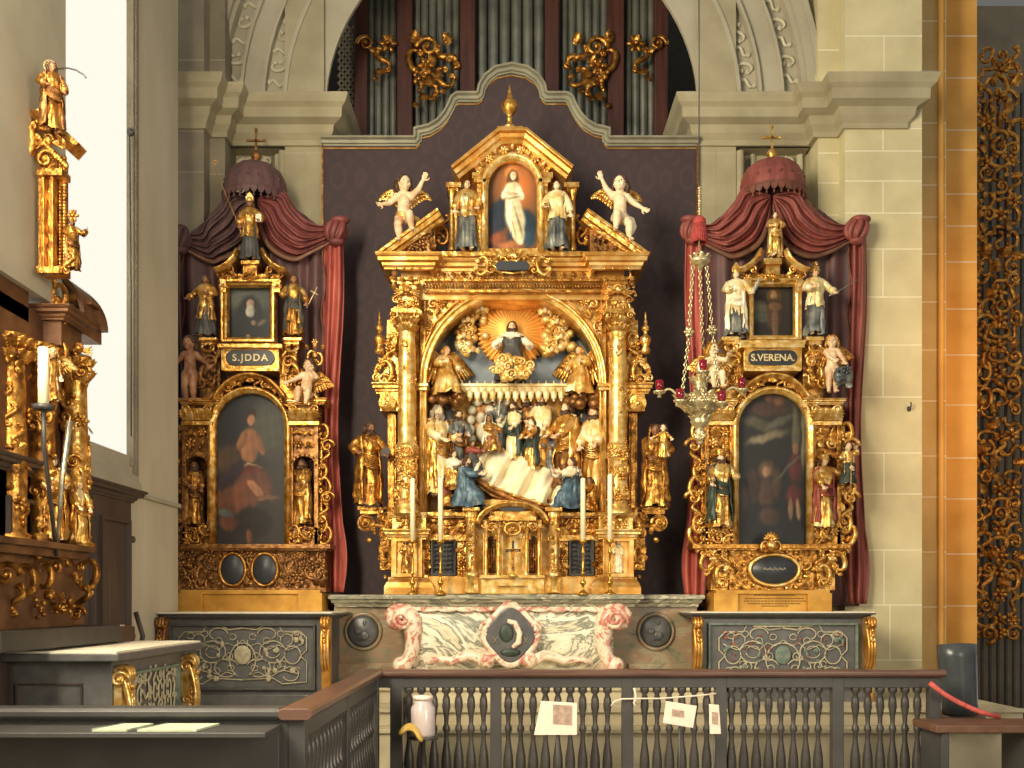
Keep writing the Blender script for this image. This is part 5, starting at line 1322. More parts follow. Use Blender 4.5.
# ================================================================== side altars, their red canopies and tables
def side_altar(cx, K_, name_lab, right):
    Y = 10.25
    root = thing('side_altar_retable', name_lab, 'altar', W(cx, 612, 10.1))
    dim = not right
    G, GD, GB = ('gold', 'gold_deep', 'gold_bright') if right else ('gold_deep', 'gold_brown', 'gold')  # left altar takes darker gilding, its dim light put into the colour
    def part(name, mat, fn, par=None, bevel=.003, **kw):
        m = MB(); fn(m); return m.build(name, mat, par or root, bevel, **kw)
    def bx(m, a, b_, c, d, Y1, Y2=10.6): m.pbox(cx+a, cx+b_, c, d, Y1, Y2)
    # plinth
    hw = 59 if right else 72
    def f(m):
        bx(m, -hw, hw, 594, 611.5, 10.05); bx(m, -hw, -hw+24, 593, 611.5, 10.0); bx(m, hw-24, hw, 593, 611.5, 10.0); bx(m, -hw+2, hw-2, 590, 594, 10.02)
    pl = part('plinth', 'gold_plinth', f)
    if right:
        rng = random.Random(2)
        m = MB()
        for r_, (y, w_) in enumerate(((594.8, 20), (598, 29), (600.6, 30), (603.2, 26), (605.6, 12))):
            x = -w_
            while x < w_:
                l = rng.uniform(1, 3.4); m.pbox(cx+1+x, cx+1+x+l, y, y+.9, 10.045, 10.06); x += l+.7
        m.build('worn_inscription', 'ink', pl)
    # predella band
    def f(m):
        bx(m, -72 if not right else -44, 75 if not right else 44, 549, 590, 10.12); bx(m, -76 if not right else -80, 80 if not right else 78, 544, 548.5, 10.0); bx(m, -73 if not right else -76, 77 if not right else 74, 548, 550.5, 10.04)
        if not right: bx(m, -73, 76, 588, 592, 10.04)
    part('predella', GD, f)
    def f(m):
        if right:
            for q in (-1, 1):
                for (x, y, s_, k, r) in ((66, 560, 10, 'c', .4), (58, 566, 8, 'l', .5), (52, 574, 9, 'c', .1), (50, 584, 7, 'v', 0), (70, 553, 6, 'v', 0), (60, 555, 8, 'r', 0), (47, 560, 8, 's', 0), (40, 556, 6, 'l', 0), (38, 582, 6, 'l', 2.5), (55, 583, 5, 'f', 0), (44, 571, 6, 'h', 0), (36, 568, 5, 's', 0), (64, 569, 6, 's', .8), (76, 552, 5, 'l', 0), (30, 554, 5, 'l', 1), (30, 586, 5, 'l', 2)):
                    motif(m, k, cx+q*x, y, 10.05, s_, -q*r, q < 0)
            for k in range(22):
                a = 2*PI*k/22; motif(m, 'l' if k % 2 else 'b', cx+1+31*math.cos(a), 570-20*math.sin(a), 10.09, 5 if k % 2 else 2.2, PI/2-a)
            bx(m, 42, 62, 552, 590, 10.16); bx(m, -62, -42, 552, 590, 10.16)
        else:
            carve(m, cx-72, cx-36, 551, 588, 10.1, 9, 3, 'csrvl'); carve(m, cx+34, cx+76, 551, 588, 10.1, 9, 4, 'csrvl'); carve(m, cx-6, cx+4, 551, 588, 10.1, 9, 5, 'slr')
            for xx in (-17, 15):
                for k in range(18):
                    a = 2*PI*k/18; motif(m, 'l' if k % 2 else 'v', cx+xx+15.5*math.cos(a), 569.5-19*math.sin(a), 10.09, 4.5 if k % 2 else 2.6, PI/2-a)
    part('predella_carving', G if right else GD, f, bevel=0)
    if right:
        m = MB(); c = W(cx+1, 570, 10.1); m.lathe([(0, -.03), (.22, -.025), (.24, 0), (0, .01)], (0, 0, 0), 36, axis='y')
        m.v = [Vector((c.x+v.x, c.y+v.y, c.z+v.z*.6)) for v in m.v]; o = m.build('dark_oval', 'plaque_black', root)
        m = MB(); m.tube([c+Vector((.25*math.cos(t), -.02, .158*math.sin(t))) for t in [i*PI/18 for i in range(36)]], .02, 8, True); m.build('oval_rim', 'gold_bright', o)
        m = MB()
        for k in range(14): m.cap((c.x-.11+k*.016, 10.07, c.z+.01+.008*math.sin(k*2)), (c.x-.1+k*.016, 10.07, c.z+.005), .008, .004, 5)
        m.build('oval_marks', 'inlay_pale', o)
        m = MB(); bx_ = cx-2
        motif(m, 'k', bx_, 549, 9.98, 6); motif(m, 'h', bx_, 540, 9.98, 8); motif(m, 'b', bx_, 546, 9.98, 6); motif(m, 'c', bx_-7, 546, 9.98, 5, .3, True); motif(m, 'c', bx_+7, 546, 9.98, 5, -.3)
        m.build('crowned_shield', 'gold', root)
    else:
        for xx in (-17, 15):
            m = MB(); c = W(cx+xx, 569.5, 10.1); m.lathe([(0, -.02), (.11, -.02), (.125, 0), (0, .01)], (0, 0, 0), 30, axis='y')
            m.v = [Vector((c.x+v.x, c.y+v.y, c.z+v.z*1.28)) for v in m.v]; o = m.build('dark_oval', 'plaque_black', root)
            m = MB(); m.tube([c+Vector((.13*math.cos(t), -.02, .165*math.sin(t))) for t in [i*PI/18 for i in range(36)]], .016, 8, True); m.build('oval_rim', 'gold_deep', o)
    # body behind and piers with niches
    def f(m):
        bx(m, -70, 70, 404, 545, 10.42); bx(m, -50, 50, 380, 404, 10.42); bx(m, -38, 40, 330, 380, 10.45)
    part('back_board', GD, f, bevel=0)
    for q in (-1, 1):
        a, b_ = sorted((q*39, q*68)); xm = q*54
        def f(m):
            for u, v in ((a, a+4), (b_-4, b_)): bx(m, u, v, 404, 545, 10.12, 10.45)
            bx(m, a, b_, 404, 452, 10.16, 10.45); bx(m, a, b_, 527, 545, 10.12, 10.45)
            m.pprism([(cx+a+3, 452), (cx+a+3, 466)]+arch_pts(cx+xm, 466, 10, 180, 0, 8, 11)+[(cx+b_-3, 466), (cx+b_-3, 452)], 10.14, 10.45)
        part('side_pier', GD, f)
        def f(m):
            xs = (W(cx+a-3, 0, 10).x, W(cx+b_+4, 0, 10).x)
            m.cornice([(xs[0], 10.5), (xs[0], 10.08), (xs[1], 10.08), (xs[1], 10.5)], W(0, 404, 10.05).z, corn(.06, .04))
            for k in range(5): motif(m, 'l', cx+a+3+k*(b_-a-6)/4, 420, 10.06, 13, 0)
            for k in (0, 1): motif(m, 'v', cx+(a+3, b_-3)[k], 409, 10.03, 4.5, 0, k == 1)
            bx(m, a+2, b_-2, 408, 424, 10.12, 10.4); bx(m, a-1, b_+1, 421, 425, 10.06, 10.4)
        part('pier_capital', GB, f)
        def f(m):
            carve(m, cx+a+3, cx+b_-3, 427, 450, 10.12, 10, 6+q, 'krvfl' if right else 'krvf', size=.6)
            carve(m, cx+a+2, cx+b_-2, 528, 543, 10.09, 9, 9+q, 'crlv')
            for k in range(9): motif(m, 'b', cx+xm+12*math.cos(PI*k/8), 465-11*math.sin(PI*k/8), 10.12, 1.3)
        part('pier_carving', G, f, bevel=0)
        # fretted scroll edge outside the pier
        def f(m):
            xo = q*(75 if q > 0 or not right else 77)
            seq = ((432, 8, 'c', 0), (446, 8, 'v', 0), (458, 9, 's', 0), (472, 8, 'c', .2), (486, 9, 'c', -.2), (498, 8, 'v', 0), (512, 9, 's', 0), (524, 8, 'c', 0), (536, 9, 'c', .3))
            for y, s_, k, r in seq:
                motif(m, k, cx+xo+q*math.sin(y*.13)*2.5, y, 10.15, s_*(1.12 if right else .95), r*q, q < 0)
                motif(m, 'l', cx+xo-q*3, y+5, 10.17, 8, q*.9)
            bx(m, *sorted((q*66, q*72)), 425, 545, 10.2, 10.3)
        part('scroll_edge', G if (right or q > 0) else GD, f, bevel=0)
        # upper volute and urn above the pier
        def f(m):
            for (x, y, s_, k, r) in ((44, 372, 9, 'c', .4), (36, 352, 8, 's', .2), (39, 362, 8, 'v', 0), (50, 384, 8, 'v', 0), (48, 374, 7, 'l', .8), (58, 392, 6, 'l', 1.2), (34, 342, 5, 'l', 0), (54, 380, 6, 'r', 0), (42, 386, 7, 'l', 1.4), (36, 380, 6, 's', 1)):
                motif(m, k, cx+q*x, y, 10.12, s_, -q*r, q < 0)
            bx(m, *sorted((q*30, q*47)), 346, 404, 10.2, 10.4)
        part('volute', G if right or q > 0 else GD, f, bevel=0)
        def f(m): bx(m, *sorted((q*34, q*51)), 336.5 if right else 337.5, 340, 10.02, 10.3); bx(m, *sorted((q*36, q*49)), 340, 344, 10.08, 10.3); motif(m, 'c', cx+q*42, 348, 10.1, 6, PI/2)
        part('statue_ledge', GB, f)
    # arched frame and segment pediment
    sp = 427
    def f(m):
        pts = [(cx-37.5, 545), (cx-37.5, sp)]+arch_pts(cx, sp, 37, 180, 0, 26, 37.5)[1:-1]+[(cx+37.5, sp), (cx+37.5, 545)]
        m.fsweep(pts, 10.12, [(-.04, -.2), (-.04, .02), (-.02, .05), (.0, .05), (.012, .02), (.03, .02), (.035, -.05)])
        P = [(a, b_) for a, b_ in pts]; 
    fr = part('arched_frame', GB, f, bevel=0)
    def f(m):
        pts = arch_pts(cx, 427, 54, 150, 30, 20, 44)
        m.fsweep(pts, 10.08, [(-.0, -.3), (-.0, .05), (.02, .06), (.03, .04), (.05, .03), (.06, .0), (.06, -.3)])
        for k in range(13):
            a = math.radians(152-k*10.3); motif(m, 'lrsvk'[k % 5] if k != 6 else 'h', cx+42*math.cos(a), 427-45*math.sin(a), 10.08, 5.5, PI/2-a)
    part('segment_pediment', G, f, bevel=0)
    # name plaque
    def f(m):
        bx(m, -29, 29, 347, 370, 10.1, 10.45); bx(m, -33, 32, 343.5, 347.5, 10.02, 10.4); bx(m, -28, 28, 368, 371, 10.06, 10.4); 
        if right: bx(m, -38, 33, 340, 344, 10.05, 10.4)
    pq = part('name_plaque', GB, f)
    def f(m):
        pts = [(cx-16, 365)]+[(cx-17-7.5*math.sin(a), 357.5+7.5*math.cos(a)) for a in [i*PI/8 for i in range(9)]]+[(cx+17+7.5*math.sin(a), 357.5-7.5*math.cos(a)) for a in [i*PI/8 for i in range(9)]]
        m.pprism(pts[1:], 10.08, 10.12)
    pb = part('dark_plate', 'plaque_black', f, pq, .002)
    cu = bpy.data.curves.new('lettering', 'FONT'); cu.body = 'S.VERENA.' if right else 'S.JDDA'; cu.size = .098; cu.extrude = .004; cu.offset = .0016; cu.align_x = 'CENTER'; cu.space_character = 1.22 if not right else 1.0
    to = bpy.data.objects.new('tmp', cu); C.objects.link(to); me = bpy.data.meshes.new_from_object(to.evaluated_get(bpy.context.evaluated_depsgraph_get())); bpy.data.objects.remove(to)
    m = MB(); c = W(cx, 360.8, 10.072); m.v = [Vector((c.x+v.co.x, c.y-v.co.z, c.z+v.co.y)) for v in me.vertices]; m.f = [tuple(p.vertices) for p in me.polygons]; m.sm = [False]*len(m.f); m.mi = [0]*len(m.f)
    # little serifs on the upright letters are suggested by feet at the base line
    m.build('lettering', 'text_gold', pb)
    # upper frame
    uy0, uy1, uh = (281, 345, 27.5) if not right else (280, 343, 27)
    def f(m):
        pts = [(cx-uh, uy1), (cx-uh, uy0), (cx+uh, uy0), (cx+uh, uy1)]
        m.fsweep(pts, 10.2, fprof(.075, .1), closed=True, smooth=False)
        for q in (-1, 1): bx(m, *sorted((q*24, q*30)), 279, 292, 10.1, 10.2); motif(m, 'k', cx+q*27, 286, 10.09, 4)
    uf = part('upper_frame', GB, f)
    # curved broken pediment with central pedestal
    def f(m):
        for q in (-1, 1):
            pts = [(cx+q*36, 268), (cx+q*31, 267), (cx+q*24, 263), (cx+q*18, 257), (cx+q*14, 249)]
            if q > 0: pts = pts[::-1]
            m.fsweep(pts, 10.1, [(-.0, -.25), (.0, .04), (.018, .06), (.026, .03), (.05, .02), (.055, .0), (.055, -.25)])
    part('curved_pediment', GB, f, bevel=0)
    def f(m):
        bx(m, -7, 7, 263 if not right else 260, 276, 10.1, 10.35); bx(m, -9, 9, 260.5 if not right else 258, 264, 10.06, 10.35); bx(m, -30, 30, 274, 282, 10.2, 10.45)
        for q in (-1, 1):
            for (x, y, s_, k, r) in ((14, 274, 6, 'l', 1.3), (20, 270, 5, 'v', 0), (27, 272, 5, 'l', .3), (25, 278, 5, 'r', 0), (12, 279, 5, 'c', 1.5), (31, 277, 4, 's', 0)): motif(m, k, cx+q*x, y, 10.12, s_, q*r, q < 0)
        motif(m, 'h', cx, 280, 10.1, 7); motif(m, 'k', cx, 273, 10.07, 4.5)
    part('crest_pedestal', G, f, bevel=.002)
    return root

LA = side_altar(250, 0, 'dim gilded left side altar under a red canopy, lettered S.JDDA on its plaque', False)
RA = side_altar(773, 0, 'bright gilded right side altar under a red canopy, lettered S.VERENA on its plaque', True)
# paintings of the left altar
paint('arched_painting', 250, 35.5, 391, 544, 427, 10.2, LA, [
    (.55, .25, .5, .7, 0, hx('#4a4a40'), 1), (-.55, .45, .45, .4, .2, hx('#5c4a3a'), 1.2), (-.62, .72, .42, .4, .3, hx('#6e4632'), 1.5),
    (.05, .16, .16, .2, 0, hx('#3a261c'), 3), (.05, .19, .12, .16, 0, hx('#b88460'), 3), (.0, .36, .26, .5, 0, hx('#a87250'), 3.5), (-.2, .32, .12, .3, .4, hx('#a0704e'), 3), (.27, .34, .1, .32, -.3, hx('#8f5f42'), 3),
    (.02, .49, .32, .05, .1, hx('#d2b48c'), 3), (.0, .52, .36, .14, 0, hx('#62302a'), 2), (.4, .6, .2, .5, -.4, hx('#6c4030'), 1.5), (-.5, .55, .18, .55, .7, hx('#40343a'), 2.5), (-.1, .68, .4, .6, .1, hx('#7c4c38'), 2), (.15, .64, .3, .12, .8, hx('#b07a58'), 2.5),
    (.55, .7, .35, .06, -.1, hx('#7a5440'), 2), (.1, .86, .55, .45, 0, hx('#2e2826'), 2.5), (-.62, .86, .25, .25, 0, hx('#6e4434'), 2.5), (-.7, .8, .2, .1, .4, hx('#5e6a66'), 2), (.0, .95, .1, .2, 0, hx('#7a4c38'), 2)],
    lambda u, v: mixc('#34363a', '#3a3230', v+.25*u), 60, 120)
paint('upper_painting', 250.5, 21, 287, 345, None, 10.26, LA, [
    (0, .22, 1.2, .5, .0, hx('#62645c'), 1.2), (-.05, .55, .62, 1.1, .1, hx('#2a2d30'), 3), (-.02, .3, .3, .34, 0, hx('#23262a'), 3), (.02, .3, .17, .24, 0, hx('#b89878'), 3), (.0, .42, .2, .3, .1, hx('#c6c2b2'), 3), (.55, .62, .25, .1, -.6, hx('#7a6a58'), 1.5), (-.08, .86, .12, .1, 0, hx('#a88a6c'), 3), (.15, .62, .12, .12, 0, hx('#9a7c62'), 2)],
    lambda u, v: mixc('#4c4e4a', '#26282c', v*1.1), 40, 60)
paint('arched_painting', 773, 35.5, 391, 544, 427, 10.2, RA, [
    (-.1, .12, .6, .2, .0, hx('#4c3a34'), 1.5), (-.1, .05, .14, .1, .4, hx('#68463a'), 1), (.18, .07, .14, .12, -.3, hx('#70503f'), 1), (-.35, .22, .5, .16, .3, hx('#565244'), 1.0), (-.15, .3, .55, .12, -.3, hx('#82775f'), 1.0), (.2, .2, .4, .1, -.5, hx('#5c5a50'), 1.2), (.62, .3, .1, .9, 0, hx('#5a5848'), 2), (.86, .3, .08, .9, 0, hx('#6c6a5a'), 2),
    (-.2, .52, .22, .26, 0, hx('#604c3c'), 1.2), (-.2, .53, .12, .15, 0, hx('#a07c60'), 2), (-.2, .66, .28, .4, 0, hx('#503c34'), 2), (-.55, .62, .16, .45, 0, hx('#44342e'), 1.5), (.1, .6, .12, .4, 0, hx('#4c3c30'), 1.5), (.62, .5, .2, .4, 0, hx('#5a2e2e'), 1.5), (.62, .38, .1, .14, 0, hx('#8a6450'), 2.5), (.6, .68, .22, .3, .1, hx('#5c2c2c'), 2), (.42, .5, .04, .5, .8, hx('#5c584c'), 1), (-.8, .7, .12, .4, 0, hx('#3c302a'), 1.5),
    (.7, .77, .06, .3, 0, hx('#9a7a5c'), 2), (.5, .77, .06, .3, 0, hx('#8c6c52'), 2), (-.1, .82, .3, .25, 0, hx('#4a3a32'), 1.5)],
    lambda u, v: mixc('#34342f', '#24262a', v*1.3), 60, 120)
paint('upper_painting', 773, 21, 285, 342, None, 10.26, RA, [
    (-.6, .4, .45, .3, .2, hx('#6c6650'), 1.2), (-.5, .55, .5, .3, 0, hx('#54584c'), 1.2), (.05, .2, .34, .4, 0, hx('#6a4f30'), 2.5), (.05, .19, .16, .22, 0, hx('#b48c64'), 3), (.05, .52, .4, .75, .05, hx('#4c3a2e'), 3), (.08, .38, .3, .2, 0, hx('#7c5a40'), 2), (.1, .66, .16, .8, -.05, hx('#6e5440'), 2), (0, .98, 1.2, .14, 0, hx('#7a2c26'), 1.5)],
    lambda u, v: mixc('#3e3a34', '#2c2a28', v), 40, 60)

# statues of the left altar
def holdrot(x): return x
F('bishop_statue', 'golden bishop with mitre and long crosier at the very top of the left side altar', 'statue', 250, 261, 10.1, 62, robe='cloth_black', over='gold', over_z=.36, hat='mitre', hair='hair_brown', skin='flesh_dark', lh=(-.16, -.18, .42), rh=(.17, -.14, .62), sash=None, props=[('staff', -1, (.03, -.02, -.12), (-.42, .0, 1.0), 'gold_soft'), ('book', 1, 0, 'cloth_white')], rot=.1)
F('saint_statue', 'gold clad saint standing left of the picture of the woman in black, left side altar', 'statue', 206, 337, 10.1, 62, robe='cloth_black', over='gold', over_z=.25, hair='hair_brown', skin='flesh_dark', lh=(-.26, -.1, .62), rh=(.12, -.18, .64), rot=-.2)
F('saint_statue', 'gold clad saint holding a slanting cross right of the picture of the woman in black', 'statue', 294, 337, 10.1, 62, robe='gold_deep', over='gold', over_z=.2, cloak='cloth_black', hair='hair_brown', skin='flesh_dark', lh=(-.14, -.16, .62), rh=(.22, -.12, .5), rot=.1, props=[('cross', 1, (.17, -.02, .33), 'text_gold')])
F('cherub_statue', 'nude dusky cherub grasping a leafy frame at the upper left of the left side altar', 'statue', 190, 402, 10.05, 66, child=True, nude=True, skin='flesh_dark', hair='hair_brown', lh=(-.2, -.1, .55), rh=(.34, -.08, .5), look=(-.3, 0), props=[('palm', -1, (.0, .0, .5), 'gold_brown')])
F('cherub_statue', 'seated nude cherub with gold drape at the upper right of the left side altar', 'statue', 304, 404, 10.05, 62, child=True, nude=True, pose='sit', skin='flesh', hair='hair_brown', wings='gold_deep', loin='gold', lh=(-.28, -.1, .3), rh=(.1, -.2, .5), look=(-.4, .3), tilt=.15, wspan=.2)
F('niche_statue', 'gilded saint in the left niche of the left side altar', 'statue', 194, 525, 10.22, 64, robe='gold_deep', cloak='gold_brown', hair='hair_brown', beard='hair_brown', skin='flesh_dark', lh=(-.08, -.2, .6), rh=(.12, -.18, .55), rot=.3)
F('niche_statue', 'gilded long haired saint in the right niche of the left side altar', 'statue', 302, 525, 10.22, 66, robe='gold', cloak='gold', hair='hair_brown', beard='hair_brown', skin='flesh_dark', lh=(-.12, -.2, .66), rh=(.08, -.2, .6), rot=-.3)
# statues of the right altar
F('saint_statue', 'bright golden saint with clasped hands at the very top of the right side altar', 'statue', 775, 258, 10.1, 46, robe='gold_bright', cloak='gold_bright', hair='hair_brown', lh=(-.1, -.2, .64), rh=(.1, -.2, .66))
F('bishop_statue', 'mitred bishop in white and gold left of the upper picture, right side altar', 'statue', 736, 336, 10.08, 66, robe='cloth_slate', over='cloth_cream_gold', over_z=.3, cloak='cloth_white', hat='mitre', hair='hair_brown', lh=(-.1, -.2, .66), rh=(.22, -.18, .6), props=[('palm', 1, (.1, -.02, .2), 'silver')], rot=-.15)
F('saint_statue', 'saint with gold tunic and thin rod right of the upper picture, right side altar', 'statue', 815, 336, 10.08, 68, robe='cloth_slate', over='cloth_cream_gold', over_z=.42, hair='hair_brown', hat='helmet', lh=(-.12, -.2, .66), rh=(.22, -.18, .6), props=[('rod', 1, (-.1, 0, -.05), (.3, -.05, .18), 'silver')], rot=.1)
F('cherub_statue', 'pale winged cherub seated at the upper left shoulder of the right side altar', 'statue', 716, 388, 9.98, 62, child=True, nude=True, pose='sit', skin='flesh_pale', hair='hair_gold', wings='gold', loin='gold', lh=(-.1, -.2, .4), rh=(.2, -.2, .45), look=(.5, .2), tilt=-.1, wspan=.2)
F('cherub_statue', 'standing nude winged cherub at the upper right shoulder of the right side altar', 'statue', 832, 393, 10.0, 58, child=True, nude=True, skin='flesh', hair='hair_gold', wings='gold_deep', lh=(.0, -.2, .5), rh=(.2, -.18, .45), look=(-.3, .2), rot=-.1, wspan=.2)
m = MB(); c = W(843, 376, 9.92); m.lathe([(0, -.05), (.07, -.04), (.1, 0), (0, .02)], c, 20, axis='y'); carve(m, 836, 850, 366, 388, 9.87, 7, 3, 'rlv'); tag(m.build('carved_shield', 'cloth_slate'), 'dark carved shield held by the standing cherub of the right side altar', 'shield')
F('soldier_statue', 'saint with long dark lance and green cloak at left on the right side altar', 'statue', 720, 528, 10.02, 76, robe='gold', over='gold_bright', over_z=.4, cloak='cloth_green', hat='turban', beard='hair_brown', hair='hair_brown', lh=(-.2, -.2, .55), rh=(.16, -.16, .66), rot=.2, props=[('rod', -1, (.06, 0, -.5), (-.18, 0, .62), 'iron')])
F('soldier_statue', 'helmeted soldier saint raising one arm in the right niche of the right side altar', 'statue', 824, 528, 10.02, 72, robe='gold_bright', over='gold', over_z=.42, cloak='cloth_red', hat='helmet', hair='hair_brown', lh=(-.1, -.2, .55), rh=(.3, -.14, .8), rot=.1, props=[('rod', 1, (.0, 0, -.6), (.02, 0, .2), 'gold')])
F('child_statue', 'small gilded figure held aloft beside the helmeted soldier saint', 'statue', 848, 484, 9.98, 42, child=True, robe='cloth_green', over='gold_bright', over_z=.5, lh=(-.2, -.15, .6), rh=(.15, -.15, .8), skin='flesh')
# jewelled urn on the left altar's right shoulder
m = MB(); 
for (x, y, s_, k, r) in ((317, 362, 6, 'c', 0), (309, 360, 6, 'c', 0), (313, 352, 5, 'l', 0), (313, 345, 4, 'r', 0), (320, 352, 5, 'l', .5), (306, 352, 5, 'l', -.5), (313, 366, 4, 'v', 0), (313, 372, 4, 'l', PI)): motif(m, k, x+2, y-3, 10.12, s_, r, x < 313)
m.ell(W(315, 355, 10.1), (.03, .02, .04)); tag(m.build('carved_finial', 'gold'), 'openwork gilded finial above the right cherub of the left side altar', 'finial')

# ---- red canopies
def canopy(cx, apex, hw, kl, kr, lab, left_dark, right_mat, hang_l, hang_r):
    Y = 10.5
    root = thing('red_canopy', lab, 'canopy', W(cx, 560, Y))
    # bell shaped crown
    m = MB(); c = W(cx, apex+36, Y); s = Y/1000
    prof = [(1.0, 0), (.99, .25), (.93, .5), (.8, .72), (.58, .88), (.3, .97), (0.02, 1.0)]
    H_ = 36*s
    def fn(u, v):
        a = PI+PI*u; k = v*(len(prof)-1); i = min(int(k), len(prof)-2); t = k-i; r = prof[i][0]*(1-t)+prof[i+1][0]*t; z = prof[i][1]*(1-t)+prof[i+1][1]*t
        g = 1+.03*abs(math.sin(a*9))*(1-v)
        return (c.x+r*g*hw*s*math.cos(a), c.y+.34*r*g*math.sin(a), c.z+z*H_)
    m.grid(fn, 72, 24); m.build('crown', 'curtain_red' if not left_dark else 'curtain_dark', root, solid=.01)
    m = MB()
    for k in range(15):
        a = PI+PI*(k+.5)/15; R = Matrix.Rotation(a+PI/2, 4, 'Z')
        m.M = Matrix.Translation((c.x+(hw+1)*s*math.cos(a), c.y+.37*math.sin(a), c.z+.02)) @ R
        m.prism([(-.035, .0), (.035, .0), (.035, -.04), (.02, -.07), (0, -.085), (-.02, -.07), (-.035, -.04)], -.008, .008); m.ell((0, 0, -.1), (.012, .012, .022), seg=6, ring=4)
        m.M = None
    m.tube([(c.x+(hw+1.3)*s*math.cos(PI+PI*i/20), c.y+.375*math.sin(PI+PI*i/20), c.z+.02) for i in range(21)], .012, 6)
    for k in range(9):
        a = PI+PI*(k+.5)/9; m.ell((c.x+(hw+.5)*s*.97*math.cos(a), c.y+.345*math.sin(a), c.z+.14), (.016, .01, .018), seg=6, ring=4)
    m.build('scalloped_trim', 'curtain_trim' if not left_dark else 'curtain_dark', root)
    m = MB(); c2 = W(cx, apex+1, Y-.02)
    m.lathe([(0, -.02), (.05, -.02), (.035, .02), (.02, .03), (.05, .06), (.055, .09), (.04, .12), (.012, .135), (.012, .15)], c2, 14)
    m.box(c2.x-.011, c2.x+.011, c2.y-.01, c2.y+.01, c2.z+.14, c2.z+.36); m.box(c2.x-.08, c2.x+.08, c2.y-.01, c2.y+.01, c2.z+.245, c2.z+.265)
    for dx, dz in ((-.085, .255), (.085, .255), (0, .37)): m.ell((c2.x+dx, c2.y, c2.z+dz), .018, seg=7, ring=5)
    m.build('orb_and_cross', 'gold' if not left_dark else 'gold_brown', root)
    # swags to the two knots
    def swag(q, kx, ky, mat):
        top = [(cx+q*2, apex+34), (cx+q*(hw-4), apex+27), (cx+q*(hw+5), apex+40), (cx+q*(hw+18), apex+55), (kx-q*19, ky-7), (kx, ky-7)]
        bot = [(cx+q*1, apex+36), (cx+q*4, apex+60), (cx+q*14, apex+82), (cx+q*36, apex+94), (kx-q*28, ky+20), (kx-q*1, ky+6)]
        def B(P, t):
            n = len(P)-1; k = t*n; i = min(int(k), n-1); w_ = k-i
            p0, p1, p2, p3 = P[max(i-1, 0)], P[i], P[i+1], P[min(i+2, n)]
            return tuple(.5*(2*p1[j]+(-p0[j]+p2[j])*w_+(2*p0[j]-5*p1[j]+4*p2[j]-p3[j])*w_*w_+(-p0[j]+3*p1[j]-3*p2[j]+p3[j])*w_**3) for j in (0, 1))
        m = MB()
        def fn(u, v):
            a, b_ = B(top, u), B(bot, u); env = math.sin(PI*min(max(u*.96+.03, 0), 1))
            fold = .04*math.sin(v*2*PI*4.5+.9*math.sin(u*5))+.018*math.sin(v*2*PI*11+u*4)
            x = a[0]+(b_[0]-a[0])*v; y = a[1]+(b_[1]-a[1])*v+4*env*math.sin(PI*v)*v
            return W(x, y, Y-.16-.1*env*math.sin(PI*v)+fold*(.35+.65*env)+.1*(u-.3))
        m.grid(fn, 44, 60); o = m.build('swag', mat, root, solid=.008)
        m = MB(); P = [B(bot, .04+.95*t/24) for t in range(25)]
        m.tube([W(a, b_+1, Y-.17) for a, b_ in P], [.03*math.sin(PI*(.1+.8*i/24)) for i in range(25)], 8, flat=.5); m.build('fringe', 'curtain_edge', o)
        m = MB(); c = W(kx, ky, Y-.15)
        m.ell(c, (.115, .1, .12), None, 16, 12)
        for j in range(4):
            a0 = .3+j*.75
            m.tube([c+Vector((.112*math.sin(t)*math.cos(a0+t*.4), -.1*math.sin(t)*abs(math.sin(a0+t*.4)), .12*math.cos(t))) for t in [i*PI/10 for i in range(11)]], [.012+.022*math.sin(i*PI/10) for i in range(11)], 6)
        m.ell(c+Vector((q*.03, -.02, .11)), (.11, .08, .045)); m.ell(c+Vector((0, -.02, -.11)), (.09, .07, .045))
        m.build('knot', mat, root)
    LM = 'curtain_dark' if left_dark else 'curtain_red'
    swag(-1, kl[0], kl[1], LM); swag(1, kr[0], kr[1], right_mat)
    # hanging lengths
    def hang(x0, x1, y0, y1, mat, q):
        m = MB()
        def fn(u, v):
            y = y0+(y1-y0)*v; w_ = 1+.12*math.sin(v*9)+(.35*math.sin(max(0, v-.8)*5*PI) if v > .8 else 0)
            xm = (x0+x1)/2+q*2.2*math.sin(v*7+1); x = xm+(x1-x0)/2*w_*(2*u-1)
            return W(x, y, Y-.1+.035*math.sin(u*2*PI*2.3+v*3)+.012*math.sin(u*21)-.03*math.sin(PI*u))
        m.grid(fn, 26, 60); o = m.build('hanging_curtain', mat, root, solid=.01)
        m = MB()
        for e in (0, 1):
            if (e == 1) == (q > 0): continue
            pts = []
            for j in range(50):
                v = j/49; pts.append(Vector(fn(e, v))+Vector((q*-.02*math.sin(v*38), -.012, 0)))
            m.tube(pts, .01, 6)
        m.build('trim', 'curtain_trim', o)
    if hang_l: hang(*hang_l)
    if hang_r: hang(*hang_r)
    # dark folds hanging behind the altar
    m = MB(); x0, x1 = kl[0]-2, kr[0]+2
    def fn(u, v):
        x = x0+(x1-x0)*u; y = apex+58+(606-apex-58)*v if abs(u-.5) < .3 else apex+75+(606-apex-75)*v
        sx = abs(u-.5)*2; y = apex+17+60*sx+(606-apex-17-60*sx)*v
        return W(x, y, Y-.06+.025*math.sin(u*2*PI*9+v*1.5*(1 if u > .5 else -1))+.008*math.sin(u*80))
    m.grid(fn, 110, 20); m.build('back_cloth', 'curtain_dark', root, solid=.008)
    return root
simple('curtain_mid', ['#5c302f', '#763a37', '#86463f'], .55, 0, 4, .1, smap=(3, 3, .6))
simple('curtain_lit', ['#8e4038', '#aa5246', '#bc6454'], .5, 0, 4, .1, smap=(3, 3, .6))  # lit copy of the curtain red, brightness put into the colour
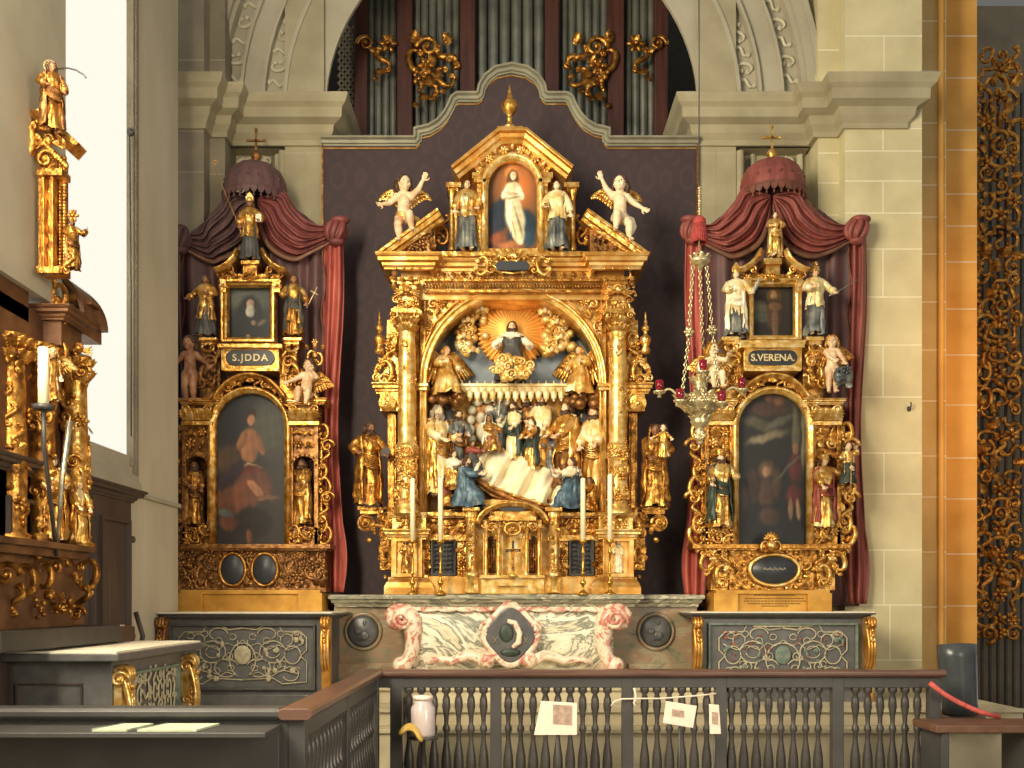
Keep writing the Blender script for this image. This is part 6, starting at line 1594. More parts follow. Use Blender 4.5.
canopy(256, 164, 31, (181, 240), (337, 232), 'dusky red draped canopy with bell crown and orb above the left side altar', True, 'curtain_mid', (173, 184, 240, 560, 'curtain_dark', -1), (323, 341, 240, 592, 'curtain_lit', 1))
canopy(772, 161, 32, (693, 231), (857, 231), 'warm red draped canopy with bell crown and gold cross above the right side altar', False, 'curtain_red', (688, 706, 240, 598, 'curtain_lit', -1), (848, 864, 240, 604, 'curtain_red', 1))

# ---- side altar tables
def scroll_bracket(m, x, y0, y1, Y, q, w=.07):
    """gilded console: volute above, S curve, small foot"""
    s = Y/1000; c = W(x, y0+6, Y); H_ = (y1-y0)*s
    pts = [(q*.0, -.06), (q*.055, -.02), (q*.045, .05), (-q*.0, .07), (-q*.02, .03), (q*.01, .0)]
    for dx in (-.028, .0, .028):
        P = [c+Vector((dx, -.03, -.0))]+[c+Vector((dx, -.09*math.sin(PI*min(1, t*1.5))*(1 if t < .67 else 0)+.03*math.sin(PI*max(0, (t-.5)*2)), -H_*.94*t)) for t in [i/12 for i in range(13)]]
        m.tube(P, [.02]*2+[.019-.006*abs(math.sin(PI*i/12)) for i in range(12)], 7)
        m.tube([c+Vector((dx, -.04+.05*math.cos(a), .0+.05*math.sin(a))) for a in [i*PI/6 for i in range(12)]], .015, 6, True)
    for k in range(4): m.ell(c+Vector((0, -.1, -.02-.05*k)), (.02, .02, .018), seg=7, ring=5)
    m.box(c.x-.045, c.x+.045, c.y-.03, c.y+.07, c.z-H_, c.z-H_*.93); m.box(c.x-.04, c.x+.04, c.y-.01, c.y+.07, c.z-H_, c.z+.05)
def strap(m, pts, Y, r=1.0, seg=5):
    m.tube([W(a, b_, Y) for a, b_ in pts], r*Y/1000, seg, flat=.35)
def arc(cx, cy, rx, ry, a0, a1, n=16): return [(cx+rx*math.cos(math.radians(a0+(a1-a0)*i/n)), cy-ry*math.sin(math.radians(a0+(a1-a0)*i/n))) for i in range(n+1)]
def side_table(x0, x1, b0, b1, lab, right, Y=9.7):
    Ya = Y-.1; root = thing('altar_table', lab, 'altar table', W((x0+x1)/2, 0, Y)); root.location.z = .62; zt = 1.487
    def part(name, mat, fn, par=None, bevel=.003): m = MB(); fn(m); return m.build(name, mat, par or root, bevel)
    X0, X1 = W(x0, 0, Ya).x, W(x1, 0, Ya).x; B0, B1 = W(b0, 0, Y).x, W(b1, 0, Y).x
    part('white_cloth', 'white_cloth', lambda m: m.box(X0+.02, X1-.02, Ya, 10.5, zt-.012, zt), bevel=.002)
    part('table_top', 'black_marble', lambda m: m.cornice([(X0+.1, 10.5), (X0+.1, Y+.02), (X1-.1, Y+.02), (X1-.1, 10.5)], zt-.075, [(-.1, 0), (0, 0), (.02, .02), (.06, .03), (.07, .045), (.1, .048), (.1, .062), (-.1, .062)]))
    bd_ = part('body', 'black_marble', lambda m: (m.box(B0, B1, Y+.02, 10.45, .62, zt-.07), m.box(B0-.05, B1+.05, Y-.06, 10.45, .62, .72)))
    def f(m):
        zb, z1 = .76, zt-.11
        m.sweep([(B0+.06, Y, zb), (B0+.06, Y, z1), (B1-.06, Y, z1), (B1-.06, Y, zb)], [(0, -.01), (0, .02), (.02, .02), (.025, -.01)], (0, -1, 0), True)
    part('panel_frame', 'inlay_green' if right else 'iron', f, bd_)
    for q, xx in ((-1, x0+8), (1, x1-8)):
        if not right and q < 0: mm = 'gold_brown'
        else: mm = 'gold_soft'
        part('gilded_bracket', mm, lambda m: scroll_bracket(m, xx, 617, 700, Y-.06, q), root, 0)
    Yi = Y-.001; cx = (b0+b1)/2; o = None
    cy = 652; MAT = 'inlay_bright' if right else 'inlay_pale'
    def f(m):
        for q in (-1, 1):
            X = lambda x: cx+q*x
            def st(P, r=.75): strap(m, [(X(a), b_) for a, b_ in P], Yi, r)
            st([(0, 628), (14, 630), (22, 625), (36, 625), (40, 632), (58, 632), (64, 638), (64, 650), (58, 656), (64, 662), (64, 682), (40, 684), (30, 678), (0, 680)])
            st(arc(0, 660, 17 if right else 13, 17, 90, -60)); st(arc(30, 652, 13, 11, 0, 350)); st(arc(30, 652, 7, 6, 0, 350), .5); st(arc(50, 655, 8, 9, 0, 350)); st(arc(24, 634, 9, 6, 180, -60)); st(arc(16, 668, 12, 9, -120, 160)); st(arc(44, 640, 6, 6, -90, 200), .6); st(arc(48, 674, 8, 7, -160, 140), .6)
            st([(0, 640), (8, 646), (16, 643), (24, 650), (36, 645), (46, 650), (60, 644)], .55); st([(4, 676), (16, 672), (26, 678), (40, 670), (56, 674)], .55)
            for k in range(4): st(arc(10+k*14, 637+4*math.sin(k*2), 3.5, 3, 0, 330, 10), .5); st(arc(12+k*14, 668+4*math.sin(k*2.3), 3.5, 3, 0, 330, 10), .5)
            st(spi(X(54)-cx, 634, 6, q), .6); st(spi(36, 666, 7, q), .6); st(spi(14, 656, 6, q), .5)
        if not right:
            strap(m, [(cx-8, 650), (cx+8, 650), (cx, 664), (cx-8, 650)], Yi, .8); strap(m, [(cx-5, 640), (cx-5, 648), (cx+5, 648), (cx+5, 640)], Yi, .6)
        else:
            strap(m, [(cx-30, 626), (cx+30, 626)], Yi, 1.3)
    def spi(x, y, r, q): return [(x*(1)+r*(1-t/14)*math.cos(t*.75), y+r*(1-t/14)*math.sin(t*.75)) for t in range(14)]
    part('pale_inlay', MAT, f, bd_, 0)
    def f(m):
        rng = random.Random(5)
        for k in range(26):
            q = rng.choice((-1, 1)); x, y = cx+q*rng.uniform(20, 60), rng.uniform(634, 680)
            m.ell(W(x, y, Yi), (rng.uniform(.015, .035), .004, rng.uniform(.015, .03)), None, 7, 5)
        m.ell(W(cx, 655, Yi), (.08, .008, .09), None, 16, 8)
    part('green_inlay', 'inlay_green' if right else 'inlay_pale', f, bd_, 0)
    if right:
        def f(m):
            rng = random.Random(9)
            for k in range(24):
                q = rng.choice((-1, 1)); x, y = cx+q*rng.uniform(10, 62), rng.uniform(632, 662); motif(m, 'r', x, y, Yi, 1.8)
        part('flower_inlay', 'inlay_red', f, bd_, 0)
    # thin white altar-card edge lying on the table
    return root
TL = side_table(155, 334, 163, 322, 'dark inlaid altar table with white cloth below the left side altar', False, 9.3)
TR = side_table(689, 877, 702, 864, 'dark inlaid altar table with gilded corner brackets below the right side altar', True)
# ================================================================== wall altar at the far left, seen from its end
def vx(px, X): return X*1000/(px-CXP)          # depth at which the plane x = X is met in column px
lt = thing('wall_altar_retable', 'gilded and brown carved altar against the left wall, seen end on at the left edge', 'altar', (-3.0, 6.9, 1.3))
def lp(name, mat, fn, par=None, bevel=.003):
    m = MB(); fn(m); return m.build(name, mat, par or lt, bevel)
def Wy(px, py, Y): return W(px, py, Y)
lp('back_board', 'gilt_wood', lambda m: (m.box(-3.26, -3.14, 5.6, 7.05, 1.75, 3.5), m.box(-3.26, -3.14, 5.4, 6.5, 3.4, 5.6)))
lp('predella', 'gilt_wood', lambda m: (m.box(-3.26, -3.06, 5.5, 6.95, 1.42, 1.88), m.box(-3.26, -3.12, 6.9, 7.3, 1.42, 1.88), m.box(-3.26, -2.97, 5.45, 7.0, 1.88, 1.93), m.box(-3.26, -2.92, 5.4, 7.03, 1.93, 1.97)))
lp('base_step', 'black_wood', lambda m: (m.box(-3.26, -2.86, 5.6, 7.3, 1.3, 1.42),))
def f(m):
    for (x, y, s, k, r) in ((92, 575, 14, 'c', .2), (86, 600, 12, 's', 0), (78, 580, 10, 'l', 0), (60, 566, 12, 'v', 0), (54, 596, 12, 'k', 0), (48, 575, 12, 'c', 0), (70, 606, 10, 'r', 0), (80, 614, 9, 'v', 0), (44, 610, 10, 'f', 0), (60, 612, 10, 'h', 0), (94, 590, 7, 'l', PI), (40, 560, 10, 'l', 0), (30, 580, 14, 'c', 0), (20, 600, 13, 's', 0), (10, 575, 14, 'v', 0)):
        motif(m, k, x-3, y, 3030/(515-x), s*1.0, r)
lp('scrolled_base', 'gold_deep', f, bevel=0)
# columns
for (px, Y, mat) in ((75, 7.0, 'gold'), (41, 6.6, 'gold_deep'), (12, 6.3, 'gold_deep')):
    c = W(px, 548, Y)
    def f(m):
        m.lathe([(.13, 0), (.13, .03), (.1, .05), (.115, .08), (.085, .1), (.09, .5), (.1, .52), (.09, .55), (.08, 1.05), (.075, 1.2), (.09, 1.22), (.08, 1.24), (.11, 1.34), (.0, 1.34)], c, 24)
    col = lp('column', mat, f, bevel=0)
    def f(m):
        rng = random.Random(int(px))
        for k in range(18):
            a = -PI*.9+PI*1.1*rng.random(); z = rng.uniform(.12, 1.2); r = .088
            M = Matrix.Translation(c+Vector((r*math.cos(a), r*math.sin(a), z))) @ Matrix.Rotation(a+PI/2, 4, 'Z') @ Matrix.Rotation(rng.choice([0, .8, PI, -.8]), 4, 'Y') @ Matrix.Scale(.06, 4)
            rng.choice([leaf, s_scroll, rosette, volute])(m, M)
        for k in range(9):
            a = -PI+PI*1.3*k/8
            for zz in (1.16, 1.24): leaf(m, Matrix.Translation(c+Vector((.085*math.cos(a), .085*math.sin(a), zz))) @ Matrix.Rotation(a+PI/2, 4, 'Z') @ Matrix.Scale(.1, 4), .6)
    lp('column_carving', mat, f, col, 0)
# entablature and curved pediment halves
zt1 = W(0, 345, 7.0).z; zt2 = W(0, 322, 7.0).z
lp('entablature', 'gilt_wood', lambda m: (m.box(-3.26, -3.02, 6.7, 7.02, W(0, 356, 7).z, W(0, 332, 7).z), m.cornice([(-3.26, 6.68), (-3.0, 6.68), (-3.0, 7.04), (-3.26, 7.04)][::1], W(0, 333, 7).z, corn(.09, .08))))
def f(m):
    P = [(W(41+50*math.sin(t*PI/2), 0, 6.98).x, 6.98, W(0, 322-50*math.cos(t*PI/2), 7).z) for t in [i/16 for i in range(17)]]
    P = [(W(20, 0, 6.98).x, 6.98, W(0, 272, 7).z)]+P
    m.sweep(P, [(0, -.3), (.0, .1), (.03, .1), (.045, .04), (.09, .03), (.09, -.3)], (0, -1, 0))
    m.pbox(0, 84, 322, 334, 7.0, 7.3); m.pbox(0, 60, 285, 322, 7.1, 7.3); m.pbox(38, 92, 300, 304, 6.95, 7.1)
lp('arched_pediment', 'gilt_wood', f, bevel=0)
def f(m):
    for (x, y, s, k, r) in ((60, 296, 10, 'c', 0), (52, 286, 9, 'l', .4), (70, 300, 9, 'l', .9), (48, 306, 9, 'v', 0), (62, 318, 8, 'r', 0), (80, 350, 10, 'k', 0), (72, 362, 9, 's', 0), (88, 360, 8, 'l', PI), (60, 352, 10, 'c', 0), (82, 372, 8, 'v', 0), (54, 372, 9, 'f', 0), (50, 340, 9, 's', .4), (48, 480, 12, 'r', 0), (58, 360, 8, 'k', 0), (46, 296, 8, 'k', 0), (56, 308, 8, 's', 0), (66, 308, 7, 'r', 0), (74, 316, 7, 'l', .5), (44, 316, 8, 'c', 0), (22, 400, 14, 'c', 0), (24, 440, 14, 's', 0), (20, 480, 14, 'v', 0), (26, 340, 14, 'c', .4)):
        motif(m, k, x, y, 6.9 if x > 65 else 6.75, s*1.1, r)
lp('carving', 'gold_deep', f, bevel=0)
# upper storey: frame seen edge on
def f(m):
    m.box(-3.14, -2.98, 6.55, 6.72, W(0, 272, 6.6).z, W(0, 155, 6.6).z)
    for k in range(34): m.ell(W(64.5, 158+k*3.4, 6.56)+Vector((0, 0, 0)), .017, seg=7, ring=5)
    for xx in (41, 50): m.pbox(xx, xx+3, 175, 272, 6.44, 6.5)
    m.pbox(36, 62, 168, 175, 6.42, 6.55); m.pbox(36, 62, 266, 273, 6.42, 6.55)
    for k in range(34): m.ell(W(60, 158+k*3.4, 6.54)+Vector((0, 0, 0)), .014, seg=7, ring=5)
lp('upper_frame', 'gold_deep', f, bevel=.004)
lp('upper_panel', 'gold_deep', lambda m: (m.box(W(38, 0, 6.5).x, W(56, 0, 6.5).x, 6.5, 6.56, W(0, 272, 6.5).z, W(0, 175, 6.5).z)))
def f(m):
    P = [W(72, 154, 6.55), W(50, 134, 6.5), W(34, 118, 6.5)]
    m.sweep(P, [(-.0, -.1), (0, .06), (.03, .08), (.05, .04), (.08, .03), (.08, -.1)], (0, -1, 0))
    for k in range(14): m.ell(W(66-k*2.2, 166-k*2.3, 6.45), .02, seg=7, ring=5)
    for (x, y, s, k, r) in ((50, 142, 9, 'k', 0), (60, 148, 8, 'l', .6), (42, 132, 9, 'c', 0), (46, 160, 8, 'v', 0), (66, 232, 7, 'l', 1), (69, 262, 7, 's', 0), (71, 240, 8, 'l', .2), (70, 215, 6, 'l', 1.2), (73, 216, 5, 'r', 0), (24, 140, 12, 'c', 0)): motif(m, k, x, y, 6.45, s*1.4, r)
lp('broken_gable', 'gold_deep', f, bevel=0)
lp('stone_pilaster', 'stone_pale', lambda m: m.box(-3.27, -3.1, 5.4, 6.95, 3.6, 8.0))
F('saint_statue', 'dark gilded saint high up on the gable of the wall altar at the left edge', 'statue', 52, 134, 6.4, 72, robe='gold_deep', cloak='gold_brown', hair='hair_brown', skin='flesh_dark', lh=(-.12, -.16, .6), rh=(.12, -.16, .56), rot=.7, halo=True)
F('saint_statue', 'gilded standing figure between the columns of the wall altar at the left edge', 'statue', 53, 541, 6.62, 86, robe='gold', cloak='gold', hair='hair_brown', skin='flesh', rot=.6, lh=(-.1, -.2, .6), rh=(.1, -.2, .62))
F('saint_statue', 'gilded draped figure leaning against the front column of the wall altar', 'statue', 79, 543, 6.74, 62, robe='gold_bright', cloak='gold', hair='hair_gold', skin='flesh', rot=.9, lh=(-.1, -.2, .55), rh=(.1, -.2, .5))
F('angel_statue', 'small gilded angel in the capital zone of the wall altar at the left edge', 'statue', 52, 402, 6.55, 56, child=True, robe='gold_deep', wings='gold', hair='hair_gold', skin='flesh', rot=.6)
F('angel_statue', 'small dark gilded figure standing against the bright window beside the upper frame, left edge', 'statue', 71, 270, 6.6, 52, robe='gold_deep', cloak='gold_brown', skin='flesh_dark', rot=.8, lh=(-.1, -.2, .6), rh=(.2, -.2, .75))
m = MB(); m.tube([W(70, 421, 6.5), W(62, 480, 6.5), W(57.5, 546, 6.5)], [.022, .018, .012], 8); tag(m.build('processional_staff', 'silver'), 'slanting silver staff leaning before the columns of the wall altar', 'staff')
cd = thing('large_candle', 'thick cream candle on a dark holder at the left edge before the wall altar', 'candle', W(43, 410, 6.1))
c = W(43.5, 405, 6.1)
m = MB(); m.lathe([(0, 0), (.032, 0), (.032, .345), (.026, .352), (0, .352)], c, 18); m.build('candle_shaft', 'candle_wax', cd)
m = MB(); m.lathe([(0, -.03), (.06, -.03), (.065, 0), (.03, .003), (.03, -.01), (0, -.01)], c, 16); m.tube([c+Vector((0, 0, -.03)), c+Vector((-.02, .05, -.25)), c+Vector((-.1, .4, -.9))], .014, 8); m.build('holder', 'iron', cd)
m = MB()
m.tube([W(56, 69, 6.4), W(68, 68, 6.35), W(76, 70, 6.2), W(84, 75, 6.1), (W(86, 78, 6.1))], .005, 5); tag(m.build('wire_bracket', 'iron'), 'thin dark wire loop sticking out into the bright window at top left', 'wire')
# wooden panelling below the window
cb_ = thing('wooden_panelling', 'dark brown wooden panelling standing under the bright window at left', 'panelling', (-3.2, 7.9, 0))
def f(m): m.box(XL, -3.14, 6.0, 8.25, 0, 2.42)
o = MB(); f(o); body = o.build('body', 'panel_dark_wood', cb_, bevel=.004)
o = MB(); o.cornice([(-3.14, 5.9), (-3.14, 8.27), (XL-.05, 8.27)][::1], 2.4, corn(.1, .1)); o.build('cornice', 'panel_dark_wood', cb_, bevel=.003)
for y0 in (6.2, 6.9, 7.6):
    o = MB(); o.sweep([(-3.139, y0, .5), (-3.139, y0, 2.25), (-3.139, y0+.58, 2.25), (-3.139, y0+.58, .5)], [(0, -.01), (0, .03), (.03, .03), (.04, -.01)], (1, 0, 0), True); o.build('panel_frame', 'panel_dark_wood', body)
o = MB(); 
for (z, y) in ((2.1, 8.26), (1.3, 8.26), (1.1, 8.27), (.95, 8.26)): o.ell((-3.13, y, z), (.02, .03, .03)); 
o.tube([(-3.12, 8.29, 1.5), (-3.06, 8.29, 1.3), (-3.1, 8.28, 1.1)], .02, 6); o.build('carved_edge', 'panel_dark_wood', body)
# dark table of the wall altar with gilded corners
bt = thing('altar_table', 'dark altar table with pale top and gilded scroll corners in the left foreground', 'altar table', (-2.8, 7.0, .0))
XF = -2.50
o = MB(); o.box(-3.27, XF, 6.25, 7.7, 0, 1.22); body = o.build('body', 'black_marble', bt, bevel=.005)
o = MB(); o.box(-3.27, XF+.08, 6.15, 7.85, 1.22, 1.27); o.build('table_top', 'black_marble', bt, bevel=.008)
o = MB(); o.box(-3.2, XF+.06, 6.17, 7.83, 1.27, 1.283); o.build('white_cloth', 'white_cloth', bt)
o = MB(); o.sweep([(-3.1, 6.249, .1), (-3.1, 6.249, 1.08), (-2.68, 6.249, 1.08), (-2.68, 6.249, .1)], [(0, -.01), (0, .012), (.012, .012), (.015, -.01)], (0, -1, 0), True); o.build('end_panel_frame', 'panel_dark_wood', body)
o = MB(); o.sweep([(XF+.001, 6.5, .2), (XF+.001, 6.5, 1.13), (XF+.001, 7.45, 1.13), (XF+.001, 7.45, .2)], [(0, -.01), (0, .03), (.02, .03), (.03, -.01)], (1, 0, 0), True); o.build('front_panel_frame', 'inlay_green', body)
o = MB(); rng = random.Random(4)
for i in range(9):
    for j in range(8):
        M = Matrix.Translation((XF+.008, 6.58+i*.1, .3+j*.11)) @ Matrix.Rotation(PI/2, 4, 'Z') @ Matrix.Rotation(rng.choice([0, .7, PI, -.7, 1.5]), 4, 'Y') @ Matrix.Diagonal((.055, .012, .06, 1)); rng.choice([c_scroll, s_scroll, volute, rosette])(o, M)
o.build('pale_inlay', 'inlay_bright', body)
for y in (6.33, 7.62):
    o = MB()
    for dy in (-.035, 0, .035):
        o.tube([(XF+.03+.07*math.sin(PI*min(1, t*1.6))*(t < .63)+.0, y+dy, 1.17-1.0*t) for t in [i/14 for i in range(15)]], [.022-.006*math.sin(PI*i/14) for i in range(15)], 7)
        o.tube([(XF+.045+.05*math.cos(a), y+dy, 1.13+.05*math.sin(a)) for a in [i*PI/6 for i in range(12)]], .016, 6, True)
    for k in range(6): o.ell((XF+.1-.01*k, y, 1.05-.05*k), .022, seg=7, ring=5)
    for q in (0, 1): volute(o, Matrix.Translation((XF+.04, y-.06, 1.1-.25*q)) @ Matrix.Scale(.06-.02*q, 4)); 
    o.box(XF-.01, XF+.05, y-.055, y+.055, .1, 1.15)
    o.build('gilded_bracket', 'gold_bright', bt)
m = MB(); m.box(-3.26, -2.9, 7.35, 7.7, 1.285, 1.4); tag(m.build('altar_shelf', 'brown_wood', bevel=.01), 'low brown wooden block on the far end of the pale table top at left', 'shelf')
m = MB(); m.box(-3.15, -2.95, 7.4, 7.62, 1.402, 1.412); tag(m.build('paper_sheet', 'paper', bevel=.002), 'small pale paper sheet lying on the low brown wooden block at left', 'paper')

# ================================================================== communion rail
RZ = 1.04
rail = thing('communion_rail', 'dark turned-baluster communion rail with brown top running across the foreground', 'railing', (0, 8.1, 0))
o = MB()
def topprof(): return [(-.07, 0), (-.09, .02), (-.09, .045), (-.07, .06), (.07, .06), (.09, .045), (.09, .02), (.07, 0)]
o.sweep([(-1.12, 5.15, RZ-.06), (-1.12, 8.07, RZ-.06), (3.47, 8.07, RZ-.06)], topprof(), (0, 0, 1)); o.build('handrail', 'rail_top', rail, bevel=.004)
o = MB(); o.sweep([(-3.27, 5.24, RZ-.06), (-1.2, 5.24, RZ-.06)], topprof(), (0, 0, 1)); o.build('side_handrail', 'rail_dark', rail, bevel=.004)
o = MB(); o.box(-1.1, 3.45, 8.03, 8.11, .895, .98); o.box(-1.16, -1.08, 5.2, 8.11, .88, .98); o.box(-3.27, -1.1, 5.2, 5.28, .0, .98); o.build('fascia', 'rail_dark', rail, bevel=.004)
o = MB(); o.box(-1.16, 3.45, 8.0, 8.14, 0, .1); o.box(-1.2, -1.05, 5.2, 8.1, 0, .1); o.build('foot_rail', 'rail_dark', rail, bevel=.004)
o = MB(); o.box(-3.27, -1.2, 4.86, 5.2, .93, .955); o.box(-3.27, -1.2, 5.15, 5.2, .0, .93); o.build('book_ledge', 'rail_dark', rail, bevel=.004)
bp = [(0.0, .0), (.036, 0), (.036, .06), (.018, .08), (.026, .12), (.042, .2), (.038, .28), (.02, .4), (.017, .46), (.03, .49), (.03, .51), (.017, .54), (.02, .6), (.034, .68), (.03, .74), (.018, .78), (.036, .8), (.036, .86), (0, .86)]
bal = None
posts = [(-.93, 8.07), (-.13, 8.07), (.93, 8.07), (1.68, 8.07), (2.62, 8.07), (3.4, 8.07), (-1.12, 8.07), (-1.12, 6.6), (-1.12, 5.24)]
for (x, y) in posts:
    o = MB(); o.box(x-.045, x+.045, y-.045, y+.045, 0, .98); o.build('post', 'rail_dark', rail, bevel=.006)
xs = []
k = -.83
while k < 3.34:
    if all(abs(k-p[0]) > .075 for p in posts if p[1] == 8.07): xs.append((k, 8.07))
    k += .1
k = 5.36
while k < 7.98:
    if abs(k-6.6) > .07: xs.append((-1.12, k))
    k += .115
base_loc = Vector(rail.location)
for (x, y) in xs:
    if bal is None:
        o = MB(); o.lathe(bp, (x, y, .06), 12); bal = o.build('baluster', 'rail_wood', rail); bx0 = (x, y)
    else:
        c = bal.copy(); C.objects.link(c); c.location = (x-bx0[0], y-bx0[1], 0)
gate = thing('rail_gate', 'short dark baluster gate standing open behind the rail corner', 'gate', (-.97, 8.6, .0))
o = MB(); o.box(-1.0, -.95, 8.2, 9.0, .74, .8); o.box(-1.0, -.95, 8.2, 9.0, .15, .22); o.box(-1.0, -.95, 8.2, 8.27, .0, .9); o.box(-1.0, -.95, 8.93, 9.0, .0, .9); o.build('frame', 'rail_dark', gate, bevel=.004)
for k in range(5):
    o = MB(); o.lathe([(r*.8, z*.63) for r, z in bp], (-.975, 8.36+k*.13, .21), 10); o.build('baluster', 'rail_wood', gate)
# papers on the ledge, boards, jar, cloth, cable
for k, (a, b_, lab) in enumerate(((-2.05, -1.84, 'pale booklet lying on the dark ledge, left one of the pair'), (-1.83, -1.5, 'wider pale booklet lying on the dark ledge, right one of the pair'))):
    t = thing('booklet', lab, 'booklet', ((a+b_)/2, 5.0, .956)); m = MB(); m.add([(a, 4.88, .957), (b_-.04, 4.88, .957), (b_, 5.13, .957), (a+.06, 5.13, .957), (a, 4.88, .968), (b_-.04, 4.88, .968), (b_, 5.13, .968), (a+.06, 5.13, .968)], [(0, 1, 2, 3), (4, 5, 6, 7), (0, 1, 5, 4), (1, 2, 6, 5), (2, 3, 7, 6), (3, 0, 4, 7)], False)
    m.build('pages', 'paper_green', t); m = MB(); m.tube([(a, 4.88, .969), (a+.06, 5.13, .969)], .004, 5); m.build('spine', 'inlay_green', t)
def card(name, lab, pts, Y, mats, art):
    t = thing(name, lab, 'card', W(sum(p[0] for p in pts)/4, 600, Y)); t.location.z = 0
    m = MB(); m.pprism(pts, Y, Y+.012); b_ = m.build('board', mats[0], t, bevel=.002)
    for i, (a, c, d, e, mt_) in enumerate(art): 
        q = MB(); M = Matrix.Rotation(0, 4, 'Y'); q.pprism([(a, c), (d, c+(pts[1][1]-pts[0][1])*(d-a)/max(1, pts[1][0]-pts[0][0])), (d, e+(pts[1][1]-pts[0][1])*(d-a)/max(1, pts[1][0]-pts[0][0])), (a, e)], Y-.004, Y); q.build('printed_picture', mt_, b_)
    x = sum(p[0] for p in pts)/4; p = W(x, max(p[1] for p in pts)-4, Y+.02)
    m = MB(); m.tube([p, (p.x, p.y+.02, 0.02)], .008, 6); m.lathe([(0, 0), (.11, 0), (.1, .015), (.01, .03), (0, .03)], (p.x, p.y+.02, 0), 16); m.build('stand', 'iron', t)
    return t
card('folded_leaflet', 'open white leaflet with a brown picture standing in front of the rail centre', [(541, 701), (577, 703), (577, 735), (534, 735)], 7.6, ['paper'], [(553, 704.5, 572, 724, 'paper_pink')])
card('notice_card', 'small tilted cream card with a faint drawing hung before the rail right of centre', [(666, 701), (697, 706), (693, 728), (663, 723)], 7.6, ['paper'], [(672, 709, 684, 716, 'paper_pink')])
card('notice_card', 'narrow pinkish card hung before the rail beside the tilted cream card', [(709, 704), (719, 705), (721, 734), (710, 734)], 7.6, ['paper'], [(712, 712, 718, 724, 'paper_pink')])
jr = thing('glass_jar', 'pinkish glass jar standing before the rail near its left corner', 'jar', (W(423, 0, 7.8).x, 7.8, .3))
c = Vector((W(423, 0, 7.8).x, 7.8, 0)); zj = W(0, 736, 7.8).z
m = MB(); m.lathe([(0, zj), (.09, zj), (.095, zj+.02), (.095, zj+.22), (.07, zj+.26), (.07, zj+.29), (.062, zj+.29), (.062, zj+.25), (.085, zj+.21), (.085, zj+.03), (0, zj+.02)], c, 20); m.build('glass_body', 'clear_glass', jr)
m = MB(); m.lathe([(0, zj+.285), (.078, zj+.285), (.078, zj+.315), (0, zj+.32)], c, 20); m.build('lid', 'paper', jr)
m = MB(); m.lathe([(0, .0), (.14, .0), (.14, .02), (.02, .05), (.02, zj-.03), (.12, zj-.02), (.12, zj), (0, zj)], c, 16); tag(m.build('pedestal_stand', 'iron'), 'thin dark stand carrying the glass jar before the rail', 'stand')
m = MB(); cc = W(413, 729, 7.9)
cc = W(413, 729, 7.8); m.grid(lambda u, v: (cc.x-.085+.17*u, 7.6+.14*v-.02*math.sin(u*9), cc.z-.06+.13*math.sin(PI*(.15+.75*u))*(.7+.3*math.sin(PI*v))-.04*u), 14, 8); tag(m.build('yellow_cloth', 'yellow_cloth', solid=.02), 'yellow cloth draped low in front of the rail beside the glass jar', 'cloth')
m = MB(); m.tube([W(a, b_, 8.0) for a, b_ in ((611, 706), (615, 701), (622, 699), (640, 698.5), (660, 698.5), (680, 697), (700, 695.5), (716, 693.5))], .007, 6); m.tube([W(a, b_, 8.0) for a, b_ in ((634, 688), (636, 696), (634, 703), (636, 707))], .01, 6)
tag(m.build('pale_cord', 'paper'), 'thin pale cord strung along the rail right of centre', 'cord')
# barrier rope and chair
m = MB(); m.tube([W(a, b_, 7.9) for a, b_ in ((930, 683), (936, 688), (944, 694), (954, 700), (966, 706), (980, 712), (1000, 717))], .02, 8); tag(m.build('barrier_rope', 'rope_red'), 'pinkish red barrier rope hanging from the right end of the rail', 'rope')
ch = thing('curved_chair', 'black chair with tall curved glossy back and brown seat at the lower right', 'chair', (W(960, 0, 8.6).x, 8.7, 0))
def f(r, z0, z1, a0, a1, m, lean=.0):
    c = (W(954, 0, 8.7).x, 8.6)
    m.grid(lambda u, v: (c[0]+(r+.02*v)*math.cos(a0+(a1-a0)*u)+lean*v, c[1]+r*math.sin(a0+(a1-a0)*u), z0+(z1-z0)*v+(.02*math.cos((u-.5)*PI) if v > .99 else 0)), 24, 6)
m = MB(); f(.14, .62, 1.215, -PI*.98, -PI*.02, m, -.03); m.build('curved_back', 'chair_black', ch, solid=.02)
m = MB(); m.lathe([(0, .56), (.22, .56), (.235, .58), (.235, .61), (.2, .63), (0, .63)], (W(957, 0, 8.7).x, 8.72, 0), 24); m.build('seat', 'seat_brown', ch)
for dx, dy in ((-.17, -.13), (.17, -.13), (-.17, .17), (.17, .17)):
    m = MB(); m.tube([(W(957, 0, 8.7).x+dx*.8, 8.72+dy, .57), (W(957, 0, 8.7).x+dx, 8.72+dy*1.1, .47)], .018, 8); m.build('leg', 'iron', ch)
bn = thing('wooden_bench', 'brown wooden bench end at the bottom right corner beside the red rope', 'bench', (W(960, 0, 7.7).x, 7.6, 0))
m = MB(); m.box(W(925, 0, 7.7).x, W(1040, 0, 7.7).x, 7.5, 7.95, .6, .66); m.build('bench_seat', 'seat_brown', bn, bevel=.01)
for x in (932, 1015):
    m = MB(); m.box(W(x, 0, 7.7).x, W(x+8, 0, 7.7).x, 7.53, 7.92, 0, .6); m.build('support', 'rail_dark', bn, bevel=.008)

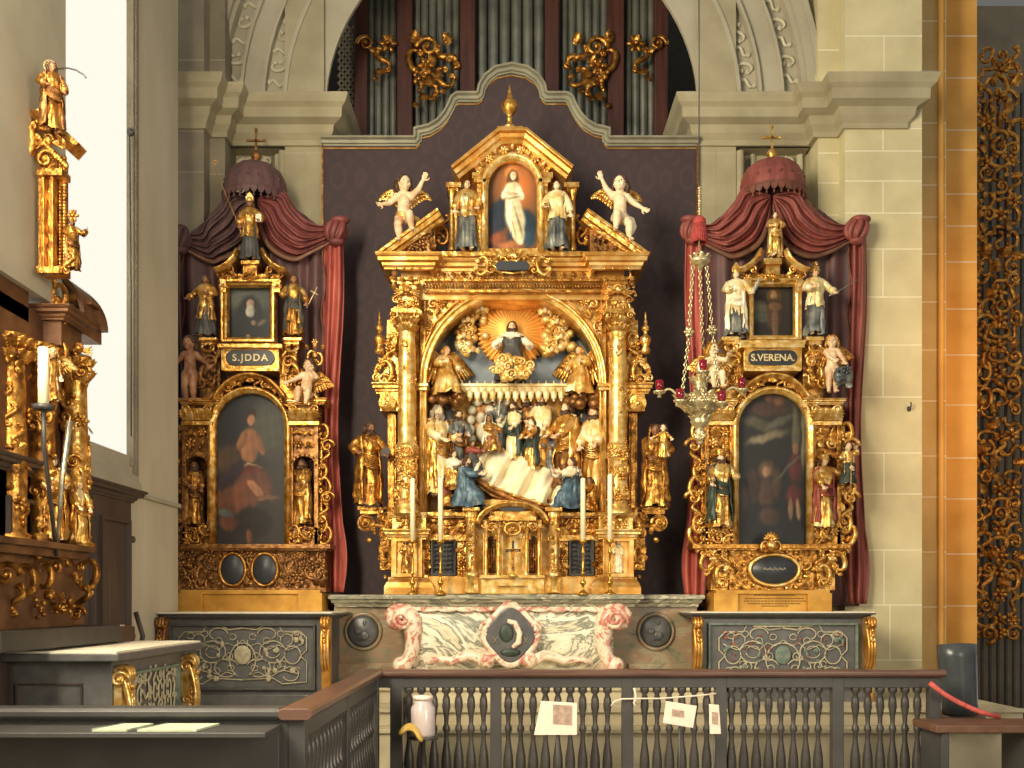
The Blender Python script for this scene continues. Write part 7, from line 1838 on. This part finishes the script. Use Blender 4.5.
# ================================================================== hanging sanctuary chandelier
CY = 8.3
hg = thing('hanging_lamp', 'ornate hanging sanctuary lamp with chains, red tassel and red glass cups before the right altar', 'lamp', W(702, 440, CY))
def hp_(name, mat, fn, par=None): m = MB(); fn(m); return m.build(name, mat, par or hg)
hp_('cord', 'iron', lambda m: m.tube([W(699, -160, CY), W(699, 190, CY)], .006, 6))
def f(m):
    for k in range(15): m.ell(W(699.5, 188+k*2.6, CY), (.012+.005*(k % 3 == 0), .012, .014), seg=7, ring=5)
    m.tube([W(699, 185, CY), W(699, 250, CY)], .006, 6)
hp_('bead_chain', 'chandelier_metal', f)
def f(m):
    c = W(699.5, 217, CY); m.lathe([(0, .02), (.02, .01), (.05, -.02), (.055, -.05), (.045, -.06), (.05, -.08)], c, 16)
    for k in range(26):
        a = 2*PI*k/26; m.tube([c+Vector((.045*math.cos(a), .045*math.sin(a), -.06)), c+Vector((.06*math.cos(a), .06*math.sin(a), -.16)), c+Vector((.062*math.cos(a), .062*math.sin(a), -.215))], .009, 5)
hp_('red_tassel', 'tassel_red', f)
def f(m):
    c = W(700, 261, CY); m.lathe([(0, .1), (.015, .09), (.02, .06), (.05, .04), (.085, .0), (.07, -.02), (.03, -.04), (.02, -.07), (0, -.08)], c, 18)
    for k in range(8): a = k*PI/4; m.M = Matrix.Translation(c+Vector((.07*math.cos(a), .07*math.sin(a), .01))) @ Matrix.Rotation(a+PI/2, 4, 'Z') @ Matrix.Scale(.05, 4); M = m.M.copy(); leaf(m, M, .5)
hp_('crown', 'chandelier_metal', f)
def chain(x0, y0, x1, y1, dy=0, mat='chandelier_metal'):
    def f(m):
        a, b_ = W(x0, y0, CY), W(x1, y1, CY+dy); L = (b_-a).length; n = int(L/.03)
        for k in range(n):
            p = a.lerp(b_, k/n); R = Matrix.Rotation(PI/2*(k % 2), 4, 'Z')
            m.M = Matrix.Translation(p) @ R; m.tube([(.012*math.cos(t), 0, .021*math.sin(t)) for t in [i*PI/4 for i in range(8)]], .0048, 5, True); m.M = None
    return hp_('chain', mat, f)
chain(693, 268, 689, 328); chain(689, 336, 682, 394); chain(707, 268, 712, 326); chain(713, 334, 718, 388); chain(700, 270, 703, 350, .15)
for (x, y) in ((689, 332), (712, 330)): hp_('rosette', 'chandelier_metal', lambda m: (m.ell(W(x, y, CY), (.035, .035, .04)), motif(m, 'r', x, y, CY-.03, 6), motif(m, 'l', x, y, CY-.03, 5, PI)))
def f(m):
    c = W(700, 402, CY)
    m.lathe([(0, .36), (.02, .34), (.035, .28), (.02, .25), (.045, .2), (.06, .14), (.03, .11), (.05, .09), (.14, .05), (.19, 0), (.18, -.03), (.1, -.09), (.06, -.12), (.08, -.16), (.05, -.21), (.02, -.23), (.04, -.26), (.0, -.3)], c, 24)
    for k in range(10):
        a = k*PI/5
        for (r, z, s) in ((.18, .0, .08), (.12, -.09, .07), (.06, .16, .06), (.07, -.15, .05)): leaf(m, Matrix.Translation(c+Vector((r*math.cos(a), r*math.sin(a), z))) @ Matrix.Rotation(a+PI/2, 4, 'Z') @ Matrix.Scale(s, 4), .7)
    for k in range(7): rosette(m, Matrix.Translation(c+Vector((.19*math.cos(PI+k*PI/6), .19*math.sin(PI+k*PI/6), .0))) @ Matrix.Rotation(PI+k*PI/6+PI/2, 4, 'Z') @ Matrix.Scale(.045, 4))
hp_('bowl', 'chandelier_metal', f)
cups = [(659.5, 387, -.05), (703, 367, -.3), (680, 396, -.2), (722, 398, -.18), (742, 385, .05)]
for i, (x, y, dy) in enumerate(cups):
    p = W(x, y, CY+dy); c = W(700, 404, CY)
    def f(m):
        d = Vector((p.x-c.x, p.y-c.y, 0)); P = []
        for k in range(17):
            t = k/16; P.append(Vector((c.x+d.x*t, c.y+d.y*t, c.z+(p.z-.07-c.z)*t-.07*math.sin(t*2*PI)*1.0)))
        m.tube(P, .011, 7); m.lathe([(0, -.09), (.02, -.085), (.012, -.06), (.05, -.05), (.055, -.035), (.03, -.03), (0, -.03)], p, 14)
        q = P[8]; volute(m, Matrix.Translation(q) @ Matrix.Scale(.04, 4))
    arm = hp_('lamp_arm', 'chandelier_metal', f)
    hp_('red_glass_cup', 'red_glass', lambda m: m.lathe([(0, -.03), (.026, -.03), (.033, .01), (.032, .055), (.028, .055), (.028, .01), (.022, -.02), (0, -.02)], p, 16), arm)
    if i == 1: hp_('candle_stub', 'candle_wax', lambda m: m.lathe([(0, -.02), (.024, -.02), (.024, .05), (0, .05)], p, 12), arm)
hp_('pendant', 'chandelier_metal', lambda m: (m.lathe([(0, .05), (.03, .03), (.05, 0), (.03, -.04), (.02, -.06), (.03, -.09), (0, -.12)], W(700, 432, CY), 16), motif(m, 'h', 700, 434, CY-.05, 7, PI)))
# ================================================================== camera and light
cam = bpy.data.cameras.new('camera'); co = bpy.data.objects.new('camera', cam); C.objects.link(co)
co.location = (0, 0, CZ); co.rotation_euler = (PI/2, 0, 0); cam.sensor_width = 36; cam.lens = 36*1000/1024; cam.shift_y = (HZ-384)/1024; cam.clip_end = 100
sc_ = bpy.context.scene; sc_.camera = co
sc_.view_settings.view_transform = 'Standard'; sc_.view_settings.look = 'None'; sc_.view_settings.exposure = -.9; sc_.view_settings.gamma = 1; sc_.view_settings.use_curve_mapping = False
w = bpy.data.worlds.new('world'); sc_.world = w; w.use_nodes = True
nt = w.node_tree; bg = nt.nodes['Background']; bg.inputs[0].default_value = srgb('#cdcac4')
# made-up noise glow all round; bright patches added to make the gilding glint
tc = nt.nodes.new('ShaderNodeTexCoord'); nz = nt.nodes.new('ShaderNodeTexNoise'); nz.inputs['Scale'].default_value = 4.5; nz.inputs['Detail'].default_value = 2
nt.links.new(tc.outputs['Generated'], nz.inputs['Vector'])
mr = nt.nodes.new('ShaderNodeMapRange'); mr.interpolation_type = 'SMOOTHSTEP'
for i_, v_ in ((1, .53), (2, .6), (3, .45), (4, 3.4)): mr.inputs[i_].default_value = v_
nt.links.new(nz.outputs['Fac'], mr.inputs[0]); nt.links.new(mr.outputs[0], bg.inputs[1])
def area(name, loc, to, sx, sy, e, col):
    l = bpy.data.lights.new(name, 'AREA'); l.shape = 'RECTANGLE'; l.size = sx; l.size_y = sy; l.energy = e; l.color = srgb(col)[:3]
    o = bpy.data.objects.new(name, l); C.objects.link(o); o.location = loc; o.rotation_euler = (Vector(to)-Vector(loc)).to_track_quat('-Z', 'Y').to_euler()
    return o
area('nave_window_light', (-4.0, 1.3, 5.2), (0.8, 10.3, 2.4), 2.2, 3.0, 1600, '#fff2d6')
area('left_wall_fill', (4.6, 0.5, 3.0), (-3.0, 9.4, .9), 2.6, 2.6, 190, '#fff0d6').data.spread = 1.5  # added fill with no window behind it, brightens the lower left wall
area('aisle_lamp', (5.6, 8.6, 4.2), (4.85, 11.3, 3.6), .8, 3.0, 26, '#ffc078').data.spread = 1.5
area('side_window_light', (XL+.03, 5.0, 4.8), (3.6, 9.2, 3.2), 2.4, 4.0, 1500, '#fff0d0')
